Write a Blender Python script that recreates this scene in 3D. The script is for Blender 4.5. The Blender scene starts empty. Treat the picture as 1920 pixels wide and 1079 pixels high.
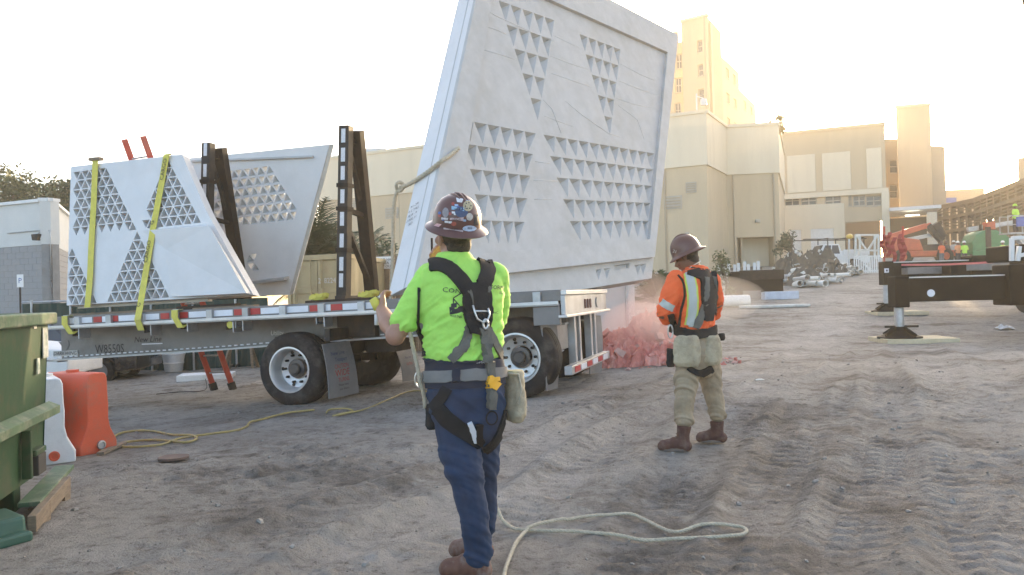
import bpy, bmesh, math, random
import numpy as np
from mathutils import Vector, Matrix, Euler, Quaternion
from mathutils.bvhtree import BVHTree
from mathutils.geometry import delaunay_2d_cdt
random.seed(7)
R = math.radians
scene = bpy.context.scene
col = scene.collection

# ---------------------------------------------------------------- camera
FPX = 1450.0                                    # focal length in pixels of a 1920 wide picture
CAMH = 1.40
cam_data = bpy.data.cameras.new('camera')
cam_data.sensor_width = 36.0
cam_data.lens = FPX / 1920.0 * 36.0
cam_data.clip_start = 0.05
cam_data.clip_end = 3000.0
cam = bpy.data.objects.new('camera', cam_data)
col.objects.link(cam)
CROT = Euler((R(90.415), 0, 0)).to_matrix() @ Matrix.Rotation(R(-1.5), 3, 'Z')
cam.matrix_world = Matrix.Translation((0, 0, CAMH)) @ CROT.to_4x4()
scene.camera = cam

# ---------------------------------------------------------------- sky, sun, exposure
SUN_EL, SUN_AZ = 11.2, 24.0                     # degrees; azimuth to the right of the view axis
world = bpy.data.worlds.new('World')
scene.world = world
world.use_nodes = True
wn = world.node_tree
bg = wn.nodes['Background']
sky = wn.nodes.new('ShaderNodeTexSky')
sky.sky_type = 'NISHITA'
sky.sun_disc = False
sky.sun_elevation = R(SUN_EL)
sky.sun_rotation = R(SUN_AZ)
sky.altitude = 0
sky.air_density = 0.75
sky.dust_density = 2.6
sky.ozone_density = 0.6
wn.links.new(sky.outputs[0], bg.inputs[0])
bg.inputs[1].default_value = 0.15
sl = bpy.data.lights.new('sun', 'SUN')
sl.energy = 4.6
sl.angle = R(0.6)
sl.color = (1.0, 0.74, 0.44)
sun = bpy.data.objects.new('sun', sl)
col.objects.link(sun)
sdir = Vector((math.sin(R(SUN_AZ)) * math.cos(R(SUN_EL)), math.cos(R(SUN_AZ)) * math.cos(R(SUN_EL)), math.sin(R(SUN_EL))))
sun.rotation_euler = (-sdir).to_track_quat('-Z', 'Y').to_euler()
sun.location = sdir * 60
scene.view_settings.view_transform = 'Standard'
scene.view_settings.look = 'None'
scene.view_settings.gamma = 1.0
scene.view_settings.use_curve_mapping = False
scene.view_settings.exposure = 2.28
scene.render.engine = 'CYCLES'
scene.cycles.use_denoising = True
scene.cycles.max_bounces = 7
scene.cycles.volume_bounces = 2
scene.cycles.volume_step_rate = 4.0
scene.cycles.volume_max_steps = 64
scene.cycles.sample_clamp_indirect = 8.0

# ---------------------------------------------------------------- helpers: camera rays only serve to measure the place
CAMP = Vector((0, 0, CAMH))
def ray(px, py):
    return CROT @ Vector(((px - 960.0) / FPX, (539.5 - py) / FPX, -1.0))
def P(px, py, d):
    return CAMP + ray(px, py) * d
def on_plane(px, py, o, n):
    r = ray(px, py)
    return CAMP + r * ((o - CAMP).dot(n) / r.dot(n))
def sstep(a, b, x):
    t = np.clip((x - a) / (b - a), 0, 1)
    return t * t * (3 - 2 * t)
def zbase(x, y):
    x = np.asarray(x, float); y = np.asarray(y, float)
    z = 0.052 * np.clip(x + 1.3, -7, 3.6) * sstep(5.5, 9.5, y)
    z = z + 0.068 * np.clip(y - 20, 0, 62) * sstep(-5, 9, x) - 0.15 * sstep(0.5, 3, x) * sstep(11, 17, y)
    return z
def gz(x, y):
    return float(zbase(x, y))
def G(px, py, up=0.0):
    r = ray(px, py)
    t = 0.5; last = 0.5
    while t < 400:
        p = CAMP + r * t
        if p.z <= gz(p.x, p.y):
            lo, hi = last, t
            for _ in range(30):
                m = (lo + hi) / 2; p = CAMP + r * m
                if p.z <= gz(p.x, p.y): hi = m
                else: lo = m
            p = CAMP + r * hi
            return Vector((p.x, p.y, p.z + up))
        last = t; t *= 1.01
    return CAMP + r * 400

def hash2(ix, iy, seed):
    h = (ix.astype(np.int64) * 374761393 + iy.astype(np.int64) * 668265263 + seed * 1442695041) & 0xFFFFFFFF
    h = ((h ^ (h >> 13)) * 1274126177) & 0xFFFFFFFF
    return ((h ^ (h >> 16)) & 0xFFFF) / 65535.0
def vnoise(x, y, seed=0):
    x = np.asarray(x, float); y = np.asarray(y, float)
    ix = np.floor(x); iy = np.floor(y); fx = x - ix; fy = y - iy
    fx = fx * fx * fx * (fx * (fx * 6 - 15) + 10); fy = fy * fy * fy * (fy * (fy * 6 - 15) + 10)
    a = hash2(ix, iy, seed); b = hash2(ix + 1, iy, seed); c = hash2(ix, iy + 1, seed); d = hash2(ix + 1, iy + 1, seed)
    return (a + (b - a) * fx + (c - a) * fy + (a - b - c + d) * fx * fy) * 2 - 1
def fbm(x, y, seed=0, octs=4, gain=0.5):
    s = 0; a = 1.0
    for o in range(octs):
        s = s + a * vnoise(x * 2 ** o + 17.3 * o, y * 2 ** o - 9.1 * o, seed + o); a *= gain
    return s

MATS = {}
def M(name, c, rough=0.7, metal=0.0, var=0.18, scale=2.5, bump=0.0, bscale=30.0, stain=None, stain_amt=0.0, stain_scale=1.2, spec=0.5, stretch=None, coat=0.0, trans=0.0):
    if name in MATS: return MATS[name]
    m = bpy.data.materials.new(name); m.use_nodes = True
    nt = m.node_tree; b = nt.nodes['Principled BSDF']; L = nt.links.new
    b.inputs['Roughness'].default_value = rough; b.inputs['Metallic'].default_value = metal
    b.inputs['Specular IOR Level'].default_value = spec
    b.inputs['Coat Weight'].default_value = coat
    tc = nt.nodes.new('ShaderNodeTexCoord'); src = tc.outputs['Object']
    if stretch:
        mp = nt.nodes.new('ShaderNodeMapping'); mp.inputs['Scale'].default_value = stretch
        L(src, mp.inputs[0]); src = mp.outputs[0]
    n1 = nt.nodes.new('ShaderNodeTexNoise'); n1.inputs['Scale'].default_value = scale; n1.inputs['Detail'].default_value = 6; n1.inputs['Roughness'].default_value = 0.65
    L(src, n1.inputs['Vector'])
    rp = nt.nodes.new('ShaderNodeValToRGB'); e = rp.color_ramp.elements
    e[0].position = 0.3; e[1].position = 0.72
    e[0].color = (*[max(0, v * (1 - var)) for v in c[:3]], 1); e[1].color = (*[min(1, v * (1 + var)) for v in c[:3]], 1)
    L(n1.outputs['Fac'], rp.inputs[0]); out = rp.outputs[0]
    if stain:
        n2 = nt.nodes.new('ShaderNodeTexNoise'); n2.inputs['Scale'].default_value = stain_scale; n2.inputs['Detail'].default_value = 8; n2.inputs['Roughness'].default_value = 0.7
        L(src, n2.inputs['Vector'])
        r2 = nt.nodes.new('ShaderNodeValToRGB'); q = r2.color_ramp.elements
        q[0].position = 0.48; q[1].position = 0.68; q[0].color = (0, 0, 0, 1); q[1].color = (stain_amt,) * 3 + (1,)
        L(n2.outputs['Fac'], r2.inputs[0])
        mx = nt.nodes.new('ShaderNodeMix'); mx.data_type = 'RGBA'
        L(r2.outputs[0], mx.inputs[0]); L(out, mx.inputs[6]); mx.inputs[7].default_value = (*stain, 1); out = mx.outputs[2]
    L(out, b.inputs['Base Color'])
    rv = nt.nodes.new('ShaderNodeMapRange'); rv.inputs[3].default_value = max(0.02, rough - 0.1); rv.inputs[4].default_value = min(1, rough + 0.12)
    L(n1.outputs['Fac'], rv.inputs[0]); L(rv.outputs[0], b.inputs['Roughness'])
    if bump:
        n3 = nt.nodes.new('ShaderNodeTexNoise'); n3.inputs['Scale'].default_value = bscale; n3.inputs['Detail'].default_value = 5
        L(src, n3.inputs['Vector'])
        bp = nt.nodes.new('ShaderNodeBump'); bp.inputs['Strength'].default_value = bump; bp.inputs['Distance'].default_value = 0.02
        L(n3.outputs['Fac'], bp.inputs['Height']); L(bp.outputs[0], b.inputs['Normal'])
    if trans: b.inputs['Transmission Weight'].default_value = trans
    MATS[name] = m
    return m

WM = {}                                          # world matrices by object (the depsgraph is not run while building)
def thing(name, label, cat, loc=(0, 0, 0), rz=0.0, group=None, mat=None):
    o = bpy.data.objects.new(name, None); col.objects.link(o)
    m = mat if mat is not None else Matrix.Translation(loc) @ Matrix.Rotation(rz, 4, 'Z')
    o.matrix_basis = m; WM[o.name] = m.copy()
    o.empty_display_size = 0.2
    return tag(o, label, cat, group)
def tag(o, label=None, cat=None, group=None, kind=None):
    if label: o['label'] = label
    if cat: o['category'] = cat
    if group: o['group'] = group
    if kind: o['kind'] = kind
    return o
def linkmesh(name, me, parent=None, mat=None, basis=None):
    o = bpy.data.objects.new(name, me); col.objects.link(o)
    if mat is not None and len(me.materials) == 0: me.materials.append(mat)
    if parent: o.parent = parent
    b = basis if basis is not None else Matrix.Identity(4)
    o.matrix_basis = b
    WM[o.name] = (WM[parent.name] @ b) if parent else b.copy()
    return o
def share(name, src, parent, basis=None):
    """another object that uses the mesh of src"""
    o = linkmesh(name, src.data, parent, None, basis)
    for md in src.modifiers:
        k = o.modifiers.new(md.name, md.type)
        if md.type == 'BEVEL': k.width = md.width; k.segments = md.segments; k.limit_method = md.limit_method
    return o

class MB:
    def __init__(s): s.v = []; s.f = []; s.m = []; s.cm = 0
    def add(s, vs, fs):
        o = len(s.v); s.v += [Vector(q) for q in vs]; s.f += [tuple(i + o for i in f) for f in fs]; s.m += [s.cm] * len(fs); return s
    def hexa(s, a):                              # a: 4 bottom points, 4 top points in the same order
        return s.add(a, [(3, 2, 1, 0), (4, 5, 6, 7), (0, 1, 5, 4), (1, 2, 6, 5), (2, 3, 7, 6), (3, 0, 4, 7)])
    def box(s, x0, x1, y0, y1, z0, z1, mat=None):
        a = [(x0, y0, z0), (x1, y0, z0), (x1, y1, z0), (x0, y1, z0), (x0, y0, z1), (x1, y0, z1), (x1, y1, z1), (x0, y1, z1)]
        if mat is not None: a = [mat @ Vector(q) for q in a]
        return s.hexa(a)
    def beam(s, p, q, w, h, up=(0, 0, 1)):       # bar of section w x h from p to q
        p = Vector(p); q = Vector(q); d = (q - p).normalized(); up = Vector(up)
        if abs(d.dot(up)) > 0.98: up = Vector((0, 1, 0))
        a = d.cross(up).normalized() * w / 2; b = a.normalized().cross(d).normalized() * h / 2
        return s.hexa([p - a - b, p + a - b, p + a + b, p - a + b, q - a - b, q + a - b, q + a + b, q - a + b])
    def prism(s, pts, ext):                      # planar polygon pts swept by the vector ext
        n = len(pts); ext = Vector(ext); a = [Vector(q) for q in pts]
        return s.add(a + [q + ext for q in a], [tuple(range(n - 1, -1, -1)), tuple(range(n, 2 * n))] + [(i, (i + 1) % n, n + (i + 1) % n, n + i) for i in range(n)])
    def tube(s, pts, r, n=8, caps=True):
        pts = [Vector(q) for q in pts]; k = len(pts); rr = r if isinstance(r, (list, tuple)) else [r] * k
        vs = []; prev = None
        for i in range(k):
            d = (pts[min(i + 1, k - 1)] - pts[max(i - 1, 0)]).normalized()
            if prev is None:
                up = Vector((0, 0, 1)) if abs(d.z) < 0.9 else Vector((1, 0, 0)); a = d.cross(up).normalized()
            else:
                a = (prev - d * prev.dot(d)).normalized()
            prev = a; b = d.cross(a)
            for j in range(n):
                t = 2 * math.pi * j / n; vs.append(pts[i] + (a * math.cos(t) + b * math.sin(t)) * rr[i])
        fs = [(i * n + j, i * n + (j + 1) % n, (i + 1) * n + (j + 1) % n, (i + 1) * n + j) for i in range(k - 1) for j in range(n)]
        if caps: fs += [tuple(range(n - 1, -1, -1)), tuple(range((k - 1) * n, k * n))]
        return s.add(vs, fs)
    def lathe(s, prof, mat, n=24, close=False):  # prof: (radius, height) pairs, turned about local z of mat
        k = len(prof); vs = [mat @ Vector((r * math.cos(2 * math.pi * j / n), r * math.sin(2 * math.pi * j / n), h)) for r, h in prof for j in range(n)]
        fs = [(i * n + j, i * n + (j + 1) % n, (i + 1) * n + (j + 1) % n, (i + 1) * n + j) for i in range(k - 1) for j in range(n)]
        if close: fs += [((k - 1) * n + j, (k - 1) * n + (j + 1) % n, (j + 1) % n, j) for j in range(n)]
        else: fs += [tuple(range(n - 1, -1, -1)), tuple(range((k - 1) * n, k * n))]
        return s.add(vs, fs)
    def build(s, name, mats, parent=None, smooth=False, bevel=0.0, local=False, at=None, sub=0):
        """vertices are world positions unless local; a top-level mesh gets its origin at `at` or under its middle"""
        me = bpy.data.meshes.new(name)
        basis = Matrix.Identity(4)
        if not local:
            if parent is not None:
                iv = WM[parent.name].inverted(); vs = [iv @ q for q in s.v]
            else:
                if at is None:
                    lo = Vector([min(q[i] for q in s.v) for i in range(3)]); hi = Vector([max(q[i] for q in s.v) for i in range(3)])
                    at = Vector(((lo.x + hi.x) / 2, (lo.y + hi.y) / 2, lo.z))
                at = Vector(at); vs = [q - at for q in s.v]; basis = Matrix.Translation(at)
        else: vs = s.v
        me.from_pydata([tuple(q) for q in vs], [], s.f)
        for m in (mats if isinstance(mats, (list, tuple)) else [mats]): me.materials.append(m)
        if len(me.materials) > 1: me.polygons.foreach_set('material_index', s.m)
        bm = bmesh.new(); bm.from_mesh(me); bmesh.ops.recalc_face_normals(bm, faces=bm.faces); bm.to_mesh(me); bm.free()
        if smooth:
            me.polygons.foreach_set('use_smooth', [True] * len(me.polygons))
            if smooth is not True: me.set_sharp_from_angle(angle=R(smooth))
        me.update()
        o = linkmesh(name, me, parent, None, basis)
        if bevel:
            k = o.modifiers.new('bevel', 'BEVEL'); k.width = bevel; k.segments = 2; k.limit_method = 'ANGLE'
        if sub:
            k = o.modifiers.new('sub', 'SUBSURF'); k.levels = sub; k.render_levels = sub
        return o

def inside(poly, x, y):
    r = False; n = len(poly)
    for i in range(n):
        x0, y0 = poly[i]; x1, y1 = poly[i - 1]
        if (y0 > y) != (y1 > y) and x < (x1 - x0) * (y - y0) / (y1 - y0) + x0: r = not r
    return r
def slab(mb, F, outline, holes, thick):
    """a plate in the frame F=(origin,u,v,n): front at n=0, back at -thick; holes: (poly, 'through'), (poly, 'pit', depth, inset) or (poly,'pyramid',depth,(dx,dy))"""
    O, U, V, N = F
    def W(p, h=0.0): return O + U * p[0] + V * p[1] + N * h
    def ccw(p):
        p = list(p); return p if sum(p[i - 1][0] * p[i][1] - p[i][0] * p[i - 1][1] for i in range(len(p))) > 0 else p[::-1]
    outline = ccw(outline); holes = [(ccw(h[0]),) + tuple(h[1:]) for h in holes]
    polys = [outline] + [h[0] for h in holes]
    vs = []; faces = []
    for p in polys:
        faces.append(list(range(len(vs), len(vs) + len(p)))); vs += [Vector((q[0], q[1])) for q in p]
    ov, oe, of, _, _, orf = delaunay_2d_cdt(vs, [], faces, 0, 1e-5)
    keep = [f for f, o in zip(of, orf) if 0 in o and len(o) == 1]
    full = [f for f, o in zip(of, orf) if 0 in o and not any(i > 0 and holes[i - 1][1] == 'through' for i in o)]
    mb.add([W(p) for p in ov], keep)
    mb.add([W(p, -thick) for p in ov], full)
    def wall(poly, h0, h1, poly2=None):
        n = len(poly); b = poly2 or poly
        mb.add([W(q, h0) for q in poly] + [W(q, h1) for q in b], [(i, (i + 1) % n, n + (i + 1) % n, n + i) for i in range(n)])
    wall(outline, 0, -thick)
    for h in holes:
        p = h[0]; cx = sum(q[0] for q in p) / len(p); cy = sum(q[1] for q in p) / len(p)
        if h[1] == 'through': wall(p, 0, -thick)
        elif h[1] == 'pit':
            k = h[3]; b = [(cx + (q[0] - cx) * k, cy + (q[1] - cy) * k) for q in p]
            wall(p, 0, -h[2], b); mb.add([W(q, -h[2]) for q in b], [tuple(range(len(b)))])
        else:
            ap = (cx + h[3][0], cy + h[3][1]); n = len(p)
            mb.add([W(q) for q in p] + [W(ap, -h[2])], [(i, (i + 1) % n, n) for i in range(n)])
def shrink(poly, k):
    cx = sum(q[0] for q in poly) / len(poly); cy = sum(q[1] for q in poly) / len(poly)
    return [(cx + (q[0] - cx) * k, cy + (q[1] - cy) * k) for q in poly]
def text_mesh(body, size):
    """flat lettering: 2D vertices and faces, centred"""
    cu = bpy.data.curves.new('lettering', 'FONT'); cu.body = body; cu.size = size; cu.align_x = 'CENTER'; cu.align_y = 'CENTER'; cu.resolution_u = 2
    o = bpy.data.objects.new('lettering', cu); col.objects.link(o)
    dg = bpy.context.evaluated_depsgraph_get(); me = bpy.data.meshes.new_from_object(o.evaluated_get(dg))
    vs = [(q.co.x, q.co.y) for q in me.vertices]; fs = [tuple(p.vertices) for p in me.polygons]
    bpy.data.objects.remove(o); bpy.data.curves.remove(cu); bpy.data.meshes.remove(me)
    return vs, fs
def lettering(name, body, size, F, mat, parent, lift=0.004, sx=1.0, bold=0.0):
    vs, fs = text_mesh(body, size); O, U, V, N = F; mb = MB()
    mb.add([O + U * x * sx + V * y + N * lift for x, y in vs], fs)
    return mb.build(name, mat, parent)
# ---------------------------------------------------------------- materials
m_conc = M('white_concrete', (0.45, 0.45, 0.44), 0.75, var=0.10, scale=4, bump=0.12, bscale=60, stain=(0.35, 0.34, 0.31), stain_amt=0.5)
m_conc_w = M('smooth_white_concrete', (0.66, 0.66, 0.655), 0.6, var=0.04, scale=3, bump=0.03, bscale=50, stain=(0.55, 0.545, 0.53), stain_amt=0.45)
m_conc_b = M('raw_panel_edge', (0.50, 0.46, 0.39), 0.85, var=0.15, scale=5, bump=0.2)
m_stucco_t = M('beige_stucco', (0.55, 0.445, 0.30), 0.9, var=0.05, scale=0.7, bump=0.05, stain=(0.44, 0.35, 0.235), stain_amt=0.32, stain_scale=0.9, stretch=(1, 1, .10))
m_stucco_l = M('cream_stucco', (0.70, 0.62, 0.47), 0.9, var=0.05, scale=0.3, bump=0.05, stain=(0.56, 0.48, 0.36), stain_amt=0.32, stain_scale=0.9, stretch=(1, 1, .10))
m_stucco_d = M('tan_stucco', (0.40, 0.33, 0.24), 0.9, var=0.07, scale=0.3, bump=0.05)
m_glass = M('window_glass', (0.05, 0.06, 0.07), 0.12, var=0.2, scale=0.6, spec=0.6)
m_frame = M('window_frame_paint', (0.42, 0.38, 0.32), 0.6)
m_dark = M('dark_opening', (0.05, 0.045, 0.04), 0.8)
m_block = M('grey_block', (0.30, 0.30, 0.30), 0.9, var=0.12, scale=1.2, bump=0.1, stain=(0.22, 0.22, 0.22), stain_amt=0.4)
m_white = M('white_paint', (0.72, 0.72, 0.70), 0.5, var=0.05, stain=(0.5, 0.48, 0.44), stain_amt=0.35)
m_blacksteel = M('black_steel', (0.030, 0.029, 0.029), 0.6, spec=.2, var=0.35, scale=4, stain=(0.09, 0.065, 0.045), stain_amt=0.7, stain_scale=3)
m_rustdark = M('rusty_dark_steel', (0.024, 0.021, 0.019), 0.75, spec=.2, var=0.35, scale=5, stain=(0.06, 0.038, 0.025), stain_amt=0.5, stain_scale=4)
m_galv = M('galvanised', (0.45, 0.46, 0.47), 0.42, 0.7, var=0.18, scale=4, stain=(0.25, 0.24, 0.22), stain_amt=0.5)
m_alu = M('dull_aluminium', (0.20, 0.195, 0.19), 0.5, 0.3, var=0.14, scale=2, stain=(0.12, 0.11, 0.10), stain_amt=0.6, stain_scale=2.5)
m_chrome = M('bright_aluminium', (0.62, 0.61, 0.59), 0.42, 0.6, var=0.1, stain=(0.4, 0.38, 0.35), stain_amt=0.4)
m_rubber = M('tyre_rubber', (0.020, 0.020, 0.021), 0.8, spec=.25, var=0.3, scale=6, bump=0.15, bscale=60, stain=(0.13, 0.115, 0.10), stain_amt=0.5, stain_scale=3)
m_wood = M('timber', (0.21, 0.16, 0.11), 0.8, var=0.3, scale=8, stretch=(1, 1, 6), bump=0.2)
m_yellow = M('yellow_webbing', (0.62, 0.55, 0.10), 0.75, var=0.12, scale=15, stain=(0.35, 0.32, 0.10), stain_amt=0.5, bump=0.2, bscale=120)
m_red = M('red_reflector', (0.42, 0.025, 0.03), 0.3)
m_tape = M('white_reflector', (0.70, 0.71, 0.74), 0.3, var=0.1)
m_orange = M('orange_plastic', (0.62, 0.095, 0.04), 0.5, var=0.1, scale=3, stain=(0.36, 0.14, 0.09), stain_amt=0.85, stain_scale=3.5, bump=0.03, bscale=12)
m_wplastic = M('white_plastic', (0.68, 0.68, 0.67), 0.5, var=0.06, stain=(0.45, 0.43, 0.40), stain_amt=0.5, stain_scale=3)
m_green = M('green_dumpster_paint', (0.016, 0.062, 0.022), 0.5, var=0.16, scale=2, stain=(0.085, 0.075, 0.042), stain_amt=0.7, stain_scale=3.2, bump=0.12, bscale=6)
m_greenw = M('worn_green_edge', (0.075, 0.13, 0.065), 0.65, var=0.25, scale=8, stain=(0.30, 0.27, 0.2), stain_amt=0.6, stain_scale=6)
m_redp = M('red_fibreglass', (0.52, 0.07, 0.04), 0.5, stain=(0.33, 0.2, 0.15), stain_amt=0.5)
m_rope = M('tan_rope', (0.50, 0.44, 0.33), 0.9, var=0.2, scale=40, bump=0.5, bscale=160)
m_hose = M('yellow_hose', (0.40, 0.31, 0.11), 0.6, var=0.2, scale=10, stain=(0.25, 0.21, 0.15), stain_amt=0.6, stain_scale=8)
m_tan = M('tan_container_paint', (0.40, 0.335, 0.19), 0.65, var=0.08, scale=1.5, stain=(0.30, 0.2, 0.11), stain_amt=0.5, stain_scale=2)
m_ink = M('black_ink', (0.03, 0.03, 0.035), 0.7)
m_fade = M('faded_white_ink', (0.6, 0.6, 0.55), 0.8)

# ---------------------------------------------------------------- ground
def ground_tracks():
    T = []
    def tr(a, b, w, seed, deep, tread):
        T.append((np.array(G(*a)[:2]), np.array(G(*b)[:2]), w, seed, deep, tread))
    tr((1250, 1079), (1590, 560), 0.55, 1, 0.030, 0.15)
    tr((1490, 1079), (1660, 560), 0.50, 2, 0.026, 0.13)
    tr((1790, 1079), (1730, 600), 0.60, 3, 0.034, 0.16)
    tr((980, 900), (1500, 640), 0.50, 4, 0.022, 0.14)
    tr((1100, 960), (1560, 620), 0.40, 5, 0.020, 0.12)
    tr((640, 1060), (1250, 760), 0.45, 6, 0.022, 0.13)
    tr((200, 1000), (760, 860), 0.5, 7, 0.018, 0.15)
    tr((1915, 1000), (1830, 640), 0.5, 8, 0.03, 0.15)
    tr((1380, 1079), (1625, 545), 0.45, 9, 0.030, 0.14)
    tr((1620, 1079), (1690, 560), 0.50, 10, 0.030, 0.15)
    tr((1130, 1079), (1560, 590), 0.50, 11, 0.024, 0.13)
    tr((820, 1010), (1400, 700), 0.45, 12, 0.024, 0.14)
    tr((420, 1079), (980, 800), 0.50, 13, 0.020, 0.14)
    tr((60, 1060), (640, 900), 0.45, 14, 0.020, 0.14)
    tr((1050, 830), (1540, 600), 0.45, 15, 0.024, 0.13)
    return T
FLAT = [(G(px, py).x, G(px, py).y, r) for px, py, r in ((885, 1075, .45), (1290, 848, .5), (150, 858, .7), (40, 1000, 1.2), (20, 880, 1.0), (540, 772, .5), (990, 737, .5), (1690, 640, 1.0), (1672, 590, 1.2), (1150, 660, .8))]
def ground_fine(x, y):
    fade = np.exp(-np.maximum(0, y - 6) / 14.0)
    wx = x + 0.25 * fbm(x * 0.7, y * 0.7, 51, 2); wy = y + 0.25 * fbm(x * 0.7, y * 0.7, 61, 2)
    h = 0.032 * fbm(wx * 0.55, wy * 0.55, 3, 3)
    h = h + 0.012 * fbm(wx * 2.3, wy * 3.2, 11, 4, 0.55) + 0.011 * fbm(x * 9, y * 12, 13, 3, 0.6) * (0.4 + sstep(-0.3, 0.5, fbm(x * 0.9, y * 0.9, 37, 2)))
    lump = np.maximum(0, fbm(wx * 3.1 + 5, wy * 5.5, 23, 4, 0.6)) ** 1.5
    mask = sstep(-0.15, 0.45, fbm(x * 0.6 + 3, y * 0.6, 31, 3))
    h = h + 0.024 * lump * (0.3 + mask)
    clod = np.maximum(0, vnoise(wx * 10, wy * 13, 77) - 0.30) + 0.7 * np.maximum(0, vnoise(wx * 19, wy * 23, 78) - 0.35)
    h = h + 0.05 * clod * mask
    for a, b, w, seed, deep, tread in ground_tracks():
        d = b - a; Ld = np.hypot(*d); d = d / Ld
        s = (x - a[0]) * d[0] + (y - a[1]) * d[1]; c = (x - a[0]) * -d[1] + (y - a[1]) * d[0]
        c = c + 0.22 * vnoise(s * 0.35, s * 0 + seed, seed + 200)
        on = sstep(-2.5, -0.5, s) * (1 - sstep(Ld, Ld + 2, s)) * (0.6 + 0.4 * sstep(-0.35, 0.25, vnoise(s * 0.5, c * 0.7 + seed, seed + 300)))
        prof = np.exp(-(c / (w * 0.5)) ** 4); berm = np.exp(-((np.abs(c) - w * 0.62) / 0.09) ** 2)
        lug = sstep(0.45, 0.7, np.abs(np.sin(np.pi * (s + 0.3 * c + 0.02 * vnoise(s * 3, c * 3, seed + 5)) / tread))) * np.where(np.abs(np.sin(np.pi * c / 0.16)) > 0.35, 1, 0.2)
        h = h * (1 - 0.8 * prof * on) + on * (-deep * 1.0 * prof + 0.036 * berm + 0.019 * lug * prof * (0.4 + 0.6 * sstep(-0.2, 0.4, vnoise(s * 1.3 + seed, c * 3, seed + 400))))
    for fx, fy, fr in FLAT: h = h * (1 - 0.92 * np.exp(-(((x - fx) ** 2 + (y - fy) ** 2) / fr ** 2) ** 2))
    return h * (0.25 + 0.75 * fade)
def gzf(x, y):
    return float(zbase(x, y) + ground_fine(np.array([x]), np.array([y]))[0])
def axis(lo, hi, f0, f1, step, ratio):
    a = list(np.arange(f0, f1, step)); s = step
    while a[-1] < hi: s *= ratio; a.append(a[-1] + s)
    s = step; b = []; v = f0
    while v > lo: s *= ratio; v -= s; b.append(v)
    return np.array(b[::-1] + a)
def make_ground():
    xs = axis(-700, 700, -4.6, 4.8, 0.024, 1.035); ys = axis(-60, 900, 2.3, 8.5, 0.022, 1.018)
    X, Y = np.meshgrid(xs, ys)
    Z = zbase(X, Y) + ground_fine(X, Y)
    nx, ny = len(xs), len(ys)
    me = bpy.data.meshes.new('ground')
    co = np.stack([X, Y, Z], -1).reshape(-1, 3)
    idx = np.arange(nx * ny).reshape(ny, nx)
    q = np.stack([idx[:-1, :-1], idx[:-1, 1:], idx[1:, 1:], idx[1:, :-1]], -1).reshape(-1, 4)
    me.vertices.add(len(co)); me.vertices.foreach_set('co', co.ravel())
    me.loops.add(q.size); me.loops.foreach_set('vertex_index', q.ravel())
    me.polygons.add(len(q)); me.polygons.foreach_set('loop_start', np.arange(0, q.size, 4)); me.polygons.foreach_set('loop_total', np.full(len(q), 4))
    me.polygons.foreach_set('use_smooth', np.ones(len(q), bool))
    me.update(calc_edges=True)
    # dry dust swept along the wheel lanes (positive) and damp churned soil (negative)
    dry = np.zeros_like(X); wob = fbm(X * 1.3, Y * 1.3, 140, 4)
    for lane in ([(700, 1040), (1000, 900), (1270, 800), (1480, 660), (1600, 560)], [(250, 790), (620, 800), (1000, 760), (1200, 700)], [(1880, 1000), (1830, 760), (1760, 640)]):
        q = [np.array(G(*a)[:2]) for a in lane]
        for a, b_ in zip(q[:-1], q[1:]):
            d = b_ - a; L2 = (d ** 2).sum(); u = np.clip(((X - a[0]) * d[0] + (Y - a[1]) * d[1]) / L2, 0, 1); dist = np.hypot(X - a[0] - u * d[0], Y - a[1] - u * d[1])
            dry = np.maximum(dry, np.exp(-(dist / (0.42 + 0.16 * wob + 0.02 * Y)) ** 2))
    dark = np.zeros_like(X)
    for px, py, r in ((1480, 790, .9), (1590, 860, .8), (1330, 960, .6), (1480, 1010, .6), (1700, 980, .5), (1180, 1060, .45), (1240, 930, .4), (420, 960, .6), (700, 900, .6), (180, 1010, .4), (1840, 880, .5)):
        c = G(px, py); dark = np.maximum(dark, np.clip(1.25 - np.hypot((X - c.x) * .8, Y - c.y) / r + 0.9 * wob, 0, 1))
    dry = np.clip(dry * (0.55 + 0.8 * wob), 0, 1)
    at = me.attributes.new('dry', 'FLOAT', 'POINT'); at.data.foreach_set('value', dry.ravel().astype(np.float32))
    at = me.attributes.new('damp', 'FLOAT', 'POINT'); at.data.foreach_set('value', dark.ravel().astype(np.float32))
    m = bpy.data.materials.new('churned_sand'); m.use_nodes = True; nt = m.node_tree; L = nt.links.new; b = nt.nodes['Principled BSDF']
    b.inputs['Roughness'].default_value = 0.95; b.inputs['Specular IOR Level'].default_value = 0.2
    tc = nt.nodes.new('ShaderNodeTexCoord')
    def noise(s, d, r=0.6, v=None):
        n = nt.nodes.new('ShaderNodeTexNoise'); n.inputs['Scale'].default_value = s; n.inputs['Detail'].default_value = d; n.inputs['Roughness'].default_value = r
        L(v or tc.outputs['Object'], n.inputs['Vector']); return n.outputs['Fac']
    def ramp(src, stops):
        r = nt.nodes.new('ShaderNodeValToRGB'); e = r.color_ramp.elements
        while len(e) < len(stops): e.new(0.5)
        for k, (p, c) in zip(e, stops): k.position = p; k.color = (*c, 1)
        L(src, r.inputs[0]); return r.outputs[0]
    def mix(f, a, c2, mode='MIX'):
        x = nt.nodes.new('ShaderNodeMix'); x.data_type = 'RGBA'; x.blend_type = mode
        if isinstance(f, float): x.inputs[0].default_value = f
        else: L(f, x.inputs[0])
        L(a, x.inputs[6])
        if isinstance(c2, tuple): x.inputs[7].default_value = (*c2, 1)
        else: L(c2, x.inputs[7])
        return x.outputs[2]
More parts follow.
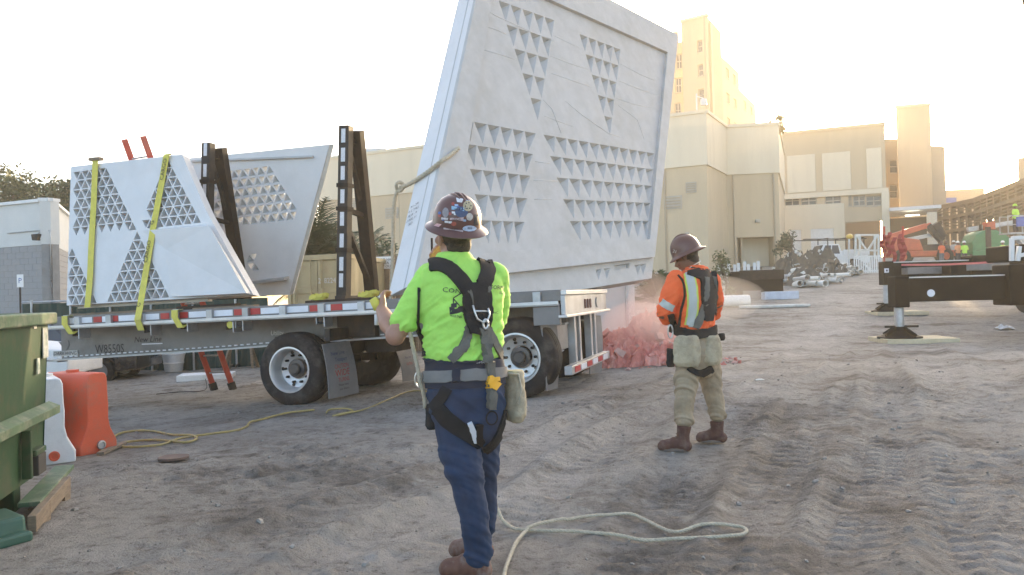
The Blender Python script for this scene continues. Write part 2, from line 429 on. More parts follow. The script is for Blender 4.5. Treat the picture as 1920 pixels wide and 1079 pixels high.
    mp = nt.nodes.new('ShaderNodeMapping'); mp.inputs['Scale'].default_value = (0.8, 1.0, 1); mp.inputs['Rotation'].default_value = (0, 0, R(25)); L(tc.outputs['Object'], mp.inputs[0])
    big = ramp(noise(0.55, 6, 0.6, mp.outputs[0]), [(0.30, (0.255, 0.226, 0.193)), (0.45, (0.395, 0.36, 0.316)), (0.64, (0.535, 0.50, 0.45))])
    fine = ramp(noise(9, 9, 0.72), [(0.32, (0.36, 0.35, 0.34)), (0.46, (0.86, 0.86, 0.86)), (0.72, (1.15, 1.14, 1.13))])
    speck = ramp(noise(32, 4, 0.75), [(0.32, (0.5, 0.48, 0.46)), (0.42, (1, 1, 1))])
    c = mix(1.0, mix(1.0, big, fine, 'MULTIPLY'), speck, 'MULTIPLY')
    damp = ramp(noise(1.3, 7, 0.7, mp.outputs[0]), [(0.53, (0, 0, 0)), (0.66, (0.75, 0.75, 0.75))])
    c = mix(damp, c, (0.115, 0.093, 0.072))
    pale = ramp(noise(1.7, 8, 0.7), [(0.54, (0, 0, 0)), (0.70, (0.6, 0.6, 0.6))])
    c = mix(pale, c, (0.52, 0.485, 0.43))
    def attr(n, k, edge):
        a = nt.nodes.new('ShaderNodeAttribute'); a.attribute_name = n
        x = nt.nodes.new('ShaderNodeMath'); x.operation = 'MULTIPLY'; L(a.outputs['Fac'], x.inputs[0])
        y = nt.nodes.new('ShaderNodeMapRange'); y.inputs[1].default_value = 0.35; y.inputs[2].default_value = 0.62; L(noise(edge, 7, 0.7), y.inputs[0]); L(y.outputs[0], x.inputs[1])
        z = nt.nodes.new('ShaderNodeMath'); z.operation = 'MULTIPLY'; z.inputs[1].default_value = k; L(x.outputs[0], z.inputs[0]); return z.outputs[0]
    c = mix(attr('damp', 0.8, 5.0), c, (0.125, 0.108, 0.092))
    c = mix(attr('dry', 0.75, 4.0), c, (0.58, 0.55, 0.51))
    L(c, b.inputs['Base Color'])
    bp = nt.nodes.new('ShaderNodeBump'); bp.inputs['Strength'].default_value = 1.0; bp.inputs['Distance'].default_value = 0.055
    ad = nt.nodes.new('ShaderNodeMath'); ad.operation = 'ADD'; L(noise(16, 8, 0.7), ad.inputs[0]); L(noise(70, 4, 0.7), ad.inputs[1])
    L(ad.outputs[0], bp.inputs['Height']); L(bp.outputs[0], b.inputs['Normal'])
    o = linkmesh('ground', me, None, m)
    tag(o, kind='structure')
    return o
make_ground()
random.seed(11)
m_stone = M('loose_stone', (0.27, 0.25, 0.22), 0.9, var=0.3, scale=8)
def make_pebbles():
    mb = MB()
    for i in range(520):
        y = 3.0 + 14 * random.random() ** 1.4; x = (random.random() - 0.5) * 1.6 * y + 0.3
        r = random.choice((0.007, 0.009, 0.011, 0.014, 0.02)) * (0.6 + 0.8 * random.random())
        z = gz(x, y)
        vs = [Vector((x + r * rr * math.cos(t) * random.uniform(.75, 1.25), y + r * rr * math.sin(t) * random.uniform(.75, 1.25), z + r * h * random.uniform(.5, .8))) for rr, h in ((.6, -.6), (1, 0), (.62, .75)) for t in (0, 1.26, 2.51, 3.77, 5.03)]
        mb.add(vs, [(k * 5 + j, k * 5 + (j + 1) % 5, k * 5 + 5 + (j + 1) % 5, k * 5 + 5 + j) for k in (0, 1) for j in range(5)] + [(10, 11, 12, 13, 14)])
    zf = ground_fine(np.array([q.x for q in mb.v]), np.array([q.y for q in mb.v]))
    for q, z in zip(mb.v, zf): q.z += float(z) + 0.004
    tag(mb.build('pebbles', m_stone), 'small loose stones and clods scattered on the churned sand', 'stones', kind='stuff')
make_pebbles()
# ---------------------------------------------------------------- buildings
def XY(px, d, py=500):
    p = P(px, py, d); return Vector((p.x, p.y, 0))
def wframe(A, B):
    U = (B - A).normalized(); V = Vector((0, 0, 1)); return (A.copy(), U, V, U.cross(V))
def fpx(F, px, py):
    p = on_plane(px, py, F[0], F[3]) - F[0]; return (p.dot(F[1]), p.dot(F[2]))
def fq(F, x0, y0, x1, y1):
    """rectangle on a facade spanned by two picture points"""
    a = fpx(F, x0, y0); b = fpx(F, x1, y1); s0, s1 = sorted((a[0], b[0])); z0, z1 = sorted((a[1], b[1]))
    return [(s0, z0), (s1, z0), (s1, z1), (s0, z1)]
def W3(F, s, z, n=0.0): return F[0] + F[1] * s + F[2] * z + F[3] * n
def fbox(mb, F, r, n0, n1):
    mb.hexa([W3(F, r[0][0], r[0][1], n0), W3(F, r[1][0], r[1][1], n0), W3(F, r[1][0], r[1][1], n1), W3(F, r[0][0], r[0][1], n1),
             W3(F, r[3][0], r[3][1], n0), W3(F, r[2][0], r[2][1], n0), W3(F, r[2][0], r[2][1], n1), W3(F, r[3][0], r[3][1], n1)])
def window(parent, F, r, depth=0.18, fr=0.09, mull=(1, 0), mats=None):
    """frame and pane standing in a reveal of the wall"""
    s0, z0 = r[0]; s1, z1 = r[2]; mb = MB()
    for q in ([(s0, z0), (s0 + fr, z0), (s0 + fr, z1), (s0, z1)], [(s1 - fr, z0), (s1, z0), (s1, z1), (s1 - fr, z1)], [(s0 + fr, z0), (s1 - fr, z0), (s1 - fr, z0 + fr), (s0 + fr, z0 + fr)], [(s0 + fr, z1 - fr), (s1 - fr, z1 - fr), (s1 - fr, z1), (s0 + fr, z1)]):
        fbox(mb, F, q, -depth, -depth + 0.06)
    for k in range(mull[0]):
        c = s0 + (s1 - s0) * (k + 1) / (mull[0] + 1); fbox(mb, F, [(c - fr / 2, z0 + fr), (c + fr / 2, z0 + fr), (c + fr / 2, z1 - fr), (c - fr / 2, z1 - fr)], -depth + 0.001, -depth + 0.05)
    for k in range(mull[1]):
        c = z0 + (z1 - z0) * (k + 1) / (mull[1] + 1); fbox(mb, F, [(s0 + fr, c - fr / 2), (s1 - fr, c - fr / 2), (s1 - fr, c + fr / 2), (s0 + fr, c + fr / 2)], -depth + 0.002, -depth + 0.048)
    w = mb.build('window', m_frame, parent)
    p = MB(); fbox(p, F, r, -depth - 0.03, -depth + 0.004); p.build('pane', m_glass, w)
    mb = MB(); fbox(mb, F, [(s0 - 0.08, z0 - 0.1), (s1 + 0.08, z0 - 0.1), (s1 + 0.08, z0), (s0 - 0.08, z0)], 0.003, 0.09); mb.build('sill', m_frame, w)
    return w
def wall(parent, name, F, z0, z1, s1, mat, holes=(), thick=0.35, s0=0.0):
    mb = MB(); slab(mb, F, [(s0, z0), (s1, z0), (s1, z1), (s0, z1)], [(h, 'through') for h in holes], thick)
    return mb.build(name, mat, parent)
def blockmass(parent, name, pts, z0, z1, mat):
    mb = MB(); mb.prism([Vector((p.x, p.y, z0)) for p in pts], (0, 0, z1 - z0)); return mb.build(name, mat, parent)

# long beige block behind the trailer, with a cream band along its top
A = XY(600, 74); B = XY(1330, 58); C = XY(1367, 63.6); D = XY(1464, 63.1); E = XY(1474, 78); Fb = XY(640, 92)
bz1 = P(1330, 212, 58).z; bzb = P(1330, 309, 58).z
t = thing('hospital_block', 'long windowless beige building with a cream band along its roofline, behind the trailer', 'building', (B.x, B.y, gz(B.x, B.y)))
cdr = wframe(C, D)
door = fq(cdr, 1382, 446, 1452, 506); door = [(door[0][0], -1), (door[1][0], -1), door[2], door[3]]
ins = lambda p, k: p
for nm, a_, b_ in (('front_wall', A, B), ('return_wall', B, C), ('front_wall', C, D), ('end_wall', D, E)):
    f = wframe(a_, b_); ln = (b_ - a_).length
    wall(t, nm, f, -1, bzb, ln - 0.004, m_stucco_t, [door] if a_ is C else [], 2.6 if a_ is C else 0.5)
    g = (f[0] + f[3] * 0.12, f[1], f[2], f[3])
    wall(t, 'roof_band', g, bzb, bz1, ln + (0.1 if a_ is not B else -0.12), m_stucco_l, [], 0.6)
    mb = MB(); fbox(mb, g, [(-0.1, bz1), (ln - 0.03, bz1), (ln - 0.03, bz1 + 0.25), (-0.1, bz1 + 0.25)], -0.6, 0.1); mb.build('coping', m_stucco_l, t)
    n_j = max(1, int(ln / 9))
    for k in range(1, n_j):
        mb = MB(); s_ = ln * k / n_j; fbox(mb, f, [(s_ - 0.03, 0), (s_ + 0.03, 0), (s_ + 0.03, bzb - 0.01), (s_ - 0.03, bzb - 0.01)], 0.001, 0.02); mb.build('joint_strip', m_stucco_d, t)
blockmass(t, 'roof_slab', [A + Vector((1, 1, 0)), B + Vector((-1, 1.5, 0)), C + Vector((0, 1, 0)), D + Vector((-1, 1, 0)), E + Vector((-1, 0, 0)), Fb], bz1 - 1.2, bz1 - 0.9, m_stucco_d)
mb = MB(); fbox(mb, cdr, door, -2.2, -2.0); mb.build('recess_door', m_stucco_l, t)
mb = MB(); fbox(mb, cdr, [(door[0][0] + .4, 3), (door[0][0] + .55, 3), (door[0][0] + .55, door[2][1]), (door[0][0] + .4, door[2][1])], -1.9, -0.6); mb.build('recess_pier', m_stucco_t, t)
fAB = wframe(A, B)
for px_, py_, w_, h_ in ((1262, 380, .7, .5), (1296, 352, .4, .4), (735, 400, .7, .5), (660, 380, .5, .5)):
    s_, z_ = fpx(fAB, px_, py_); mb = MB(); fbox(mb, fAB, [(s_ - w_, z_ - h_), (s_ + w_, z_ - h_), (s_ + w_, z_ + h_), (s_ - w_, z_ + h_)], .002, .06); vt = mb.build('vent', m_frame, t)
    for k in range(4): mb = MB(); zz = z_ - h_ + h_ * (k + .5) / 2.2; fbox(mb, fAB, [(s_ - w_ * .85, zz), (s_ + w_ * .85, zz), (s_ + w_ * .85, zz + .08), (s_ - w_ * .85, zz + .08)], .061, .11); mb.build('louvre', m_stucco_d, vt)
for f_, s_ in ((wframe(C, D), .5), (wframe(C, D), (D - C).length - .4), (fAB, (B - A).length - 3.2), (fAB, (B - A).length - 17)):
    mb = MB(); mb.tube([W3(f_, s_, 1, .1), W3(f_, s_, bzb - .05, .1)], .07, 8); mb.build('downpipe', m_stucco_d, t, smooth=True)
for f_, px_, py_ in ((wframe(C, D), 1420, 415), (fAB, 1290, 440)):
    s_, z_ = fpx(f_, px_, py_); mb = MB(); fbox(mb, f_, [(s_ - .18, z_ - .14), (s_ + .18, z_ - .14), (s_ + .18, z_ + .14), (s_ - .18, z_ + .14)], .003, .25); mb.build('wall_lamp', m_frame, t, bevel=.03)
for px_, w_, h_ in ((700, 3, 1.4), (1180, 2.5, 1.6), (1410, 1.6, 1.3)):
    q_ = XY(px_, 72); mb = MB(); mb.box(q_.x - w_ / 2, q_.x + w_ / 2, q_.y, q_.y + 2.5, bz1 - .9, bz1 + h_ * .5); mb.build('roof_unit', m_galv, t, bevel=.05)
q = W3(wframe(A, B), (B - A).length - 0.6, bz1 + 0.26)
cm = thing('security_camera', 'small white security camera on the corner of the cream roof band', 'camera', q)
mb = MB(); mb.beam(q, q + Vector((0, 0, 1.3)), 0.09, 0.09); mb.build('mount', m_white, cm)
mb = MB(); mb.lathe([(0.02, 0), (0.22, 0.02), (0.26, 0.25), (0.24, 0.5), (0.05, 0.52)], Matrix.Translation(q + Vector((0.5, -0.1, 0.35))), 12); mb.build('dome', m_white, cm, smooth=40)
mb = MB(); mb.beam(q + Vector((0, 0, 1.1)), q + Vector((0.5, -0.1, 0.9)), 0.06, 0.06); mb.build('arm', m_white, cm)

# tall tower with stepped wings
t = thing('hospital_tower', 'tall beige stair tower with three small windows rising over stepped wings', 'building', (XY(1326, 95).x, XY(1326, 95).y, 4))
fa = wframe(XY(1289.5, 95), XY(1338, 93)); ln = 0
fl = (XY(1338, 93) - XY(1289.5, 95)).length
ztop = P(1289.5, 41, 95).z
hs = [fq(fa, x - 5.5, y - 10, x + 5.5, y + 10) for x, y in ((1312, 87), (1313.5, 132), (1315, 178))]
wall(t, 'tower_wall', fa, 0, ztop, fl, m_stucco_t, hs, 0.4)
for h in hs: window(t, fa, h, 0.25, 0.1, (0, 1))
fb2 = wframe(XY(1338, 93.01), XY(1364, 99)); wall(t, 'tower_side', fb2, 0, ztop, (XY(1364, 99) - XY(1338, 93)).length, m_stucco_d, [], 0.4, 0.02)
mb = MB(); fbox(mb, fb2, [(0.8, 0), (1.7, 0), (1.7, ztop - 0.5), (0.8, ztop - 0.5)], 0.002, 0.25); mb.build('pilaster', m_stucco_t, t)
blockmass(t, 'roof_slab', [XY(1290, 95.6), XY(1337, 93.6), XY(1362, 99.2), XY(1300, 106)], ztop - 1.0, ztop - 0.8, m_stucco_d)
mb = MB(); fbox(mb, fa, [(-0.1, ztop), (fl + 0.1, ztop), (fl + 0.1, ztop + 0.3), (-0.1, ztop + 0.3)], -0.5, 0.12); mb.build('coping', m_stucco_l, t)
fw = wframe(XY(1200, 99), XY(1289, 96.5)); wl = (XY(1289, 96.5) - XY(1200, 99)).length; zw = P(1275, 80, 97).z
hs = [fq(fw, x - 6, y - 13, x + 6, y + 13) for x, y in ((1273, 115), (1272, 160), (1271, 207), (1246, 117), (1246, 161), (1246, 207))]
wall(t, 'wing_wall', fw, 0, zw, wl - 0.02, m_stucco_t, hs, 0.4)
for h in hs: window(t, fw, h, 0.25, 0.1, (1, 1))
blockmass(t, 'penthouse', [XY(1262, 99), XY(1284, 98.6), XY(1284, 106), XY(1262, 106)], zw - 0.5, P(1270, 60, 99).z, m_stucco_d)
for x0, x1, d0, d1, yt in ((1364, 1396, 100, 108, 105), (1396, 1425, 108.5, 118, 168)):
    f = wframe(XY(x0, d0), XY(x1, d1)); l2 = (XY(x1, d1) - XY(x0, d0)).length; zt = P(x0, yt, d0).z
    hs = [[(l2 * a_ - .8, zt - 2.2 - 3.3 * k), (l2 * a_ + .8, zt - 2.2 - 3.3 * k), (l2 * a_ + .8, zt - .9 - 3.3 * k), (l2 * a_ - .8, zt - .9 - 3.3 * k)] for a_ in (.3, .7) for k in range(3)]
    wall(t, 'wing_wall', f, 0, zt, l2, m_stucco_t, hs, 0.4)
    for h in hs: window(t, f, h, 0.25, 0.1, (0, 0))
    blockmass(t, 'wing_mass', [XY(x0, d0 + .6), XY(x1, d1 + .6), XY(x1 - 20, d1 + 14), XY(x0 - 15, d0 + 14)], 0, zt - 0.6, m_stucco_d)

# middle building with pale panels, a strip of windows and a low annex
t = thing('clinic_building', 'beige building with three pale wall panels over a strip of dark windows', 'building', (XY(1570, 88).x, XY(1570, 88).y, 4))
a_, b_ = XY(1455, 90), XY(1666, 85.5); f = wframe(a_, b_); ln = (b_ - a_).length; zt = fpx(f, 1570, 244)[1]
strip = fq(f, 1471, 388, 1655, 366)
wins = [fq(f, x0, 387, x1, 366) for x0, x1 in ((1472, 1499), (1502, 1531), (1547, 1577), (1591, 1597), (1600, 1622), (1624, 1653))]
opening = fq(f, 1588, 500, 1654, 414)
wall(t, 'upper_wall', f, 0, zt, ln, m_stucco_t, wins + [opening], 0.5)
for w in wins: window(t, f, w, 0.35, 0.1, (1, 1))
for x0, y0, x1, y1 in ((1477, 363, 1528, 289), (1543, 359, 1594, 284), (1626, 354, 1652, 277)):
    mb = MB(); fbox(mb, f, fq(f, x0, y0, x1, y1), 0.002, 0.12); mb.build('pale_panel', m_stucco_l, t, bevel=0.02)
mb = MB(); r_ = fq(f, 1462, 366.5, 1666, 362); fbox(mb, f, r_, 0.004, 0.3); mb.build('ledge', m_stucco_l, t)
mb = MB(); r_ = fq(f, 1656, 500, 1666.4, 361); fbox(mb, f, r_, 0.003, 0.5); mb.build('pier', m_stucco_l, t)
mb = MB(); fbox(mb, f, [(-0.1, zt), (ln + 0.1, zt), (ln + 0.1, zt + 0.35), (-0.1, zt + 0.35)], -0.6, 0.15); mb.build('coping', m_stucco_t, t)
blockmass(t, 'inner_mass', [XY(1470, 93), XY(1664, 88.5), XY(1664, 104), XY(1480, 108)], zt - 1.6, zt - 1.2, m_stucco_d)
mb = MB(); fbox(mb, f, [(0.5, 0), (ln - 0.4, 0), (ln - 0.4, zt - 2), (0.5, zt - 2)], -5.2, -5.0); mb.build('back_partition', m_stucco_d, t)
f2 = wframe(XY(1466, 82), XY(1586, 80.5)); l2 = (XY(1586, 80.5) - XY(1466, 82)).length; z2 = fpx(f2, 1560, 382)[1]
hs = [fq(f2, 1482, 470, 1502, 431), fq(f2, 1521, 470, 1563, 428)]
wall(t, 'annex_wall', f2, 0, z2, l2, m_stucco_l, hs, 0.3)
for h in hs:
    mb = MB(); fbox(mb, f2, h, -0.14, -0.1); mb.build('white_panel', m_white, t)
blockmass(t, 'annex_mass', [XY(1467, 82.6), XY(1585, 81.1), XY(1585, 85), XY(1467, 88)], 0, z2 - 0.3, m_stucco_l)

# narrow tower, its neighbours and the canopy
t = thing('stair_tower', 'narrow blank tan tower standing behind a white canopy', 'building', (XY(1720, 96).x, XY(1720, 96).y, 4))
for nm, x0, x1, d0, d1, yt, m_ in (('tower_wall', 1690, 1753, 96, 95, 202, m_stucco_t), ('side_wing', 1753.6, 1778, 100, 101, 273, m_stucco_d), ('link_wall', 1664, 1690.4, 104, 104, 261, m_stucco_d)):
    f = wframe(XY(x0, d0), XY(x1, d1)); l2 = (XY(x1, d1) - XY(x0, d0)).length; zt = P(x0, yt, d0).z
    hs = []
    if nm == 'link_wall': hs = [fq(f, 1669, 325, 1684, 300), fq(f, 1669, 372, 1684, 346)]
    wall(t, nm, f, 0, zt, l2, m_, hs, 0.4)
    for h in hs: window(t, f, h, 0.25, 0.1, (0, 1))
    if nm == 'tower_wall':
        blockmass(t, 'tower_mass', [XY(1691, 96.6), XY(1752, 95.6), XY(1752, 104), XY(1691, 104)], 0, zt - 0.4, m_stucco_t)
        mb = MB(); fbox(mb, f, [(-0.1, zt), (l2 + 0.1, zt), (l2 + 0.1, zt + 0.3), (-0.1, zt + 0.3)], -0.5, 0.12); mb.build('coping', m_stucco_l, t)
f = wframe(XY(1667, 84), XY(1766, 82)); l2 = (XY(1766, 82) - XY(1667, 84)).length
c = thing('entrance_canopy', 'white slab canopy on a square column over a dark entrance, one lamp lit beneath', 'canopy', XY(1715, 83) + Vector((0, 0, 4)))
r_ = fq(f, 1668, 396, 1765, 384); mb = MB(); fbox(mb, f, r_, -9, 0); mb.build('slab', m_white, c)
r_ = fq(f, 1741, 480, 1757, 397); mb = MB(); fbox(mb, f, [(r_[0][0], 3.5), (r_[1][0], 3.5), r_[2], r_[3]], -1.0, -0.1); mb.build('column', m_stucco_l, c)
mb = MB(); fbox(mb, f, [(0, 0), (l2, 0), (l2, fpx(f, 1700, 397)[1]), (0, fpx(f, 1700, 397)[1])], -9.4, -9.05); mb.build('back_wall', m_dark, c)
m_lamp = bpy.data.materials.new('lit_tube'); m_lamp.use_nodes = True; e_ = m_lamp.node_tree.nodes['Principled BSDF']; e_.inputs['Emission Color'].default_value = (1, .95, .8, 1); e_.inputs['Emission Strength'].default_value = 2.5
r_ = fq(f, 1700, 403, 1726, 400); mb = MB(); fbox(mb, f, r_, -2.0, -1.7); mb.build('lamp', m_lamp, c)

# low roofs and the parking structure at the right
t = thing('low_annex', 'low beige roof beyond the canopy with a strip of blue tarpaulin', 'building', XY(1800, 112) + Vector((0, 0, 4)))
blockmass(t, 'wall', [XY(1755, 112), XY(1850, 110), XY(1850, 125), XY(1755, 125)], 0, P(1800, 357, 112).z, m_stucco_t)
mb = MB(); mb.box(-1.1, 1.1, -0.1, 0.1, -0.35, 0.35, Matrix.Translation(P(1778, 376, 108))); mb.build('tarpaulin', M('blue_tarp', (0.13, 0.17, 0.42), 0.6), t)
t = thing('parking_structure', 'open parking garage with stacked concrete decks and cable rails receding to the right', 'building', XY(1828, 88) + Vector((0, 0, 4)))
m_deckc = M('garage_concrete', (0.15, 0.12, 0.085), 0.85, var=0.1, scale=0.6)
for (a_, b_, nn) in ((XY(1757, 96), XY(1828, 88), 5), (XY(1828, 88), XY(1996, 63), 11)):
    f = wframe(a_, b_); l2 = (b_ - a_).length; zr = P(1828, 372, 88).z; zb = P(1846, 421, 86).z
    lev = [zr, (zr + zb) / 2 + 0.1, zb]
    for z in lev:
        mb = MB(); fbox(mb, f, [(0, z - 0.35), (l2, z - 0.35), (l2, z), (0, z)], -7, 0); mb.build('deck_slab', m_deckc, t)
    for z in lev[1:]:
        for k in range(3):
            mb = MB(); fbox(mb, f, [(0, z + 0.3 + 0.33 * k), (l2, z + 0.3 + 0.33 * k), (l2, z + 0.42 + 0.33 * k), (0, z + 0.42 + 0.33 * k)], -0.12, -0.04); mb.build('rail', m_deckc, t)
    for k in range(nn + 1):
        s_ = l2 * k / nn; mb = MB(); fbox(mb, f, [(s_ - 0.22, 0), (s_ + 0.22, 0), (s_ + 0.22, zr - 0.36), (s_ - 0.22, zr - 0.36)], -0.62, -0.16); mb.build('column', m_deckc, t)
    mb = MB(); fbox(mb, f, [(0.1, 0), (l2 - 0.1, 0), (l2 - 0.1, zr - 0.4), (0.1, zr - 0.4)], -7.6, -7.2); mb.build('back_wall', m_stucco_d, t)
blockmass(t, 'roof_stair', [XY(1915, 84), XY(1990, 80), XY(1990, 90), XY(1915, 92)], zr, P(1917, 297, 84).z, m_stucco_d)

# white and grey building at the left
t = thing('service_building', 'low building, white above and grey block below, with a floodlight on its wall', 'building', XY(98, 25) + Vector((0, 0, -.3)))
a_, b_, c_ = XY(-260, 29), XY(97, 25), XY(150, 33)
m_wstucco = M('white_stucco', (0.60, 0.60, 0.57), 0.9, var=0.05, scale=0.7, bump=0.05, stain=(0.5, 0.49, 0.46), stain_amt=0.3)
for (p_, q_) in ((a_, b_), (b_, c_)):
    f = wframe(p_, q_); l2 = (q_ - p_).length; zt = P(97, 377, 25).z; zm = P(97, 458, 25).z
    wall(t, 'upper_wall', f, zm, zt, l2, m_wstucco, [], 0.3)
    g = (f[0] - f[3] * 0.02, f[1], f[2], f[3])
    hh = 0.2; n_c = int((zm + 0.6) / hh)
    wall(t, 'block_wall', (g[0] - f[3] * .005, g[1], g[2], g[3]), -0.8, zm - 0.002, l2, M('mortar', (0.24, 0.24, 0.235), 0.95), [], 0.25)
    mb0 = None
    for r in range(n_c):
        z = zm - 0.005 - hh * (r + 1)
        for k in range(int(l2 / 0.4) + 1):
            s0_ = k * 0.4 + (0.2 if r % 2 else 0.0)
            if s0_ + .39 > l2 or (W3(f, s0_, z) - CAMP).y < 10 or z < 0.9: continue
            px_ok = (p_ is b_) or s0_ > l2 - 6.2
            if not px_ok: continue
            loc = W3(g, s0_, z, 0.0)
            if mb0 is None:
                mbb = MB(); mbb.box(0, 0.388, -0.012, 0.05, 0, 0.188); mb0 = mbb.build('block', m_block, t, local=True)
                src = mb0
                o_ = mb0
            else: o_ = share('block', src, t)
            ang = math.atan2(f[1].y, f[1].x)
            wm = Matrix.Translation(loc) @ Matrix.Rotation(ang, 4, 'Z'); o_.matrix_basis = WM[t.name].inverted() @ wm
    mb = MB(); fbox(mb, f, [(0, zt), (l2, zt), (l2, zt + 0.1), (0, zt + 0.1)], -0.35, 0.08); mb.build('coping', m_white, t)
blockmass(t, 'roof_slab', [a_ + Vector((0.5, .6, 0)), b_ + Vector((-.4, .5, 0)), c_ + Vector((-.6, 0, 0)), a_ + Vector((2, 9, 0))], zt - .4, zt - .3, m_wstucco)
f = wframe(a_, b_)
fl_ = thing('floodlight', 'small grey floodlight on an arm from the white wall', 'light', W3(f, *fpx(f, 82, 440)))
s_, z_ = fpx(f, 82, 434); mb = MB(); mb.tube([W3(f, s_ - 1.7, z_ + .02, 0.04), W3(f, s_, z_ + .04, 0.04), W3(f, s_ + .32, z_, 0.04), W3(f, s_ + .36, z_ - .12, .04), W3(f, s_ + .36, z_ - 1.6, .04)], 0.018, 6); mb.build('conduit', m_galv, fl_, smooth=True)
mb = MB(); s1_, z1_ = fpx(f, 82, 446); fbox(mb, f, [(s1_ - .13, z1_ - .1), (s1_ + .13, z1_ - .1), (s1_ + .17, z1_ + .1), (s1_ - .17, z1_ + .1)], 0.1, 0.32); mb.build('housing', m_blacksteel, fl_, bevel=0.02)
mb = MB(); mb.beam(W3(f, s_, z_ + 0.04, 0.02), W3(f, s_, z1_ + .1, 0.2), 0.04, 0.04); mb.build('arm', m_galv, fl_)

# ---------------------------------------------------------------- vegetation
def leafmat(name, c): return M(name, c, 0.6, var=0.35, scale=3)
m_leaf = leafmat('olive_leaf', (0.085, 0.10, 0.03)); m_leafd = leafmat('dark_leaf', (0.035, 0.062, 0.025)); m_leafp = leafmat('palm_leaf', (0.055, 0.085, 0.035)); m_bark = M('bark', (0.11, 0.085, 0.06), 0.95, var=0.3, bump=0.4)
def tree(name, label, base, height, rad, mat, seed, nleaf=2600, leaf=0.16, cat='tree', group=None, trunk_h=0.45, squash=0.8):
    rnd = random.Random(seed); base = Vector(base); t = thing(name, label, cat, base, 0, group)
    mb = MB(); top = base + Vector((rnd.uniform(-.2, .2), rnd.uniform(-.2, .2), height * 0.75))
    mb.tube([base - Vector((0, 0, .2)), base.lerp(top, .4) + Vector((rnd.uniform(-.1, .1), 0, 0)), top], [rad * .09, rad * .065, rad * .03], 8)
    clumps = []
    for k in range(13):
        a = rnd.uniform(0, 6.28); h = rnd.uniform(trunk_h, 1.0); rr = rad * math.sqrt(rnd.random()) * (1.0 - 0.45 * max(0, h - .6) / .4)
        c = base + Vector((math.cos(a) * rr * .8, math.sin(a) * rr * .8, height * (trunk_h + (h - trunk_h) * .85)))
        clumps.append((c, rad * rnd.uniform(.25, .5)))
        s0 = base.lerp(top, rnd.uniform(.35, .85)); mb.tube([s0, s0.lerp(c, .55) + Vector((0, 0, .1)), c], [rad * .035, rad * .02, rad * .008], 5)
    mb.build('trunk', m_bark, t, smooth=True)
    lb = MB(); vs = []; fs = []
    for i in range(nleaf):
        c, r = clumps[i % len(clumps)]
        d = Vector((rnd.gauss(0, 1), rnd.gauss(0, 1), rnd.gauss(0, 1) * squash)).normalized() * r * rnd.random() ** .45
        p = c + d; a = Vector((rnd.gauss(0, 1), rnd.gauss(0, 1), rnd.gauss(0, .6))).normalized() * leaf * rnd.uniform(.6, 1.3); b = a.cross(Vector((rnd.gauss(0, 1), rnd.gauss(0, 1), rnd.gauss(0, 1)))).normalized() * leaf * .42
        k = len(vs); vs += [p - a * .5, p + b * .5, p + a * .5, p - b * .5]; fs.append((k, k + 1, k + 2, k + 3))
    lb.add(vs, fs); lb.build('crown', mat, t)
    return t
def palm(name, label, base, height, nf, flen, mat, seed, cat='palm', group=None, stiff=0.5, width=0.05):
    rnd = random.Random(seed); base = Vector(base); t = thing(name, label, cat, base, 0, group)
    mb = MB(); hd = base + Vector((0, 0, height)); mb.tube([base - Vector((0, 0, .2)), base.lerp(hd, .5) + Vector((.05, 0, 0)), hd], [.14, .11, .12], 8); mb.build('trunk', m_bark, t, smooth=True)
    proto = []
    for i in range(nf):
        lb = MB(); az = i * 2.39996 + rnd.uniform(-.2, .2); el = rnd.uniform(-.15, 1.35); L = flen * rnd.uniform(.75, 1.1)
        dirh = Vector((math.cos(az), math.sin(az), 0)); pts = []
        for k in range(9):
            u = k / 8; r = L * u; e = el - (1 - stiff) * 1.5 * u * u
            pts.append((pts[-1] + (dirh * math.cos(e) + Vector((0, 0, math.sin(e)))) * L / 8) if pts else hd.copy())
        lb.tube(pts, [.02] * 8 + [.005], 4)
        for k in range(2, 33):
            u = k / 32 * 7.99; i0 = int(u); p = pts[i0].lerp(pts[i0 + 1], u - i0); d = (pts[i0 + 1] - pts[i0]).normalized()
            side = d.cross(Vector((0, 0, 1))); side = side.normalized() if side.length > .01 else Vector((1, 0, 0))
            ll = flen * .36 * math.sin(math.pi * min(1, (k + 3) / 36)) + .06
            for sg in (-1, 1):
                q = p + (side * sg * .8 + d * .7 + Vector((0, 0, -.25 + rnd.uniform(-.2, .2)))).normalized() * ll; w = d * width * .5
                lb.add([p - w, p + w, q], [(0, 1, 2)])
        lb.build('frond', mat, t)
    return t
for i, (px, py, d, h, r_) in enumerate(((20, 328, 46, 3.2, 3.4), (75, 352, 52, 3, 3.2), (122, 350, 50, 3, 2.6), (-40, 335, 48, 3, 3.6))):
    top = P(px, py, d); tree('shade_tree', 'broad olive green tree showing over the roof of the white and grey building', (top.x, top.y, -.3), top.z + .75, r_ * 1.2, m_leaf, 20 + i, 7000, .34, group='trees over the low roof', trunk_h=.45)
b_ = P(600, 470, 24)
for i, (px, d, h, fl2) in enumerate(((590, 24, 3.0, 1.9), (622, 25.5, 2.2, 2.0), (668, 26, 2.7, 1.9))):
    q = P(px, 470, d); palm('palm_tree', ('bushy palm rising over the tan container between the two steel frames', 'low spreading palm behind the tan container', 'palm half hidden behind the taller steel frame')[i], (q.x, q.y, gz(q.x, q.y)), h, 34, fl2, m_leafp if i else m_leafd, 40 + i, stiff=.55)
q = P(600, 470, 27); tree('evergreen_shrub', 'dense dark shrub filling the gap beneath the palms over the container', (q.x, q.y, 0), 4.3, 1.5, m_leafd, 61, 3400, .2, 'shrub', trunk_h=.15)
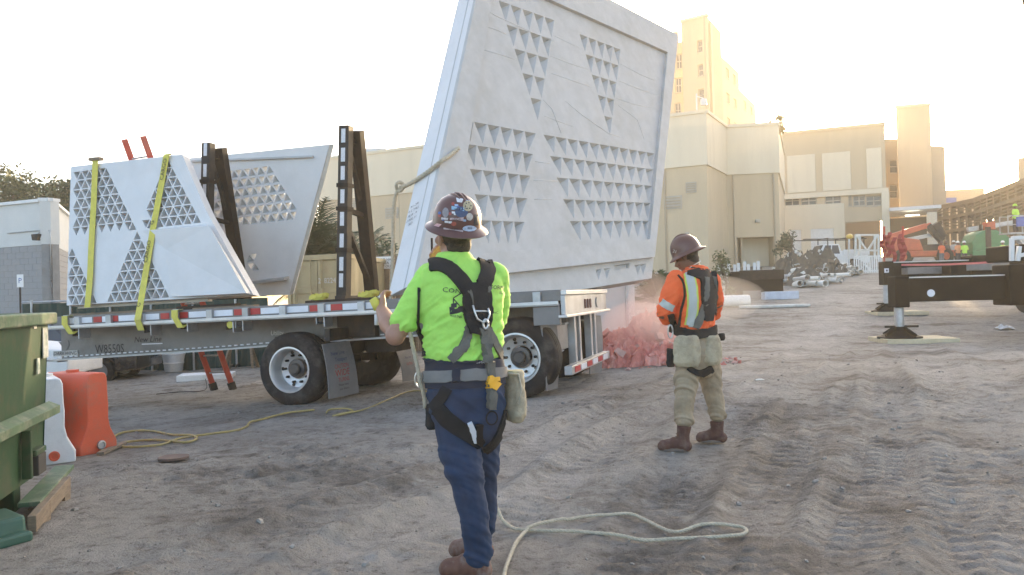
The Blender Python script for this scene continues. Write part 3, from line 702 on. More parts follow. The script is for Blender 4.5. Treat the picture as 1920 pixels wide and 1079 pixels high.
q = P(714, 470, 22); tree('leafy_shrub', 'small leafy shrub beside the bluish edge of the hoisted panel', (q.x, q.y, 0), 3.35, .75, m_leafd, 62, 420, .2, 'shrub', trunk_h=.3)
q = G(1238, 548); q = P(1236, 530, 24); palm('yucca_plant', 'spiky yucca plant showing past the lower corner of the hoisted panel', (q.x, q.y, gz(q.x, q.y)), .75, 24, 1.0, m_leafp, 71, 'plant', stiff=.95, width=.07)
q = P(1362, 540, 33); tree('rounded_bush', 'rounded grey green bush at the wall beside the black bin', (q.x, q.y, gz(q.x, q.y)), 2.1, 1.0, m_leaf, 72, 1500, .16, 'shrub', trunk_h=.1)
q = P(1458, 240, 65.5); tree('roof_shrub', 'scrubby plant growing on the roof corner of the cream banded block', (q.x, q.y, bz1 - .9), P(1458, 214, 65.5).z - bz1 + .9, 1.15, m_leaf, 73, 900, .26, 'shrub', trunk_h=.3)
q = P(1484, 500, 58); tree('corner_bush', 'dark bush at the foot of the beige block corner', (q.x, q.y, gz(q.x, q.y)), 3.0, 1.2, m_leafd, 74, 1200, .26, 'shrub', trunk_h=.1)
# ---------------------------------------------------------------- the flatbed trailer
TA = R(18.0); TT = 0.0262                           # its heading and its nose-down tilt
tx = Vector((math.cos(TA), -math.sin(TA), TT)).normalized(); ty = Vector((math.sin(TA), math.cos(TA), 0)); tz = tx.cross(ty)
p0 = P(1057, 560, 9.5)
TO = Vector((p0.x, p0.y, 0.02))
TM = Matrix((tx, ty, tz)).transposed().to_4x4(); TM.translation = TO
TI = TM.inverted()
trailer = thing('flatbed_trailer', 'long grey aluminium flatbed trailer with two wide single tyres, carrying white panels', 'trailer', mat=TM)
def T(px, py, v=0.0):
    p = TI @ on_plane(px, py, TM @ Vector((0, v, 0)), ty); return (p.x, p.z)
def Tb(name, mat, u0, u1, v0, v1, w0, w1, parent=None, bevel=0.006):
    mb = MB(); mb.box(u0, u1, v0, v1, w0, w1); mb.v = [TM @ q for q in mb.v]; return mb.build(name, mat, parent or trailer, bevel=bevel)
WD = T(700, 564)[1]                                  # deck height
UL = -8.7
WT = 2.59
Tb('deck', m_wood, UL, 0.0, 0.06, WT - 0.06, WD - 0.05, WD, bevel=0.0)
for v in (0.0, WT - 0.05):
    Tb('side_rail', m_alu, UL, 0.0, v, v + 0.05, WD - 0.125, WD + 0.012)
Tb('rub_rail', m_chrome, UL, -0.02, -0.075, -0.06, WD - 0.17, WD - 0.125)
Tb('rub_rail_lip', m_galv, UL, -0.02, -0.060, 0.0, WD - 0.185, WD - 0.16)
wr, wl_ = WD - 0.105, WD - 0.02
reds = [(175, 190), (205, 221), (301, 317), (337, 352), (439, 456), (470, 488), (581, 603), (621, 642)]
for a_, b_ in reds: Tb('red_reflector', m_red, T(a_, 580)[0], T(b_, 580)[0], -0.006, 0.002, wr, wl_, bevel=0)
for a_, b_ in ((130, 172), (191, 204), (222, 298), (354, 436), (489, 578), (604, 620), (643, 700)):
    Tb('white_reflector', m_tape, T(a_, 580)[0], T(b_, 580)[0], -0.005, 0.002, wr, wl_, bevel=0)
for k in range(15):
    u = -0.3 - k * 0.61
    Tb('stake_pocket', m_galv, u - 0.05, u + 0.05, -0.058, -0.002, WD - 0.155, WD - 0.005)
# main beams, fish-bellied: their lower edge follows the photograph
for v in (0.62, WT - 0.66):
    prof = [(UL, WD - 0.06), (-0.1, WD - 0.06)]
    low = [(-0.1, WD - 0.42), (T(800, 640, .62)[0], WD - 0.50), (T(600, 638, .62)[0], T(600, 640, .62)[1]), (T(420, 655, .62)[0], T(420, 654, .62)[1]), (T(95, 675, .62)[0], T(95, 675, .62)[1]), (UL, T(95, 675, .62)[1] - .02)]
    mb = MB(); mb.prism([TM @ Vector((u, v, w)) for u, w in prof + low], ty * 0.02); bm_ = mb.build('main_beam', m_alu, trailer)
    mb = MB()
    for (u0, w0), (u1, w1) in zip(low[:-1], low[1:]):
        mb.hexa([TM @ Vector(q) for q in ((u0, v - .09, w0 - .022), (u1, v - .09, w1 - .022), (u1, v + .11, w1 - .022), (u0, v + .11, w0 - .022), (u0, v - .09, w0 + .003), (u1, v - .09, w1 + .003), (u1, v + .11, w1 + .003), (u0, v + .11, w0 + .003))])
    mb.build('flange', m_galv, bm_)
    if v < 1:
        mb = MB()
        for (u0, w0), (u1, w1) in zip(low[1:-1], low[2:]):
            n_ = int(abs(u1 - u0) / 0.11)
            for k in range(n_):
                u = u0 + (u1 - u0) * k / n_; w = w0 + (w1 - w0) * k / n_ + 0.035
                mb.box(u - .028, u + .028, v - .012, v, w - .009, w + .009, TM)
        tag(mb.build('rivet_row', m_tape, bm_), kind='stuff')
for k in range(18):
    u = UL + 0.25 + k * 0.49
    Tb('cross_member', m_alu, u - .03, u + .03, 0.05, WT - .05, WD - .15, WD - .051, bevel=0)
# wheels
def wheel(px, v, facing, hub_m):
    u, w_ = T(px, 700, v)
    gp = TM @ Vector((u, v, 0)); zg = gz(gp.x, gp.y) + 0.51
    c = TI @ Vector((gp.x, gp.y, zg)); c.y = v
    root = MB(); mt = TM @ Matrix.Translation(c) @ Matrix.Rotation(R(90) * facing, 4, 'X')
    # local z of mt points away from the trailer's centre line
    prof = [(0.30, -0.40), (0.36, -0.425), (0.44, -0.425), (0.495, -0.39), (0.515, -0.33), (0.518, -0.28), (0.505, -0.275), (0.505, -0.265), (0.518, -0.26), (0.519, -0.20), (0.505, -0.195), (0.505, -0.185), (0.519, -0.18), (0.518, -0.13), (0.505, -0.125), (0.505, -0.115), (0.517, -0.11), (0.512, -0.06), (0.49, -0.02), (0.44, 0.005), (0.36, 0.005), (0.30, -0.02)]
    root.lathe(prof, mt, 48, close=True); wh = root.build('wheel', m_rubber, trailer, smooth=40); tag(wh)
    mb = MB(); mb.lathe([(0.312, -0.02), (0.322, 0.006), (0.300, 0.008), (0.288, -0.01), (0.270, -0.06), (0.262, -0.20), (0.15, -0.225), (0.14, -0.24), (0.14, -0.26), (0.30, -0.26), (0.300, -0.03)], mt, 40, close=True); mb.build('rim', m_chrome, wh, smooth=35)
    mb = MB(); mb.lathe([(0.13, -0.24), (0.13, -0.17), (0.085, -0.16), (0.08, -0.10), (0.062, -0.085), (0.0001, -0.085)], mt, 24); mb.build('hub', hub_m, wh, smooth=35)
    for k in range(10):
        a = 2 * math.pi * k / 10; q = Matrix.Translation((0.195 * math.cos(a), 0.195 * math.sin(a), -0.2))
        mb = MB(); mb.lathe([(0.019, -0.03), (0.019, 0.03), (0.012, 0.05), (0.0001, 0.05)], mt @ q, 6); mb.build('lug_nut', m_blacksteel, wh)
    for k in range(5):
        a = 2 * math.pi * (k + .5) / 5; q = Matrix.Translation((0.24 * math.cos(a), 0.24 * math.sin(a), -0.2065))
        mb = MB(); mb.lathe([(0.026, 0), (0.026, 0.006), (0.0001, 0.006)], mt @ q, 10); mb.build('hand_hole', m_dark, wh)
    return c
hub_d = M('greasy_hub', (0.09, 0.085, 0.08), 0.45, 0.5)
c1 = wheel(541, 0.02, 1, hub_d); c2 = wheel(967, 0.02, 1, hub_d)
for cc in (c1, c2):
    px_ = None
    mt_ = Vector((cc.x, WT - .02, cc.z))
    gpw = TM @ mt_
    # far side wheels
    root = MB(); mt = TM @ Matrix.Translation((cc.x, WT - 0.02, cc.z)) @ Matrix.Rotation(R(-90), 4, 'X')
    root.lathe([(0.30, -0.40), (0.36, -0.425), (0.44, -0.425), (0.495, -0.39), (0.515, -0.33), (0.519, -0.20), (0.512, -0.06), (0.44, 0.005), (0.36, 0.005), (0.30, -0.02)], mt, 40, close=True); wh = root.build('wheel', m_rubber, trailer, smooth=40)
    mb = MB(); mb.lathe([(0.302, -0.40), (0.302, -0.02), (0.26, -0.02), (0.25, -0.3), (0.1, -0.31), (0.1, -0.38), (0.27, -0.40)], mt, 30, close=True); mb.build('rim', m_blacksteel, wh, smooth=35)
    mb = MB(); mb.tube([TM @ Vector((cc.x, 0.2, cc.z)), TM @ Vector((cc.x, WT - .2, cc.z))], 0.065, 12); mb.build('axle', m_blacksteel, trailer, smooth=True)
    for v in (0.55, WT - .6):
        Tb('suspension_hanger', m_blacksteel, cc.x - .55, cc.x - .38, v - .05, v + .1, cc.z - .05, WD - .45)
        mb = MB(); mb.beam(TM @ Vector((cc.x - .47, v, cc.z + .0)), TM @ Vector((cc.x + .3, v, cc.z + .02)), .09, .12); mb.build('trailing_arm', m_blacksteel, trailer)
        mb = MB(); mb.lathe([(.10, 0), (.14, .05), (.12, .14), (.14, .23), (.10, .28)], TM @ Matrix.Translation((cc.x + .25, v, cc.z + .08)), 16); mb.build('air_spring', m_rubber, trailer, smooth=True)
    if cc is c1: Tb('air_tank', m_blacksteel, cc.x + .75, cc.x + 1.2, .9, 1.6, WD - .75, WD - .5)
# mud flaps
m_flap = M('grey_mud_flap', (0.17, 0.17, 0.175), 0.6, var=0.15, stain=(0.28, 0.26, 0.23), stain_amt=0.6, stain_scale=3)
m_flapr = M('flap_red_ink', (0.30, 0.03, 0.03), 0.7); m_flapb = M('flap_blue_ink', (0.04, 0.05, 0.13), 0.7)
def flap(corners, v_in, texts, flapname='mud_flap'):
    """corners: the picture positions of top left, top right, bottom right, bottom left with their place across the trailer"""
    q = [on_plane(px, py, TM @ Vector((0, v, 0)), ty) for px, py, v in corners]
    U = (q[1] - q[0]); V = (q[0] - q[3]); n = U.cross(V).normalized()
    mb = MB(); nx_, ny_ = 6, 8
    grid = [[q[3].lerp(q[2], i / nx_).lerp(q[0].lerp(q[1], i / nx_), j / ny_) + n * 0.03 * math.sin(j / ny_ * 3.1) for i in range(nx_ + 1)] for j in range(ny_ + 1)]
    vs = [p for r in grid for p in r]; m_ = len(vs); vs += [p - n * .012 for p in vs]
    fs = []
    for j in range(ny_):
        for i in range(nx_):
            a = j * (nx_ + 1) + i; f = (a, a + 1, a + nx_ + 2, a + nx_ + 1); fs += [f, tuple(k + m_ for k in f[::-1])]
    for i in range(nx_): fs += [(i + 1, i, i + m_, i + 1 + m_)]; k = ny_ * (nx_ + 1) + i; fs += [(k, k + 1, k + 1 + m_, k + m_)]
    for j in range(ny_): a = j * (nx_ + 1); fs += [(a, a + nx_ + 1, a + nx_ + 1 + m_, a + m_)]; b = a + nx_; fs += [(b + nx_ + 1, b, b + m_, b + nx_ + 1 + m_)]
    mb.add(vs, fs); fo = mb.build(flapname, m_flap, trailer, smooth=30)
    u_ = U.normalized(); v_ = n.cross(u_).normalized(); wU = U.length; hV = V.length
    if v_.dot(V) < 0: v_ = -v_
    for (s, h, body, sz, mt, sx) in texts:
        c = q[3].lerp(q[2], s).lerp(q[0].lerp(q[1], s), h) + n * 0.03 * math.sin(h * 3.1)
        vd = V.normalized()
        lettering('lettering', body, sz * hV, (c, u_, vd, n), mt, fo, 0.006, sx)
tx1 = [(.45, .80, 'New Line', .105, m_flapb, .95), (.52, .68, 'Transport', .105, m_flapb, .8), (.50, .555, 'CAUTION', .11, m_flapr, .8), (.50, .43, 'WIDE', .17, m_flapr, .95), (.52, .305, 'TURNS', .11, m_flapr, .9), (.50, .215, 'Please keep', .06, m_ink, 1), (.52, .14, 'your distance', .06, m_ink, .9)]
flap([(604, 646, .02), (655, 638, .60), (673, 737, .60), (617, 749, .02)], 0, tx1)
Tb('flap_bracket', m_blacksteel, c1.x + .60, c1.x + .68, 0.0, .66, WD - .52, WD - .35)
Tb('fender_arm', m_blacksteel, c1.x + .5, c1.x + 1.1, .5, .64, WD - .5, WD - .19)
flap([(1012, 600, .02), (1042, 597, .60), (1046, 728, .60), (1025, 733, .02)], 0, [(.5, .78, 'New Line', .09, m_flapb, .7), (.5, .66, 'Transport', .09, m_flapb, .6), (.5, .5, 'CAUTION', .075, m_flapr, .6), (.5, .4, 'WIDE', .1, m_flapr, .7)])
flap([(742, 655, 1.95), (772, 650, 2.5), (786, 712, 2.5), (756, 716, 1.95)], 0, [(.5, .7, 'New Line', .12, m_flapb, .8), (.5, .5, 'CAUTION', .12, m_flapr, .7)])
# rear end
Tb('rear_sill', m_galv, -0.01, 0.05, 0.0, WT, WD - .30, WD - .06)
Tb('rear_trim', m_chrome, 0.0, 0.075, -0.01, WT + .01, WD - .055, WD + .0)
Tb('rear_trim', m_chrome, -0.02, 0.09, -0.1, WT + .1, WD - .335, WD - .302)
for k in range(3): Tb('tail_light', M('tail_lamp', (.08, .02, .02), .2), 0.049, 0.066, 1.05 + .16 * k, 1.13 + .16 * k, WD - .25, WD - .12, bevel=.02)
mb = MB(); mb.lathe([(.001, 0), (.075, 0), (.075, .02), (.001, .02)], TM @ Matrix.Translation((.05, 1.85, WD - .18)) @ Matrix.Rotation(R(90), 4, 'Y'), 18); mb.build('round_lamp', m_galv, trailer)
Tb('corner_box', m_alu, -0.36, -0.02, -0.03, .05, WD - .42, WD - .19)
for v in (.72, 1.0, 1.72, 2.0): Tb('guard_upright', m_galv, -0.12, -0.02, v, v + .09, WD - 1.02, WD - .336)
Tb('guard_bar', m_galv, -0.02, .08, .06, WT - .1, WD - 1.05, WD - .94)
for k in range(6): Tb('guard_reflector', m_red if k % 2 == 0 else m_tape, .079, .085, .2 + .36 * k, .5 + .36 * k, WD - 1.03, WD - .96, bevel=0)
Tb('rear_plate', m_galv, -.3, -.28, .7, 1.9, WD - .8, WD - .34)
flap([(1100, 590, 2.0), (1126, 592, 2.55), (1128, 698, 2.55), (1106, 702, 2.0)], 0, [])
# winches with rolled straps, lettering on the beam
for px, py, yel in ((150, 622, 1), (284, 615, 1), (352, 608, 0), (455, 606, 0), (437, 609, 1), (606, 598, 0)):
    u, w = T(px, py, .05)
    mb = MB(); mb.tube([TM @ Vector((u, -.02, w)), TM @ Vector((u, .16, w))], .052, 14); wn_ = mb.build('winch', m_yellow if (px == 437) else m_blacksteel, trailer, smooth=35)
    Tb('winch_bracket', m_blacksteel if px != 455 and px != 606 else m_galv, u - .07, u - .055, -.03, .17, w - .07, WD - .18, wn_); Tb('winch_bracket', m_galv, u + .055, u + .075, -.04, .17, w - .11, WD - .18, wn_)
def beamtext(body, px, py, size, mat, sx=1.0, it=0.0):
    u, w = T(px, py, .62); n = -ty; lettering('lettering', body, size, (TM @ Vector((u, .62, w)), tx, (tz + tx * it).normalized(), n), mat, trailer, .006, sx)
m_emb = M('embossed_grey', (.20, .19, .18), .6)
beamtext('W8550S', 206, 655, .20, m_ink, .85)
beamtext('New Line', 278, 637, .13, m_ink, 1.05, .3); beamtext('Transport', 288, 652, .12, m_emb, 1.05, .3)
u, w = T(286, 645, .62); Tb('stripe', m_tape, u - .2, u + .2, .607, .616, w - .008, w + .008, bevel=0)
u, w = T(124, 663, .62); Tb('name_plate', m_galv, u - .26, u + .26, .604, .617, w - .045, w + .045, bevel=0)
lettering('lettering', 'DARKWING', .09, (TM @ Vector((u, .604, w)), tx, (tz + tx * .25).normalized(), -ty), m_ink, trailer, .004, 1.0)
mb = MB(); u, w = T(121, 647, .62); mb.prism([TM @ Vector((u + a, .612, w + b)) for a, b in ((-.12, .06), (-.03, .04), (.03, .09), (.09, .07), (.11, 0), (.06, -.08), (.0, -.1), (-.03, -.05))], ty * .006); mb.build('emblem', m_emb, trailer)
beamtext('Utility', 520, 625, .10, m_fade, .9, .2)

# timber bearers on the deck
for i, (px0, px1, v, h) in enumerate(((130, 455, .35, .05), (150, 460, 1.1, .05))):
    u0 = T(px0, 575, v)[0]; u1 = T(px1, 565, v)[0]
    mb = MB(); mb.box(u0, u1, v, v + .09, WD + .001, WD + h, TM); tag(mb.build('timber_bearer', m_wood, None, bevel=.004), ('long rough timber under the near edge of the lattice panel', 'long rough timber under the middle of the deck load')[i], 'timber')
for i, (px0, px1, v, h, mt) in enumerate(((360, 475, .12, .035, m_wood), (330, 440, .2, .07, m_rustdark), (572, 700, .25, .05, m_rustdark))):
    u0 = T(px0, 570, v)[0]; u1 = T(px1, 565, v)[0]
    mb = MB(); mb.box(u0, u1, v, v + .14, WD + .001, WD + h, TM); tag(mb.build('deck_bearer', mt, None, bevel=.004), ('short pale board lying on the deck at the lattice panel tip', 'dark plank lying across the deck edge under the lattice panel', 'flat dark steel skid under the taller frame on the deck')[i], 'bearer')

# ---------------------------------------------------------------- steel A-frames on the deck
m_stick = M('sticker_white', (.62, .62, .64), .5, var=.15, scale=40)
def aframe(label, post_top, post_bot, leg_top, leg_bot, vp, vl, stickers, w, extra):
    def at(px, py, v): return on_plane(px, py, TM @ Vector((0, v, 0)), ty)
    b = at(*post_bot, vp); t = thing('steel_a_frame', label, 'frame', b)
    a_ = at(*post_top, vp); mb = MB(); mb.beam(b, a_, w, w * .9, ty); post = mb.build('post', m_blacksteel, t, bevel=.008)
    dirp = (a_ - b).normalized(); f = -ty
    for s in stickers:
        c = b.lerp(a_, s); mb = MB(); mb.beam(c - dirp * .10 + f * w * .455, c + dirp * .10 + f * w * .455, w * .40, .004, ty); st = mb.build('sticker', m_stick, post)
    for s in extra:
        c = b.lerp(a_, s); mb = MB(); mb.beam(c - dirp * .03, c + dirp * .03, w * 1.16, w * 1.1, ty); mb.build('band', m_rustdark, post, bevel=.004)
    lb = at(*leg_bot, vl); lt = at(*leg_top, vp + .22)
    mb = MB(); mb.beam(lb, lt, w * 1.15, w * .9, ty); mb.build('leg', m_rustdark, t, bevel=.008)
    for (s0, s1) in ((.52, .50), (.93, .93)):
        mb = MB(); mb.beam(b.lerp(a_, s0), lb.lerp(lt, s1), w * .4, w * .4); mb.build('cross_tie', m_rustdark, t)
    mb = MB(); mb.beam(b.lerp(a_, .45), lb + (lt - lb) * .05, w * .5, w * .3); mb.build('diagonal', m_blacksteel, t)
    mb = MB(); mb.beam(b.lerp(a_, .95), lb.lerp(lt, .5), w * .4, w * .3); mb.build('diagonal', m_blacksteel, t)
    mb = MB(); mb.beam(Vector(b) - Vector((0, 0, .0)) - ty * .1, TM @ Vector(((TI @ lb).x, vl + .15, (TI @ b).z)), w, .08); mb.build('foot_beam', m_blacksteel, t, bevel=.006)
aframe('black steel A-frame between the two lattice panels on the trailer deck', (391, 269), (385, 558), (412, 278), (455, 556), .95, 1.75, (.955, .82, .69, .58), .155, (.50, .75))
aframe('taller black steel A-frame standing alone near the hoisted panel, white stickers down its post', (649, 237), (644, 560), (668, 246), (698, 556), .75, 1.75, (.94, .83, .725, .59, .46, .335, .20, .105), .165, (.655, .52, .28))

# ---------------------------------------------------------------- precast panels
def pframe(o, x, y):
    """frame through o: u towards x, v in the plane towards y, n towards the viewer"""
    u = (x - o).normalized(); v = (y - o); v = (v - u * v.dot(u)).normalized(); return (o, u, v, u.cross(v))
def pp(F, px, py, lift=0.0):
    p = on_plane(px, py, F[0] + F[3] * lift, F[3]) - F[0]; return (p.dot(F[1]), p.dot(F[2]))
def pl(F, pts, lift=0.0): return [pp(F, x, y, lift) for x, y in pts]
# panel with the X of lattice triangles, leaning on the near side of the frame
oo = on_plane(125, 573, TM @ Vector((0, .22, 0)), ty); ox = on_plane(475, 553, TM @ Vector((0, .22, 0)), ty)
oy = on_plane(133, 313, TM @ Vector((0, .62, 0)), ty)
F1 = pframe(oo, ox, oy)
pan = thing('lattice_panel', 'white precast panel with an X of triangle lattice, strapped to the trailer with yellow webbing', 'panel', oo)
out1 = pl(F1, [(125, 573), (475, 553), (388, 398), (341, 290), (133, 313)])
ap, lb, rb = (Vector(pp(F1, *q)) for q in ((257, 432), (199, 568), (319, 559)))
ea = (rb - lb) / 7; eb = (ap - lb) / 7
regions = [pl(F1, r) for r in ([(136, 317), (196, 309), (252, 428), (134, 436)], [(314, 297), (383, 416), (264, 429)], [(131, 452), (184, 566), (127, 570)], [(257, 436), (202, 566), (317, 558)])]
holes = []
for i in range(-14, 22):
    for j in range(-2, 18):
        o_ = lb + ea * i + eb * j
        for tri in ((o_, o_ + ea, o_ + eb), (o_ + ea, o_ + ea + eb, o_ + eb)):
            c_ = (tri[0] + tri[1] + tri[2]) / 3
            tr_ = shrink([tuple(q) for q in tri], .83)
            if any(all(inside(rg, *q) for q in shrink([tuple(q2) for q2 in tri], .2)) for rg in regions): holes.append((tr_, 'pit', .13, .9))
mb = MB(); slab(mb, F1, out1, holes, .16); mb.build('slab', m_conc_w, pan)
# the folded pyramid that stands proud at its lower right, and the bevelled end
def fold(pts, faces, nm):
    mb = MB(); vs = [(F1[0] + F1[1] * pp(F1, x, y, h)[0] + F1[2] * pp(F1, x, y, h)[1] + F1[3] * h) for x, y, h in pts]
    mb.add(vs, faces); return mb.build(nm, m_conc_w, pan)
fold([(266, 433, .004), (386, 421, .004), (311, 468, .02), (321, 557, .02), (470, 551, .03), (392, 424, .26), (462, 550, .26)], [(0, 1, 5, 2), (0, 2, 3), (2, 5, 6, 3), (5, 4, 6), (3, 6, 4), (1, 4, 5)], 'folded_face')
mb = MB(); e0 = [(320, 291), (387, 417), (474, 552)]; e1 = [(346, 291), (404, 425), (478, 552)]
def fv(x, y, h): s = pp(F1, x, y, h); return F1[0] + F1[1] * s[0] + F1[2] * s[1] + F1[3] * h
vs = [fv(*q, .003) for q in e0] + [fv(q[0], q[1], -.12) for q in e1] + [fv(*q, -.14) for q in e0]
mb.add(vs, [(0, 1, 4, 3), (1, 2, 5, 4), (3, 4, 7, 6), (4, 5, 8, 7)]); mb.build('bevelled_end', m_conc_w, pan)
mb = MB(); o_ = F1[0] + F1[3] * -.16; mb.beam(o_ + F1[1] * .1 + F1[2] * .02, o_ + F1[1] * 2.6 + F1[2] * .02, .1, .1); mb.build('bottom_rib', m_conc_b, pan)
# its straps
def strap(pts, F, w, label, thick=.006, extra=()):
    mb = MB(); prev = None; rows = []
    for x, y, h in pts:
        p = fv(x, y, h); rows.append(p)
    sd = F[1]
    vs = []
    for p in rows: vs += [p - sd * w / 2, p + sd * w / 2, p + sd * w / 2 + F[3] * thick, p - sd * w / 2 + F[3] * thick]
    fs = []
    for i in range(len(rows) - 1):
        a = i * 4
        for k in range(4): fs.append((a + k, a + (k + 1) % 4, a + 4 + (k + 1) % 4, a + 4 + k))
    fs += [(3, 2, 1, 0), tuple(len(vs) - 4 + k for k in range(4))]
    mb.add(vs, fs); return mb
s1 = thing('ratchet_strap', 'plain yellow strap running straight down the left half of the lattice panel', 'strap', fv(165, 578, .05))
mb = strap([(184, 300, -.18), (181, 296, .0), (179, 300, .035), (176, 380, .03), (171, 470, .03), (169, 520, .035), (164, 577, .05)], F1, .115, ''); mb.build('webbing', m_yellow, s1)
mb = MB(); mb.beam(fv(170, 300, .02), fv(190, 298, .02), .1, .05); mb.build('corner_guard', m_wood, s1, bevel=.005)
s2 = thing('ratchet_strap', 'yellow strap printed with black letters slanting across the lattice panel to the rail', 'strap', fv(262, 598, .2))
mb = strap([(317, 292, -.18), (315, 289, 0), (312, 292, .035), (303, 345, .03), (287, 430, .03), (272, 520, .04), (262, 580, .24), (258, 600, .27), (265, 620, .2)], F1, .115, ''); mb.build('webbing', m_yellow, s2)
for (x, y) in ((308, 318), (287, 418), (278, 472), (262, 572)):
    d_ = (fv(312, 292, .05) - fv(272, 520, .05)).normalized(); c_ = fv(x - 1, y, .045 if y < 530 else .235)
    lettering('lettering', 'CARGO' if y in (318, 472) else 'G', .10, (c_, d_, -F1[1], F1[3]), m_ink, s2, .008)
for k, (x0, y0, x1, y1) in enumerate(((122, 594, 133, 627), (328, 580, 338, 615))):
    st = thing('strap_tail', ('short yellow strap tail hooked over the rail under the lattice panel left corner', 'short yellow strap tail hooked over the rail beside a red reflector')[k], 'strap', TM @ Vector((T(x0, y0)[0], -.09, T(x1, y1)[1])))
    u0, w0 = T(x0, y0, -.08); u1, w1 = T(x1, y1, -.08); mb = MB()
    vs = []
    for (u, v, w) in ((u0, .02, WD + .016), (u0, -.085, WD + .01), (u0, -.09, w0 - .12), (u1, -.07, w1), (u1 + .03, .03, w1 + .06)):
        vs += [TM @ Vector((u - .055, v, w)), TM @ Vector((u + .055, v, w)), TM @ Vector((u + .055, v - .008, w + .006)), TM @ Vector((u - .055, v - .008, w + .006))]
    fs = [(a * 4 + q, a * 4 + (q + 1) % 4, a * 4 + 4 + (q + 1) % 4, a * 4 + 4 + q) for a in range(4) for q in range(4)] + [(3, 2, 1, 0), (16, 17, 18, 19)]
    mb.add(vs, fs); mb.build('webbing', m_yellow, st)
    mb = MB(); mb.beam(TM @ Vector((u0 - .05, -.02, WD + .022)), TM @ Vector((u0 + .05, -.02, WD + .022)), .1, .012); mb.build('hook_plate', m_galv, st)

# second panel, seen with the sky through its holes, leaning on the far side
o2 = on_plane(480, 556, TM @ Vector((0, 2.15, 0)), ty); x2 = on_plane(541, 553, TM @ Vector((0, 2.15, 0)), ty); y2 = on_plane(430, 290, TM @ Vector((0, 1.75, 0)), ty)
F2 = pframe(o2, x2, y2)
pan2 = thing('pierced_panel', 'grey white precast panel with triangular holes and a slanted edge, behind the black frame', 'panel', o2)
out2 = pl(F2, [(345, 562), (542, 553), (618, 271), (355, 297)])
a2 = Vector(pp(F2, 452, 424)); bx2 = (Vector(pp(F2, 552, 414)) - a2) / 6; by2 = (Vector(pp(F2, 438, 318)) - a2) / 6 + bx2 * 0.5
rg2 = [pl(F2, [(380, 322), (507, 304), (556, 398), (548, 418), (395, 432)]), pl(F2, [(455, 460), (472, 462), (497, 512), (465, 520)]), pl(F2, [(482, 540), (510, 536), (518, 552), (482, 554)])]
h2 = []
for i in range(-14, 14):
    for j in range(-9, 9):
        o_ = a2 + bx2 * i + by2 * j
        for n_, tri in enumerate(((o_, o_ + bx2, o_ + by2), (o_ + bx2, o_ + bx2 + by2, o_ + by2))):
            tl = [tuple(q) for q in tri]
            if any(all(inside(rg, *q) for q in shrink(tl, .4)) for rg in rg2): h2.append((shrink(tl, .66), 'through') if n_ else (shrink(tl, .82), 'pyramid', .13, (0, 0)))
mb = MB(); slab(mb, F2, out2, h2, .15); mb.build('slab', m_conc_w, pan2)
def fv2(x, y, h): s = pp(F2, x, y, h); return F2[0] + F2[1] * s[0] + F2[2] * s[1] + F2[3] * h
mb = MB(); mb.hexa([fv2(541, 554, -.15), fv2(549, 552, -.15), fv2(549, 552, -.01), fv2(541.3, 554, -.01), fv2(617, 271, -.15), fv2(626, 271, -.15), fv2(626, 271, -.01), fv2(617.3, 271, -.01)]); mb.build('raw_edge', m_conc_b, pan2)
mb = MB(); mb.beam(fv2(360, 303, .02), fv2(587, 294, .02), .05, .03); mb.build('ledge', m_conc, pan2)
mb = MB(); mb.beam(fv2(482, 528, .02), fv2(541, 521, .02), .25, .05, F2[2]); mb.build('bottom_rail', m_conc, pan2)

# the hoisted panel: front corners measured in the picture, the plane leaning back
BL = P(778, 531, 8.9); BRp = P(1226, 484, 13.2)
uu = (BRp - BL).normalized(); nh = Vector((uu.y, -uu.x, 0)).normalized(); lean = .30
nn_ = (nh * math.cos(lean) + Vector((0, 0, 1)) * math.sin(lean)); nn_ = (nn_ - uu * nn_.dot(uu)).normalized()
F3 = (BL, uu, nn_.cross(uu), nn_)
hp = thing('hoisted_panel', 'huge white precast panel hanging tilted above the trailer, rows of triangular pockets in its face', 'panel', BL)
TH3 = .50
out3 = pl(F3, [(778, 531), (1228, 482), (1272, 66), (918, -118)])
inn3 = pl(F3, [(846, 481), (1219, 449), (1252, 98), (930, -46)])
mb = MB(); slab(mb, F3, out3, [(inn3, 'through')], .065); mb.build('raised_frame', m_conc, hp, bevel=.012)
F3b = (F3[0] - F3[3] * .065, F3[1], F3[2], F3[3])
h3 = []
def addtri(tri, k=.93):
    c = shrink(tri, k); h = max(q[1] for q in tri) - min(q[1] for q in tri); h3.append((c, 'pyramid', .13, (0, h * .17)))
for cn in ([(934, 0), (1040, 38), (1009, 229)], [(1086, 63), (1164, 93), (1144, 256)]):
    a_, b_, c_ = (Vector(q) for q in pl(F3b, cn)); n_ = 5
    for r in range(n_):
        for k in range(n_ - r):
            p_ = a_ + (b_ - a_) * (k / n_) + (c_ - a_) * (r / n_)
            addtri([tuple(p_), tuple(p_ + (b_ - a_) / n_), tuple(p_ + (c_ - a_) / n_)])
for cn, cnt in (([(862, 223), (1005, 250), (978, 462), (908, 462)], (6, 6, 5, 4, 4)), ([(1018, 252), (1228, 288), (1219, 448), (1080, 456)], (11, 10, 9, 9, 8))):
    tl, tr_, br, bl = (Vector(q) for q in pl(F3b, cn)); nr = len(cnt)
    for r, n_ in enumerate(cnt):
        y0, y1 = r / nr, (r + .94) / nr
        for k in range(n_):
            a_ = tl.lerp(bl, y0).lerp(tr_.lerp(br, y0), k / n_); b_ = tl.lerp(bl, y0).lerp(tr_.lerp(br, y0), (k + 1) / n_); c_ = tl.lerp(bl, y1).lerp(tr_.lerp(br, y1), (k + .5) / n_)
            addtri([tuple(a_), tuple(b_), tuple(c_)], .95)
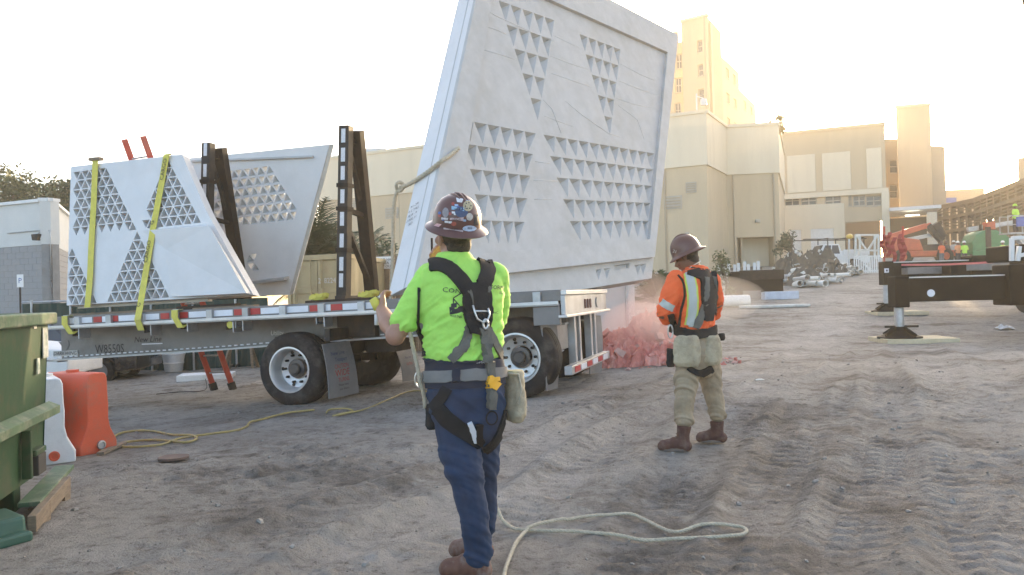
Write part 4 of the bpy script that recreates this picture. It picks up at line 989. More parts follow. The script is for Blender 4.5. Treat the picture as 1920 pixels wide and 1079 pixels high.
# a few pockets of the block hidden low at the left keep their full rows
fl3 = [tuple(q) for q in (Vector(inn3[0]) + Vector((-.03, -.03)), Vector(inn3[1]) + Vector((.03, -.03)), Vector(inn3[2]) + Vector((.03, .03)), Vector(inn3[3]) + Vector((-.03, .03)))]
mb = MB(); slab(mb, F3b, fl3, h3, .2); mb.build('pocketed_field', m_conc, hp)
def fv3(x, y, h): s = pp(F3, x, y, h); return F3[0] + F3[1] * s[0] + F3[2] * s[1] + F3[3] * h
def w3(s, h): return F3[0] + F3[1] * s[0] + F3[2] * s[1] + F3[3] * h
F3c = (F3[0] - F3[3] * .0655, F3[1], F3[2], F3[3])
mb = MB(); slab(mb, F3c, out3, [(inn3, 'pit', .25, 1.0)], TH3 - .0655); mb.build('core', m_conc_w, hp)
lo_ = [fv3(x, y, -.10) for x, y in ((792, 529), (1226, 481), (1222, 522), (800, 590))]
FL = (lo_[3], (lo_[2] - lo_[3]).normalized(), None, nn_); FL = (FL[0], FL[1], nn_.cross(FL[1]).normalized(), nn_)
l2d = [((p - FL[0]).dot(FL[1]), (p - FL[0]).dot(FL[2])) for p in (lo_[3], lo_[2], lo_[1], lo_[0])]
hlp = [([pp(FL, x - 6, 506 - (x - 1120) * .12), pp(FL, x, 526 - (x - 1120) * .12), pp(FL, x + 6, 505 - (x - 1120) * .12)], 'pyramid', .07, (0, .03)) for x in (1122, 1138, 1196, 1206)] + [([pp(FL, 1152, 507), pp(FL, 1180, 503), pp(FL, 1180, 494), pp(FL, 1152, 498)], 'pit', .05, .95)]
mb = MB(); slab(mb, FL, l2d, hlp, .28); mb.build('lower_lip', m_conc, hp)
sd_ = -(F3[1])
# form seam along the bright edge face, marks of ink on it
bk = lambda s, h: w3(s, h)
a0 = w3(out3[0], -.2); a1 = w3(out3[3], -.2); mb = MB(); mb.beam(a0 - uu * .002, a1 - uu * .002, .012, .01); mb.build('form_seam', m_conc, hp)
edge_u = (a1 - a0).normalized(); en = edge_u.cross(nn_).normalized()
if en.dot(CAMP - a0) < 0: en = -en
for k in range(5):
    c_ = a0.lerp(a1, .195 - .011 * k) - nn_ * .17 + en * .004
    lettering('ink_note', ('PC-14', 'LIFT 2 9', '4 - 8 JR', '11,200 L', 'OK')[k], .055, (c_, -nn_ if (-nn_).dot(ray(1900, 500)) > 0 else nn_, edge_u, en), m_ink, hp, .006, 1.1)
# hairline ridges cast into the field
m_ridge = M('cast_ridge', (.55, .55, .54), .8)
def fv3b(x, y): return fv3(x, y, -.065 + .001)
for k, pts in enumerate(([(897, 45), (935, 58), (952, 66)], [(905, 15), (930, 30), (1000, 62), (1040, 78)], [(1040, 68), (1090, 92)], [(1030, 105), (1070, 120), (1105, 131)], [(1034, 138), (1075, 152), (1113, 165)], [(1018, 187), (1035, 205), (1052, 250)], [(1060, 190), (1090, 215), (1140, 250), (1165, 258)], [(1163, 120), (1200, 140), (1230, 152)], [(1160, 152), (1190, 164), (1235, 180)], [(1155, 185), (1190, 196), (1222, 203)], [(1158, 197), (1195, 225), (1208, 262)], [(899, 92), (940, 103), (967, 112)], [(1020, 218), (1042, 226), (1075, 238)])):
    mb = MB(); mb.tube([fv3b(*q) for q in pts], [.003] + [.007] * (len(pts) - 2) + [.003], 5); mb.build('cast_ridge', m_ridge, hp, smooth=True)
for pts in ([(1003, 303), (1032, 307)], [(1000, 338), (1046, 340)], [(1002, 374), (1034, 374)]):
    mb = MB(); mb.tube([fv3b(*q) for q in pts], .006, 5); mb.build('cast_ridge', m_ridge, hp, smooth=True)
# lifting hooks at the top
for s_ in (.62, .12):
    c_ = w3((Vector(out3[3]).lerp(Vector(out3[2]), s_)), -.25); mb = MB(); ring = [c_ + Vector((.06 * math.cos(a_), 0, .08 + .08 * math.sin(a_))) for a_ in np.linspace(-.6, 3.7, 14)]
    mb.tube(ring, .02, 6); mb.build('lifting_eye', m_rustdark, hp, smooth=True)
# tag line tied round the panel's bright edge
tag_rope = thing('tag_line', 'tan rope tied round the bluish edge of the hoisted panel and hanging down', 'rope', P(740, 540, 9.2))
def ropepts(ctrl, n=8):
    out = []
    for i in range(len(ctrl) - 1):
        p0_, p1_, p2_, p3_ = (ctrl[max(0, i - 1)], ctrl[i], ctrl[i + 1], ctrl[min(len(ctrl) - 1, i + 2)])
        for k in range(n):
            t_ = k / n; out.append(0.5 * ((2 * p1_) + (p2_ - p0_) * t_ + (2 * p0_ - 5 * p1_ + 4 * p2_ - p3_) * t_ * t_ + (3 * p1_ - p0_ - 3 * p2_ + p3_) * t_ ** 3))
    out.append(ctrl[-1]); return out
def rope(pts, r, name, parent, mat, twist=True, strands=3):
    """laid rope: three strands wound round each other"""
    if not twist:
        mb = MB(); mb.tube(pts, r, 8); return mb.build(name, mat, parent, smooth=True)
    pts = [Vector(p) for p in pts]; L = [0]
    for a_, b_ in zip(pts[:-1], pts[1:]): L.append(L[-1] + (b_ - a_).length)
    n = max(8, int(L[-1] / (r * 1.1))); mb = MB(); cur = []
    for k in range(n + 1):
        s = L[-1] * k / n; i = 0
        while i < len(L) - 2 and L[i + 1] < s: i += 1
        f = (s - L[i]) / max(1e-6, L[i + 1] - L[i]); cur.append((pts[i].lerp(pts[i + 1], f), (pts[i + 1] - pts[i]).normalized(), s))
    for st in range(strands):
        path = []
        for p, d, s in cur:
            up = Vector((0, 0, 1)) if abs(d.z) < .9 else Vector((1, 0, 0)); a_ = d.cross(up).normalized(); b_ = d.cross(a_); an = s / (r * 5.5) * 2 * math.pi / 1.0 + st * 2 * math.pi / strands
            path.append(p + (a_ * math.cos(an) + b_ * math.sin(an)) * r * .48)
        mb.tube(path, r * .58, 6)
    return mb.build(name, mat, parent, smooth=True)
r0 = fv3(860, 278, .03); r1 = fv3(842, 289, .035)
ep = lambda x, y: on_plane(x, y, a0 + en * .035, en)
k0 = ep(752, 352)
rope(ropepts([r0 - uu * .0, r1 - Vector((0, 0, .03)), ep(828, 302), ep(808, 318), ep(790, 331), ep(768, 345), k0], 8), .030, 'rope_span', tag_rope, m_rope)
mb = MB()
kc = k0 + en * .02
rope(ropepts([kc + Vector((.05 * math.cos(a_) , .03 * math.sin(2 * a_), .06 * math.sin(a_))) for a_ in np.linspace(0, 12, 22)], 3), .024, 'knot', tag_rope, m_rope)
rope(ropepts([k0, P(742, 366, k0.y + .06), P(738, 400, k0.y + .1), P(737, 450, k0.y + .12), P(735, 520, k0.y + .1), P(730, 600, k0.y)], 8), .028, 'rope_tail', tag_rope, m_rope)

# white panel standing beyond the trailer's rear, seen under the hoisted one
F4 = wframe(XY(930, 15.8), XY(1200, 15.4))
pan4 = thing('standing_panel', 'white precast panel with small pockets standing behind the rear of the trailer', 'panel', XY(1080, 14.4))
o4 = [fpx(F4, 930, 640), fpx(F4, 1192, 640), fpx(F4, 1188, 478), fpx(F4, 930, 480)]; o4[0] = (o4[0][0], .15); o4[1] = (o4[1][0], .15)
hl = []
for x in (1122, 1140):
    hl.append(([fpx(F4, x - 7, 508), fpx(F4, x, 510 + 18), fpx(F4, x + 7, 506)], 'pyramid', .08, (0, .03)))
hl.append(([fpx(F4, 1152, 504), fpx(F4, 1180, 500), fpx(F4, 1180, 491), fpx(F4, 1152, 494)], 'pit', .08, .95))
mb = MB(); slab(mb, F4, o4, hl, .2); mb.build('slab', m_conc_w, pan4)
mb = MB(); s4 = fpx(F4, 1180, 540); mb.beam(W3(F4, s4[0] - .06, .2, .1), W3(F4, s4[0] - .06, s4[1] + .3, .1), .05, .05); mb.build('prop', m_galv, pan4)
# ---------------------------------------------------------------- people
def remeshed(name, mb, mat, parent, voxel, it=4, wrinkle=None, fac=.5):
    me = bpy.data.meshes.new('raw'); me.from_pydata([tuple(q) for q in mb.v], [], mb.f)
    bm = bmesh.new(); bm.from_mesh(me); bmesh.ops.recalc_face_normals(bm, faces=bm.faces); bm.to_mesh(me); bm.free()
    o = bpy.data.objects.new('raw', me); col.objects.link(o)
    k = o.modifiers.new('r', 'REMESH'); k.mode = 'VOXEL'; k.voxel_size = voxel
    k = o.modifiers.new('s', 'SMOOTH'); k.factor = fac; k.iterations = it
    dg = bpy.context.evaluated_depsgraph_get(); out = bpy.data.meshes.new_from_object(o.evaluated_get(dg))
    bpy.data.objects.remove(o); bpy.data.meshes.remove(me)
    n = len(out.vertices); co = np.empty(n * 3); out.vertices.foreach_get('co', co); co = co.reshape(-1, 3)
    if wrinkle:
        no = np.empty(n * 3); out.vertices.foreach_get('normal', no); no = no.reshape(-1, 3)
        co = co + no * wrinkle(co)[:, None]
    out.vertices.foreach_set('co', co.ravel()); out.update()
    bv = BVHTree.FromPolygons([Vector(c) for c in co], [tuple(p.vertices) for p in out.polygons])
    if parent: out.transform(WM[parent.name].inverted())
    out.polygons.foreach_set('use_smooth', [True] * len(out.polygons)); out.name = name
    ob = linkmesh(name, out, parent, mat)
    return ob, bv
def rings(mb, rl, cap=True):
    """closed loft through rings: (centre, half-width vector, half-depth vector)"""
    n = 28; vs = []
    for c, a, b in rl:
        for j in range(n):
            t = 2 * math.pi * j / n; cx, sy = math.cos(t), math.sin(t)
            vs.append(c + a * (math.copysign(abs(cx) ** .88, cx)) + b * (math.copysign(abs(sy) ** .88, sy)))
    k = len(rl); fs = [(i * n + j, i * n + (j + 1) % n, (i + 1) * n + (j + 1) % n, (i + 1) * n + j) for i in range(k - 1) for j in range(n)]
    fs += [tuple(range(n - 1, -1, -1)), tuple(range((k - 1) * n, k * n))]; mb.add(vs, fs)
def ball(mb, c, r, sc=(1, 1, 1), rot=None, n=16):
    rot = rot or Matrix.Identity(3); vs = []; m = n // 2
    for i in range(m + 1):
        ph = math.pi * i / m
        for j in range(n): t = 2 * math.pi * j / n; vs.append(Vector(c) + rot @ Vector((r * sc[0] * math.sin(ph) * math.cos(t), r * sc[1] * math.sin(ph) * math.sin(t), r * sc[2] * math.cos(ph))))
    mb.add(vs, [(i * n + j, i * n + (j + 1) % n, (i + 1) * n + (j + 1) % n, (i + 1) * n + j) for i in range(m) for j in range(n)])
def limb(mb, pts, rad):
    mb.tube(pts, list(rad), 14); ball(mb, pts[0], rad[0]); ball(mb, pts[-1], rad[-1])
    for p, r in zip(pts[1:-1], rad[1:-1]): ball(mb, p, r * .99)
def hand(mb, wrist, fdir, palm_n, thumb_side, curl=1.0, sc=1.0):
    """palm and five fingers: fdir along the hand, palm_n out of the palm (fingers curl towards it)"""
    f = Vector(fdir).normalized(); pn = Vector(palm_n); pn = (pn - f * pn.dot(f)).normalized(); s = f.cross(pn).normalized() * thumb_side; w = Vector(wrist)
    for k, (off, ln) in enumerate(((.031, .072), (.011, .078), (-.010, .073), (-.030, .058))):
        kn = w + f * (.088 - .004 * k) * sc + s * off * sc; mb.tube([w + s * off * .45 * sc, w + f * .045 * sc + s * off * .85 * sc, kn], [.019 * sc, .0165 * sc, .0125 * sc], 8)
        d = f.copy(); p = kn; pts = [p]; rr = [.0115 * sc]
        for j, (seg, ang) in enumerate(((.46, .55), (.32, .8), (.24, .6))):
            q = Quaternion(pn.cross(f).normalized() * -1, -ang * curl); d = (d * math.cos(ang * curl) + pn * math.sin(ang * curl)).normalized() if j == 0 else None or d
            if j > 0:
                tot = sum(a_ for _, a_ in ((.46, .55), (.32, .8), (.24, .6))[:j + 1]) * curl; d = (f * math.cos(tot) + pn * math.sin(tot)).normalized()
            p = p + d * ln * seg * sc; pts.append(p); rr.append((.0108 - .0012 * j) * sc)
        limb(mb, pts, rr)
    b0 = w + f * .02 * sc + s * .026 * sc; t1 = b0 + (s * .7 + f * .55 + pn * .35).normalized() * .045 * sc; t2 = t1 + (f * .8 + pn * .5 + s * .1).normalized() * .032 * sc; t3 = t2 + (f * .75 + pn * .6 - s * .2).normalized() * .026 * sc
    limb(mb, [b0, t1, t2, t3], [.017 * sc, .014 * sc, .0115 * sc, .009 * sc])
def head(mb, c, fwd, up, sc=1.0):
    """skull, jaw, nose, brow, lips and ears; fwd is where the face looks"""
    f = Vector(fwd).normalized(); u = Vector(up); u = (u - f * u.dot(f)).normalized(); r = f.cross(u); rot = Matrix((r, f, u)).transposed(); L = lambda x, y, z: Vector(c) + (r * x + f * y + u * z) * sc
    ball(mb, L(0, -.012, .035), .092 * sc, (.83, 1.08, .98), rot); ball(mb, L(0, .022, -.03), .075 * sc, (.86, .98, 1.12), rot); ball(mb, L(0, .055, -.085), .036 * sc, (1.1, .9, .8), rot)
    mb.tube([L(0, .09, .012), L(0, .112, -.022), L(0, .098, -.034)], [.009 * sc, .015 * sc, .012 * sc], 8)
    mb.tube([L(-.05, .075, .024), L(0, .092, .028), L(.05, .075, .024)], [.012 * sc, .013 * sc, .012 * sc], 8)
    mb.tube([L(-.024, .085, -.058), L(0, .094, -.057), L(.024, .085, -.058)], [.007 * sc, .0095 * sc, .007 * sc], 8)
    for s in (-1, 1):
        ball(mb, L(.045 * s, .07, -.02), .026 * sc, (1, .8, 1), rot, 10)
        ball(mb, L(.082 * s, -.012, -.005), .030 * sc, (.32, .62, 1.08), rot, 10)
    return L, rot
def hardhat(t, c, axis, fwd, mat, rad=1.0, crown=1.0):
    z = Vector(axis).normalized(); f = Vector(fwd); f = (f - z * f.dot(z)).normalized(); r = f.cross(z); mt = Matrix((r * 1.0, f * 1.10, z)).transposed().to_4x4(); mt.translation = Vector(c)
    mb = MB(); pr = [(.150 * rad, -.016), (.154 * rad, -.012), (.150 * rad, -.006), (.128 * rad, .006), (.118 * rad, .016), (.116 * rad, .04), (.112 * rad, .072), (.101 * rad, .104), (.082 * rad, .131), (.055 * rad, .150), (.026 * rad, .159), (.0001, .161)]
    inner = [(.0001, .150), (.05 * rad, .140), (.095 * rad, .10), (.108 * rad, .04), (.112 * rad, .008), (.128 * rad, -.006)]
    pr = [(a, b * crown if b > 0 else b) for a, b in pr]; inner = [(a, b * crown if b > 0 else b) for a, b in inner]
    mb.lathe(pr + inner, mt, 40, close=True); bv_v = [q.copy() for q in mb.v]; bv_f = list(mb.f)
    h = mb.build('hard_hat', mat, t, smooth=40)
    for s in (-.022, 0, .022):
        pts = [mt @ Vector((s * (1 - abs(k) * .05), .105 * rad * math.sin(k * .27), (.012 if s else .017) + .150 * crown * math.cos(k * .27) ** .8)) for k in range(-4, 5)]
        m2 = MB(); m2.tube(pts, .006, 6); m2.build('ridge', mat, h, smooth=True)
    return h, mt, BVHTree.FromPolygons(bv_v, bv_f)
def caster(bvs, D):
    def rc(px, py, lift=0.0):
        o = CAMP; d = ray(px, py).normalized(); best = None
        for bv in bvs:
            l, n, i, dist = bv.ray_cast(o, d)
            if l is not None and (best is None or dist < best[2]): best = (l, n, dist)
        if best is None or best[2] > D * 1.35:
            p = P(px, py, D); c = [bv.find_nearest(p) for bv in bvs]; c = min(c, key=lambda q: q[3]); best = (c[0], c[1], 0)
        n = best[1]
        if n.dot(d) > 0 and best[2]: n = -n
        return best[0] + n * lift, n
    return rc
def spl(pts, n):
    out = []; k = len(pts)
    for i in range(k - 1):
        a, b, c, d = (np.array(pts[max(0, i - 1)], float), np.array(pts[i], float), np.array(pts[i + 1], float), np.array(pts[min(k - 1, i + 2)], float))
        for j in range(n): t = j / n; out.append(.5 * ((2 * b) + (c - a) * t + (2 * a - 5 * b + 4 * c - d) * t * t + (3 * b - a - 3 * c + d) * t ** 3))
    out.append(np.array(pts[-1], float)); return out
def ribbon(name, pts, rc, mat, parent, lift=.006, m=4, n=5):
    """webbing that follows the clothes: pts (x, y, width)"""
    P2 = spl(pts, n); rows = []
    for i, q in enumerate(P2):
        d = P2[min(i + 1, len(P2) - 1)] - P2[max(i - 1, 0)]; d = d[:2] / (np.hypot(*d[:2]) + 1e-9); nn = np.array((-d[1], d[0]))
        rows.append([q[:2] + nn * q[2] * (k / m - .5) for k in range(m + 1)])
    vs = []; N = []
    for r in rows:
        for q in r:
            l, nr = rc(q[0], q[1]); vs.append(l); N.append(nr)
    w = m + 1; k = len(rows); sm = []
    for i in range(k):                                        # webbing bridges small folds: smooth along it
        for j in range(w):
            a = [vs[ii * w + j] for ii in range(max(0, i - 2), min(k, i + 3))]; v_ = sum(a, Vector()) / len(a); b = vs[i * w + j]
            sm.append(b + N[i * w + j] * max(0, (v_ - b).dot(N[i * w + j])))
    top = [p + n_ * lift for p, n_ in zip(sm, N)]; bot = [p - n_ * .012 for p, n_ in zip(sm, N)]
    fs = [(i * w + j, i * w + j + 1, (i + 1) * w + j + 1, (i + 1) * w + j) for i in range(k - 1) for j in range(m)]
    o = k * w; rim = [j for j in range(w)] + [i * w + m for i in range(1, k)] + [(k - 1) * w + j for j in range(m - 1, -1, -1)] + [i * w for i in range(k - 2, 0, -1)]
    fs += [(rim[i], rim[(i + 1) % len(rim)], rim[(i + 1) % len(rim)] + o, rim[i] + o) for i in range(len(rim))]
    mb = MB(); mb.add(top + bot, fs); return mb.build(name, mat, parent, smooth=50)
def decal(name, vs, fs, rc, mat, parent, lift=.004):
    mb = MB(); mb.add([rc(x, y, lift)[0] for x, y in vs], fs); return mb.build(name, mat, parent)
def ptext(name, body, px, py, size, rc, mat, parent, ang=0.0, sx=1.0, lift=.006):
    vs, fs = text_mesh(body, size); ca, sa = math.cos(ang), math.sin(ang)
    return decal(name, [(px + (x * sx * ca + y * sa), py - (y * ca - x * sx * sa)) for x, y in vs], fs, rc, mat, parent, lift)
def pblob(name, pts, rc, mat, parent, lift=.003):
    cx = sum(p[0] for p in pts) / len(pts); cy = sum(p[1] for p in pts) / len(pts); n = len(pts)
    mid = [((p[0] + cx) / 2, (p[1] + cy) / 2) for p in pts]
    return decal(name, [(cx, cy)] + mid + pts, [(0, 1 + i, 1 + (i + 1) % n) for i in range(n)] + [(1 + i, 1 + n + i, 1 + n + (i + 1) % n, 1 + (i + 1) % n) for i in range(n)], rc, mat, parent, lift)
def circ(x, y, rx, ry, n=14): return [(x + rx * math.cos(2 * math.pi * k / n), y + ry * math.sin(2 * math.pi * k / n)) for k in range(n)]
def boot(t, shaft_top, ankle, heel, toe, mats, zg):
    """work boot: leather shaft and vamp over a sole"""
    shaft_top, ankle, heel, toe = (Vector(q) for q in (shaft_top, ankle, heel, toe)); f = (toe - heel); f.z = 0; L = f.length; f.normalize(); s = Vector((-f.y, f.x, 0))
    mb = MB(); mb.tube([shaft_top, ankle + Vector((0, 0, .03)), Vector((ankle.x, ankle.y, zg + .05))], [.062, .054, .055], 14)
    for k, (u, r, h) in enumerate(((.08, .048, .062), (.3, .05, .085), (.5, .052, .082), (.7, .054, .070), (.86, .050, .064), (.95, .036, .052))): ball(mb, Vector((heel.x, heel.y, zg)) + f * L * u + Vector((0, 0, h * .72)), r, (1, 1, h / r * .75))
    b, _ = remeshed('boot', mb, mats[0], t, .008, 2)
    mb = MB(); n = 16; prof = []
    for k in range(n):
        a = 2 * math.pi * k / n; u = .5 + .54 * math.cos(a); w = .047 * (1.0 if u > .45 else .86) * math.sin(a); prof.append(Vector((heel.x, heel.y, zg + .001)) + f * L * u + s * w)
    mb.prism(prof, (0, 0, .028)); mb.build('sole', mats[1], b, bevel=.006)
    for k in range(5):
        c = Vector((ankle.x, ankle.y, zg + .07 + .025 * k)) + f * (.075 - .008 * k); m2 = MB(); m2.tube([c - s * .028, c + f * .006, c + s * .028], .0035, 5); m2.build('lace', mats[1], b)
    return b

m_skin = M('tanned_skin', (0.36, 0.19, 0.13), 0.55, var=.12, scale=12); m_skin2 = M('brown_skin', (0.17, 0.085, 0.055), 0.55, var=.12, scale=12)
m_hair = M('dark_hair', (0.035, 0.027, 0.02), 0.7, var=.4, scale=60, bump=.6, bscale=180)
m_lime = M('lime_shirt', (0.37, 0.70, 0.12), 0.85, var=.10, scale=5, bump=.35, bscale=22)
m_jean = M('blue_denim', (0.013, 0.034, 0.080), 0.85, var=.35, scale=6, stain=(.028, .050, .095), stain_amt=.5, stain_scale=5, bump=.15, bscale=400)
m_khaki = M('khaki_trousers', (0.35, 0.275, 0.185), 0.9, var=.18, scale=6, stain=(.14, .12, .09), stain_amt=.4, stain_scale=5, bump=.4, bscale=22)
m_hivis = M('orange_hi_vis', (0.82, 0.13, 0.035), 0.85, var=.1, scale=5)
m_silver = M('silver_tape', (0.42, 0.45, 0.42), 0.4, var=.1); m_limeedge = M('lime_edge', (0.55, 0.62, 0.10), 0.7)
m_web = M('charcoal_webbing', (0.022, 0.024, 0.026), 0.85, spec=.2, var=.25, scale=20, bump=.3, bscale=200); m_webg = M('grey_webbing', (0.12, 0.12, 0.105), 0.85, var=.2, scale=20, bump=.3, bscale=200); m_belt = M('grey_belt', (0.17, 0.17, 0.165), 0.8, var=.15, scale=12)
m_navy = M('navy_pad', (0.016, 0.022, 0.04), .85); m_canvas = M('tan_canvas', (0.42, 0.36, 0.25), .9, var=.25, scale=9, stain=(.16, .13, .09), stain_amt=.6, stain_scale=6, bump=.3, bscale=80)
m_hat = M('maroon_hat', (0.105, 0.045, 0.038), 0.32, var=.2, scale=6, coat=.15); m_hat2 = M('brown_hat', (0.12, 0.055, 0.042), 0.35, var=.2, scale=6)
m_bootl = M('red_brown_leather', (0.13, 0.055, 0.035), .7, var=.25, scale=8, stain=(.30, .26, .22), stain_amt=.75, stain_scale=7); m_sole = M('dusty_sole', (.33, .30, .26), .9); m_bootd = M('dusty_leather', (.085, .035, .026), .8, var=.3, scale=8, stain=(.20, .15, .12), stain_amt=.7, stain_scale=7); m_sole2 = M('brown_sole', (.15, .12, .10), .9)
m_metal = M('buckle_steel', (.6, .6, .58), .3, .9); m_gold = M('yellow_buckle', (.75, .38, .02), .5)

def worker(name, label, D, spec):
    ft = spec['feet']; base = P(*ft, D); zg = gz(base.x, base.y); root = thing(name, label, 'person', (base.x, base.y, zg))
    yaw = R(spec['yaw']); rv = Vector((math.cos(yaw), math.sin(yaw), 0)); fv_ = Vector((-math.sin(yaw), math.cos(yaw), 0))
    J = lambda px, py, dd=0.0: P(px, py, D + dd)
    def tr(lst, k): return [(J(x, y, dd), rv * a * k, fv_ * b * k) for (y, x, a, b, dd) in lst]
    body = MB()
    rings(body, tr(spec['torso'], .88)); rings(body, tr(spec['hips'], .86))
    for lg in spec['legs']: limb(body, [J(*q[:3]) for q in lg], [q[3] * .82 for q in lg])
    for am in spec['arms']:
        limb(body, [J(*q[:3]) for q in am['pts']], [q[3] for q in am['pts']])
        hand(body, J(*am['pts'][-1][:3]), *am['hand'])
    hc = J(*spec['head']); Lh, hrot = head(body, hc, spec['face'], spec['headup'])
    limb(body, [J(*spec['neck'][0]), Lh(0, -.02, -.05)], [.066, .060])
    bo, bbv = remeshed('body', body, spec['skin'], root, .0065, 3)
    for s in (-1, 1):
        mb = MB(); ball(mb, Lh(.031 * s, .083, .008), .0115); mb.build('eye', m_white, bo, smooth=True)
    hb = MB(); ball(hb, Lh(0, -.022, .036), .0945, (.86, 1.06, .99), hrot); ball(hb, Lh(0, -.052, -.03), .06, (1.12, .82, .95), hrot)
    remeshed('hair', hb, m_hair, root, .008, 2)
    # top
    mb = MB(); rings(mb, tr(spec['torso'], 1.0))
    for am in spec['arms']:
        sl_ = am['sleeve']; limb(mb, [J(*q[:3]) for q in sl_], [q[3] for q in sl_])
    sv = spec['seed']
    def wr(co):
        a = co[:, 0] * rv.x + co[:, 1] * rv.y; z = co[:, 2]; dpt = co[:, 0] * fv_.x + co[:, 1] * fv_.y
        w1 = fbm(a * 5 + z * 9 + sv, z * 16 - a * 12 + dpt * 5, sv, 3); rid = 1 - np.abs(w1) * 1.6
        zr = (z - z.min()) / (z.max() - z.min())
        return spec['wr'] * np.clip(rid, -.6, 1) * (.35 + .9 * np.clip(1 - zr * 1.4, 0, 1)) + .003 * fbm(a * 14, z * 14 + dpt * 9, sv + 9, 2)
    sh, sbv = remeshed('shirt', mb, spec['shirt'], root, .0075, 5, wr)
    # trousers
    mb = MB(); rings(mb, tr(spec['hips'], 1.0))
    for lg in spec['legs']: limb(mb, [J(*q[:3]) for q in lg], [q[3] for q in lg])
    def wj(co):
        a = co[:, 0] * rv.x + co[:, 1] * rv.y; z = co[:, 2]; zr = (z - z.min()) / (z.max() - z.min()); dpt = co[:, 1]
        w1 = fbm(a * 4 + sv, z * 13 + a * 7 + dpt * 4, sv + 30, 3); knee = np.exp(-((zr - .48) / .12) ** 2) + 1.3 * np.exp(-(zr / .18) ** 2) + .5 * np.exp(-((zr - .78) / .1) ** 2)
        return spec['wr'] * np.clip(1 - np.abs(w1) * 1.7, -.6, 1) * (.25 + knee) * 1.0
    tro, tbv = remeshed('trousers', mb, spec['pants'], root, .0075, 5, wj)
    for b in spec['boots']: boot(root, J(*b[0]), J(*b[1]), J(*b[2]), J(*b[3]), spec['bootm'], gz(J(*b[2]).x, J(*b[2]).y) + .004)
    rc = caster([sbv, tbv], D)
    return root, J, rc, sh, tro, bo, rv, fv_

# the worker in lime with the tag line
S1 = dict(feet=(895, 1082), yaw=30, seed=5, wr=.0095, skin=m_skin, shirt=m_lime, pants=m_jean, bootm=(m_bootl, m_sole),
    torso=[(474, 851, .078, .075, .02), (484, 852, .092, .085, .02), (493, 855, .135, .10, .02), (505, 860, .185, .115, .01), (525, 866, .208, .13, 0), (560, 868, .212, .145, 0), (600, 868, .205, .15, 0), (640, 869, .196, .152, 0), (672, 870, .196, .154, 0)],
    hips=[(664, 870, .180, .145, 0), (700, 872, .188, .155, 0), (740, 874, .192, .165, 0), (780, 877, .186, .16, .02), (812, 882, .155, .14, .04), (835, 886, .10, .10, .06)],
    legs=[[(853, 780, -.02, .108), (861, 840, -.02, .101), (874, 900, -.04, .083), (889, 965, -.03, .072), (896, 1020, 0, .068), (897, 1040, 0, .067)], [(902, 780, .09, .105), (901, 840, .15, .095), (905, 895, .2, .078), (908, 955, .25, .068), (901, 1005, .28, .066), (900, 1020, .28, .064)]],
    arms=[dict(pts=[(803, 527, 0, .062), (772, 582, -.03, .055), (741, 630, -.05, .050), (729, 608, .04, .050), (719, 588, .13, .036), (716, 582, .15, .031)], hand=((-.15, .55, .75), (.75, .45, -.1), 1, .9, 1.0), sleeve=[(806, 522, 0, .074), (786, 558, -.02, .074), (766, 592, -.03, .071), (760, 602, -.03, .070)]),
          dict(pts=[(930, 522, .12, .062), (926, 600, .22, .055), (900, 615, .36, .048), (850, 545, .34, .038), (829, 506, .28, .031)], hand=((-.35, -.25, .85), (.4, -.8, .2), 1, .75, 1.0), sleeve=[(926, 520, .09, .075), (930, 560, .16, .072), (927, 596, .20, .068)])],
    head=(851, 446, .03), face=(-.52, .82, .22), headup=(.02, -.25, 1), neck=((852, 488, .03),),
    boots=[((896, 1030, 0), (899, 1052, 0), (912, 1078, -.01), (832, 1080, .03)), ((901, 1010, .28), (902, 1022, .28), (916, 1045, .27), (850, 1046, .32))])
w1, J1, rc1, sh1, tr1, bo1, rv1, fv1 = worker('person', 'person in a lime shirt, jeans and sticker covered maroon hard hat, holding a line', 3.8, S1)
hh, hm, hbv = hardhat(w1, J1(856, 425, .02), (.12, -.34, .93), (-.5, .85, .2), m_hat)
rch = caster([hbv], 3.8)
stk = lambda n, c, r=.5: M('sticker_' + n, c, r, var=.25, scale=120)
for nm, pts, c_ in (('blue', circ(865, 398, 12, 10), (.04, .07, .15)), ('pale', [(847, 387), (870, 390), (870, 397), (847, 394)], (.25, .42, .55)), ('gold', circ(877, 387, 9, 10), (.42, .36, .22)), ('white', [(855, 372), (869, 374), (866, 381), (857, 380)], (.5, .52, .62)), ('grey', circ(836, 399, 6, 9), (.24, .22, .23)), ('letters', [(828, 408), (841, 409), (840, 413), (828, 412)], (.55, .5, .5)), ('pinkish', [(844, 409), (869, 408), (869, 415), (844, 413)], (.5, .38, .38)), ('badge', circ(880, 407, 6, 7), (.45, .42, .38)), ('dark', [(889, 402), (895, 404), (896, 422), (887, 424)], (.03, .03, .035)), ('sky', circ(880, 429, 13, 6), (.42, .5, .62)), ('square', [(820, 419), (829, 421), (823, 427), (814, 424)], (.6, .35, .35)), ('strip', [(832, 427), (868, 432), (868, 436), (832, 431)], (.42, .36, .36)), ('red', circ(851, 420, 5, 4), (.3, .07, .05))):
    pblob('sticker', pts, rch, stk(nm, c_), hh)
for k in range(16):
    a_ = random.Random(k * 7 + 1); x_, y_ = a_.uniform(822, 890), a_.uniform(374, 418)
    if abs(x_ - 857) < 30 - (380 - y_) * .4: pblob('sticker', [(x_ - 3.4, y_ - 2.2), (x_ + 3.4, y_ - 1.6), (x_ + 3.2, y_ + 2.2), (x_ - 3.2, y_ + 1.8)] if k % 2 else circ(x_, y_, 3, 3, 10), rch, stk(('blue2', 'white2', 'red2', 'sky2')[k % 4], ((.05, .11, .30), (.6, .6, .62), (.32, .06, .05), (.30, .42, .58))[k % 4]), hh, .0022)
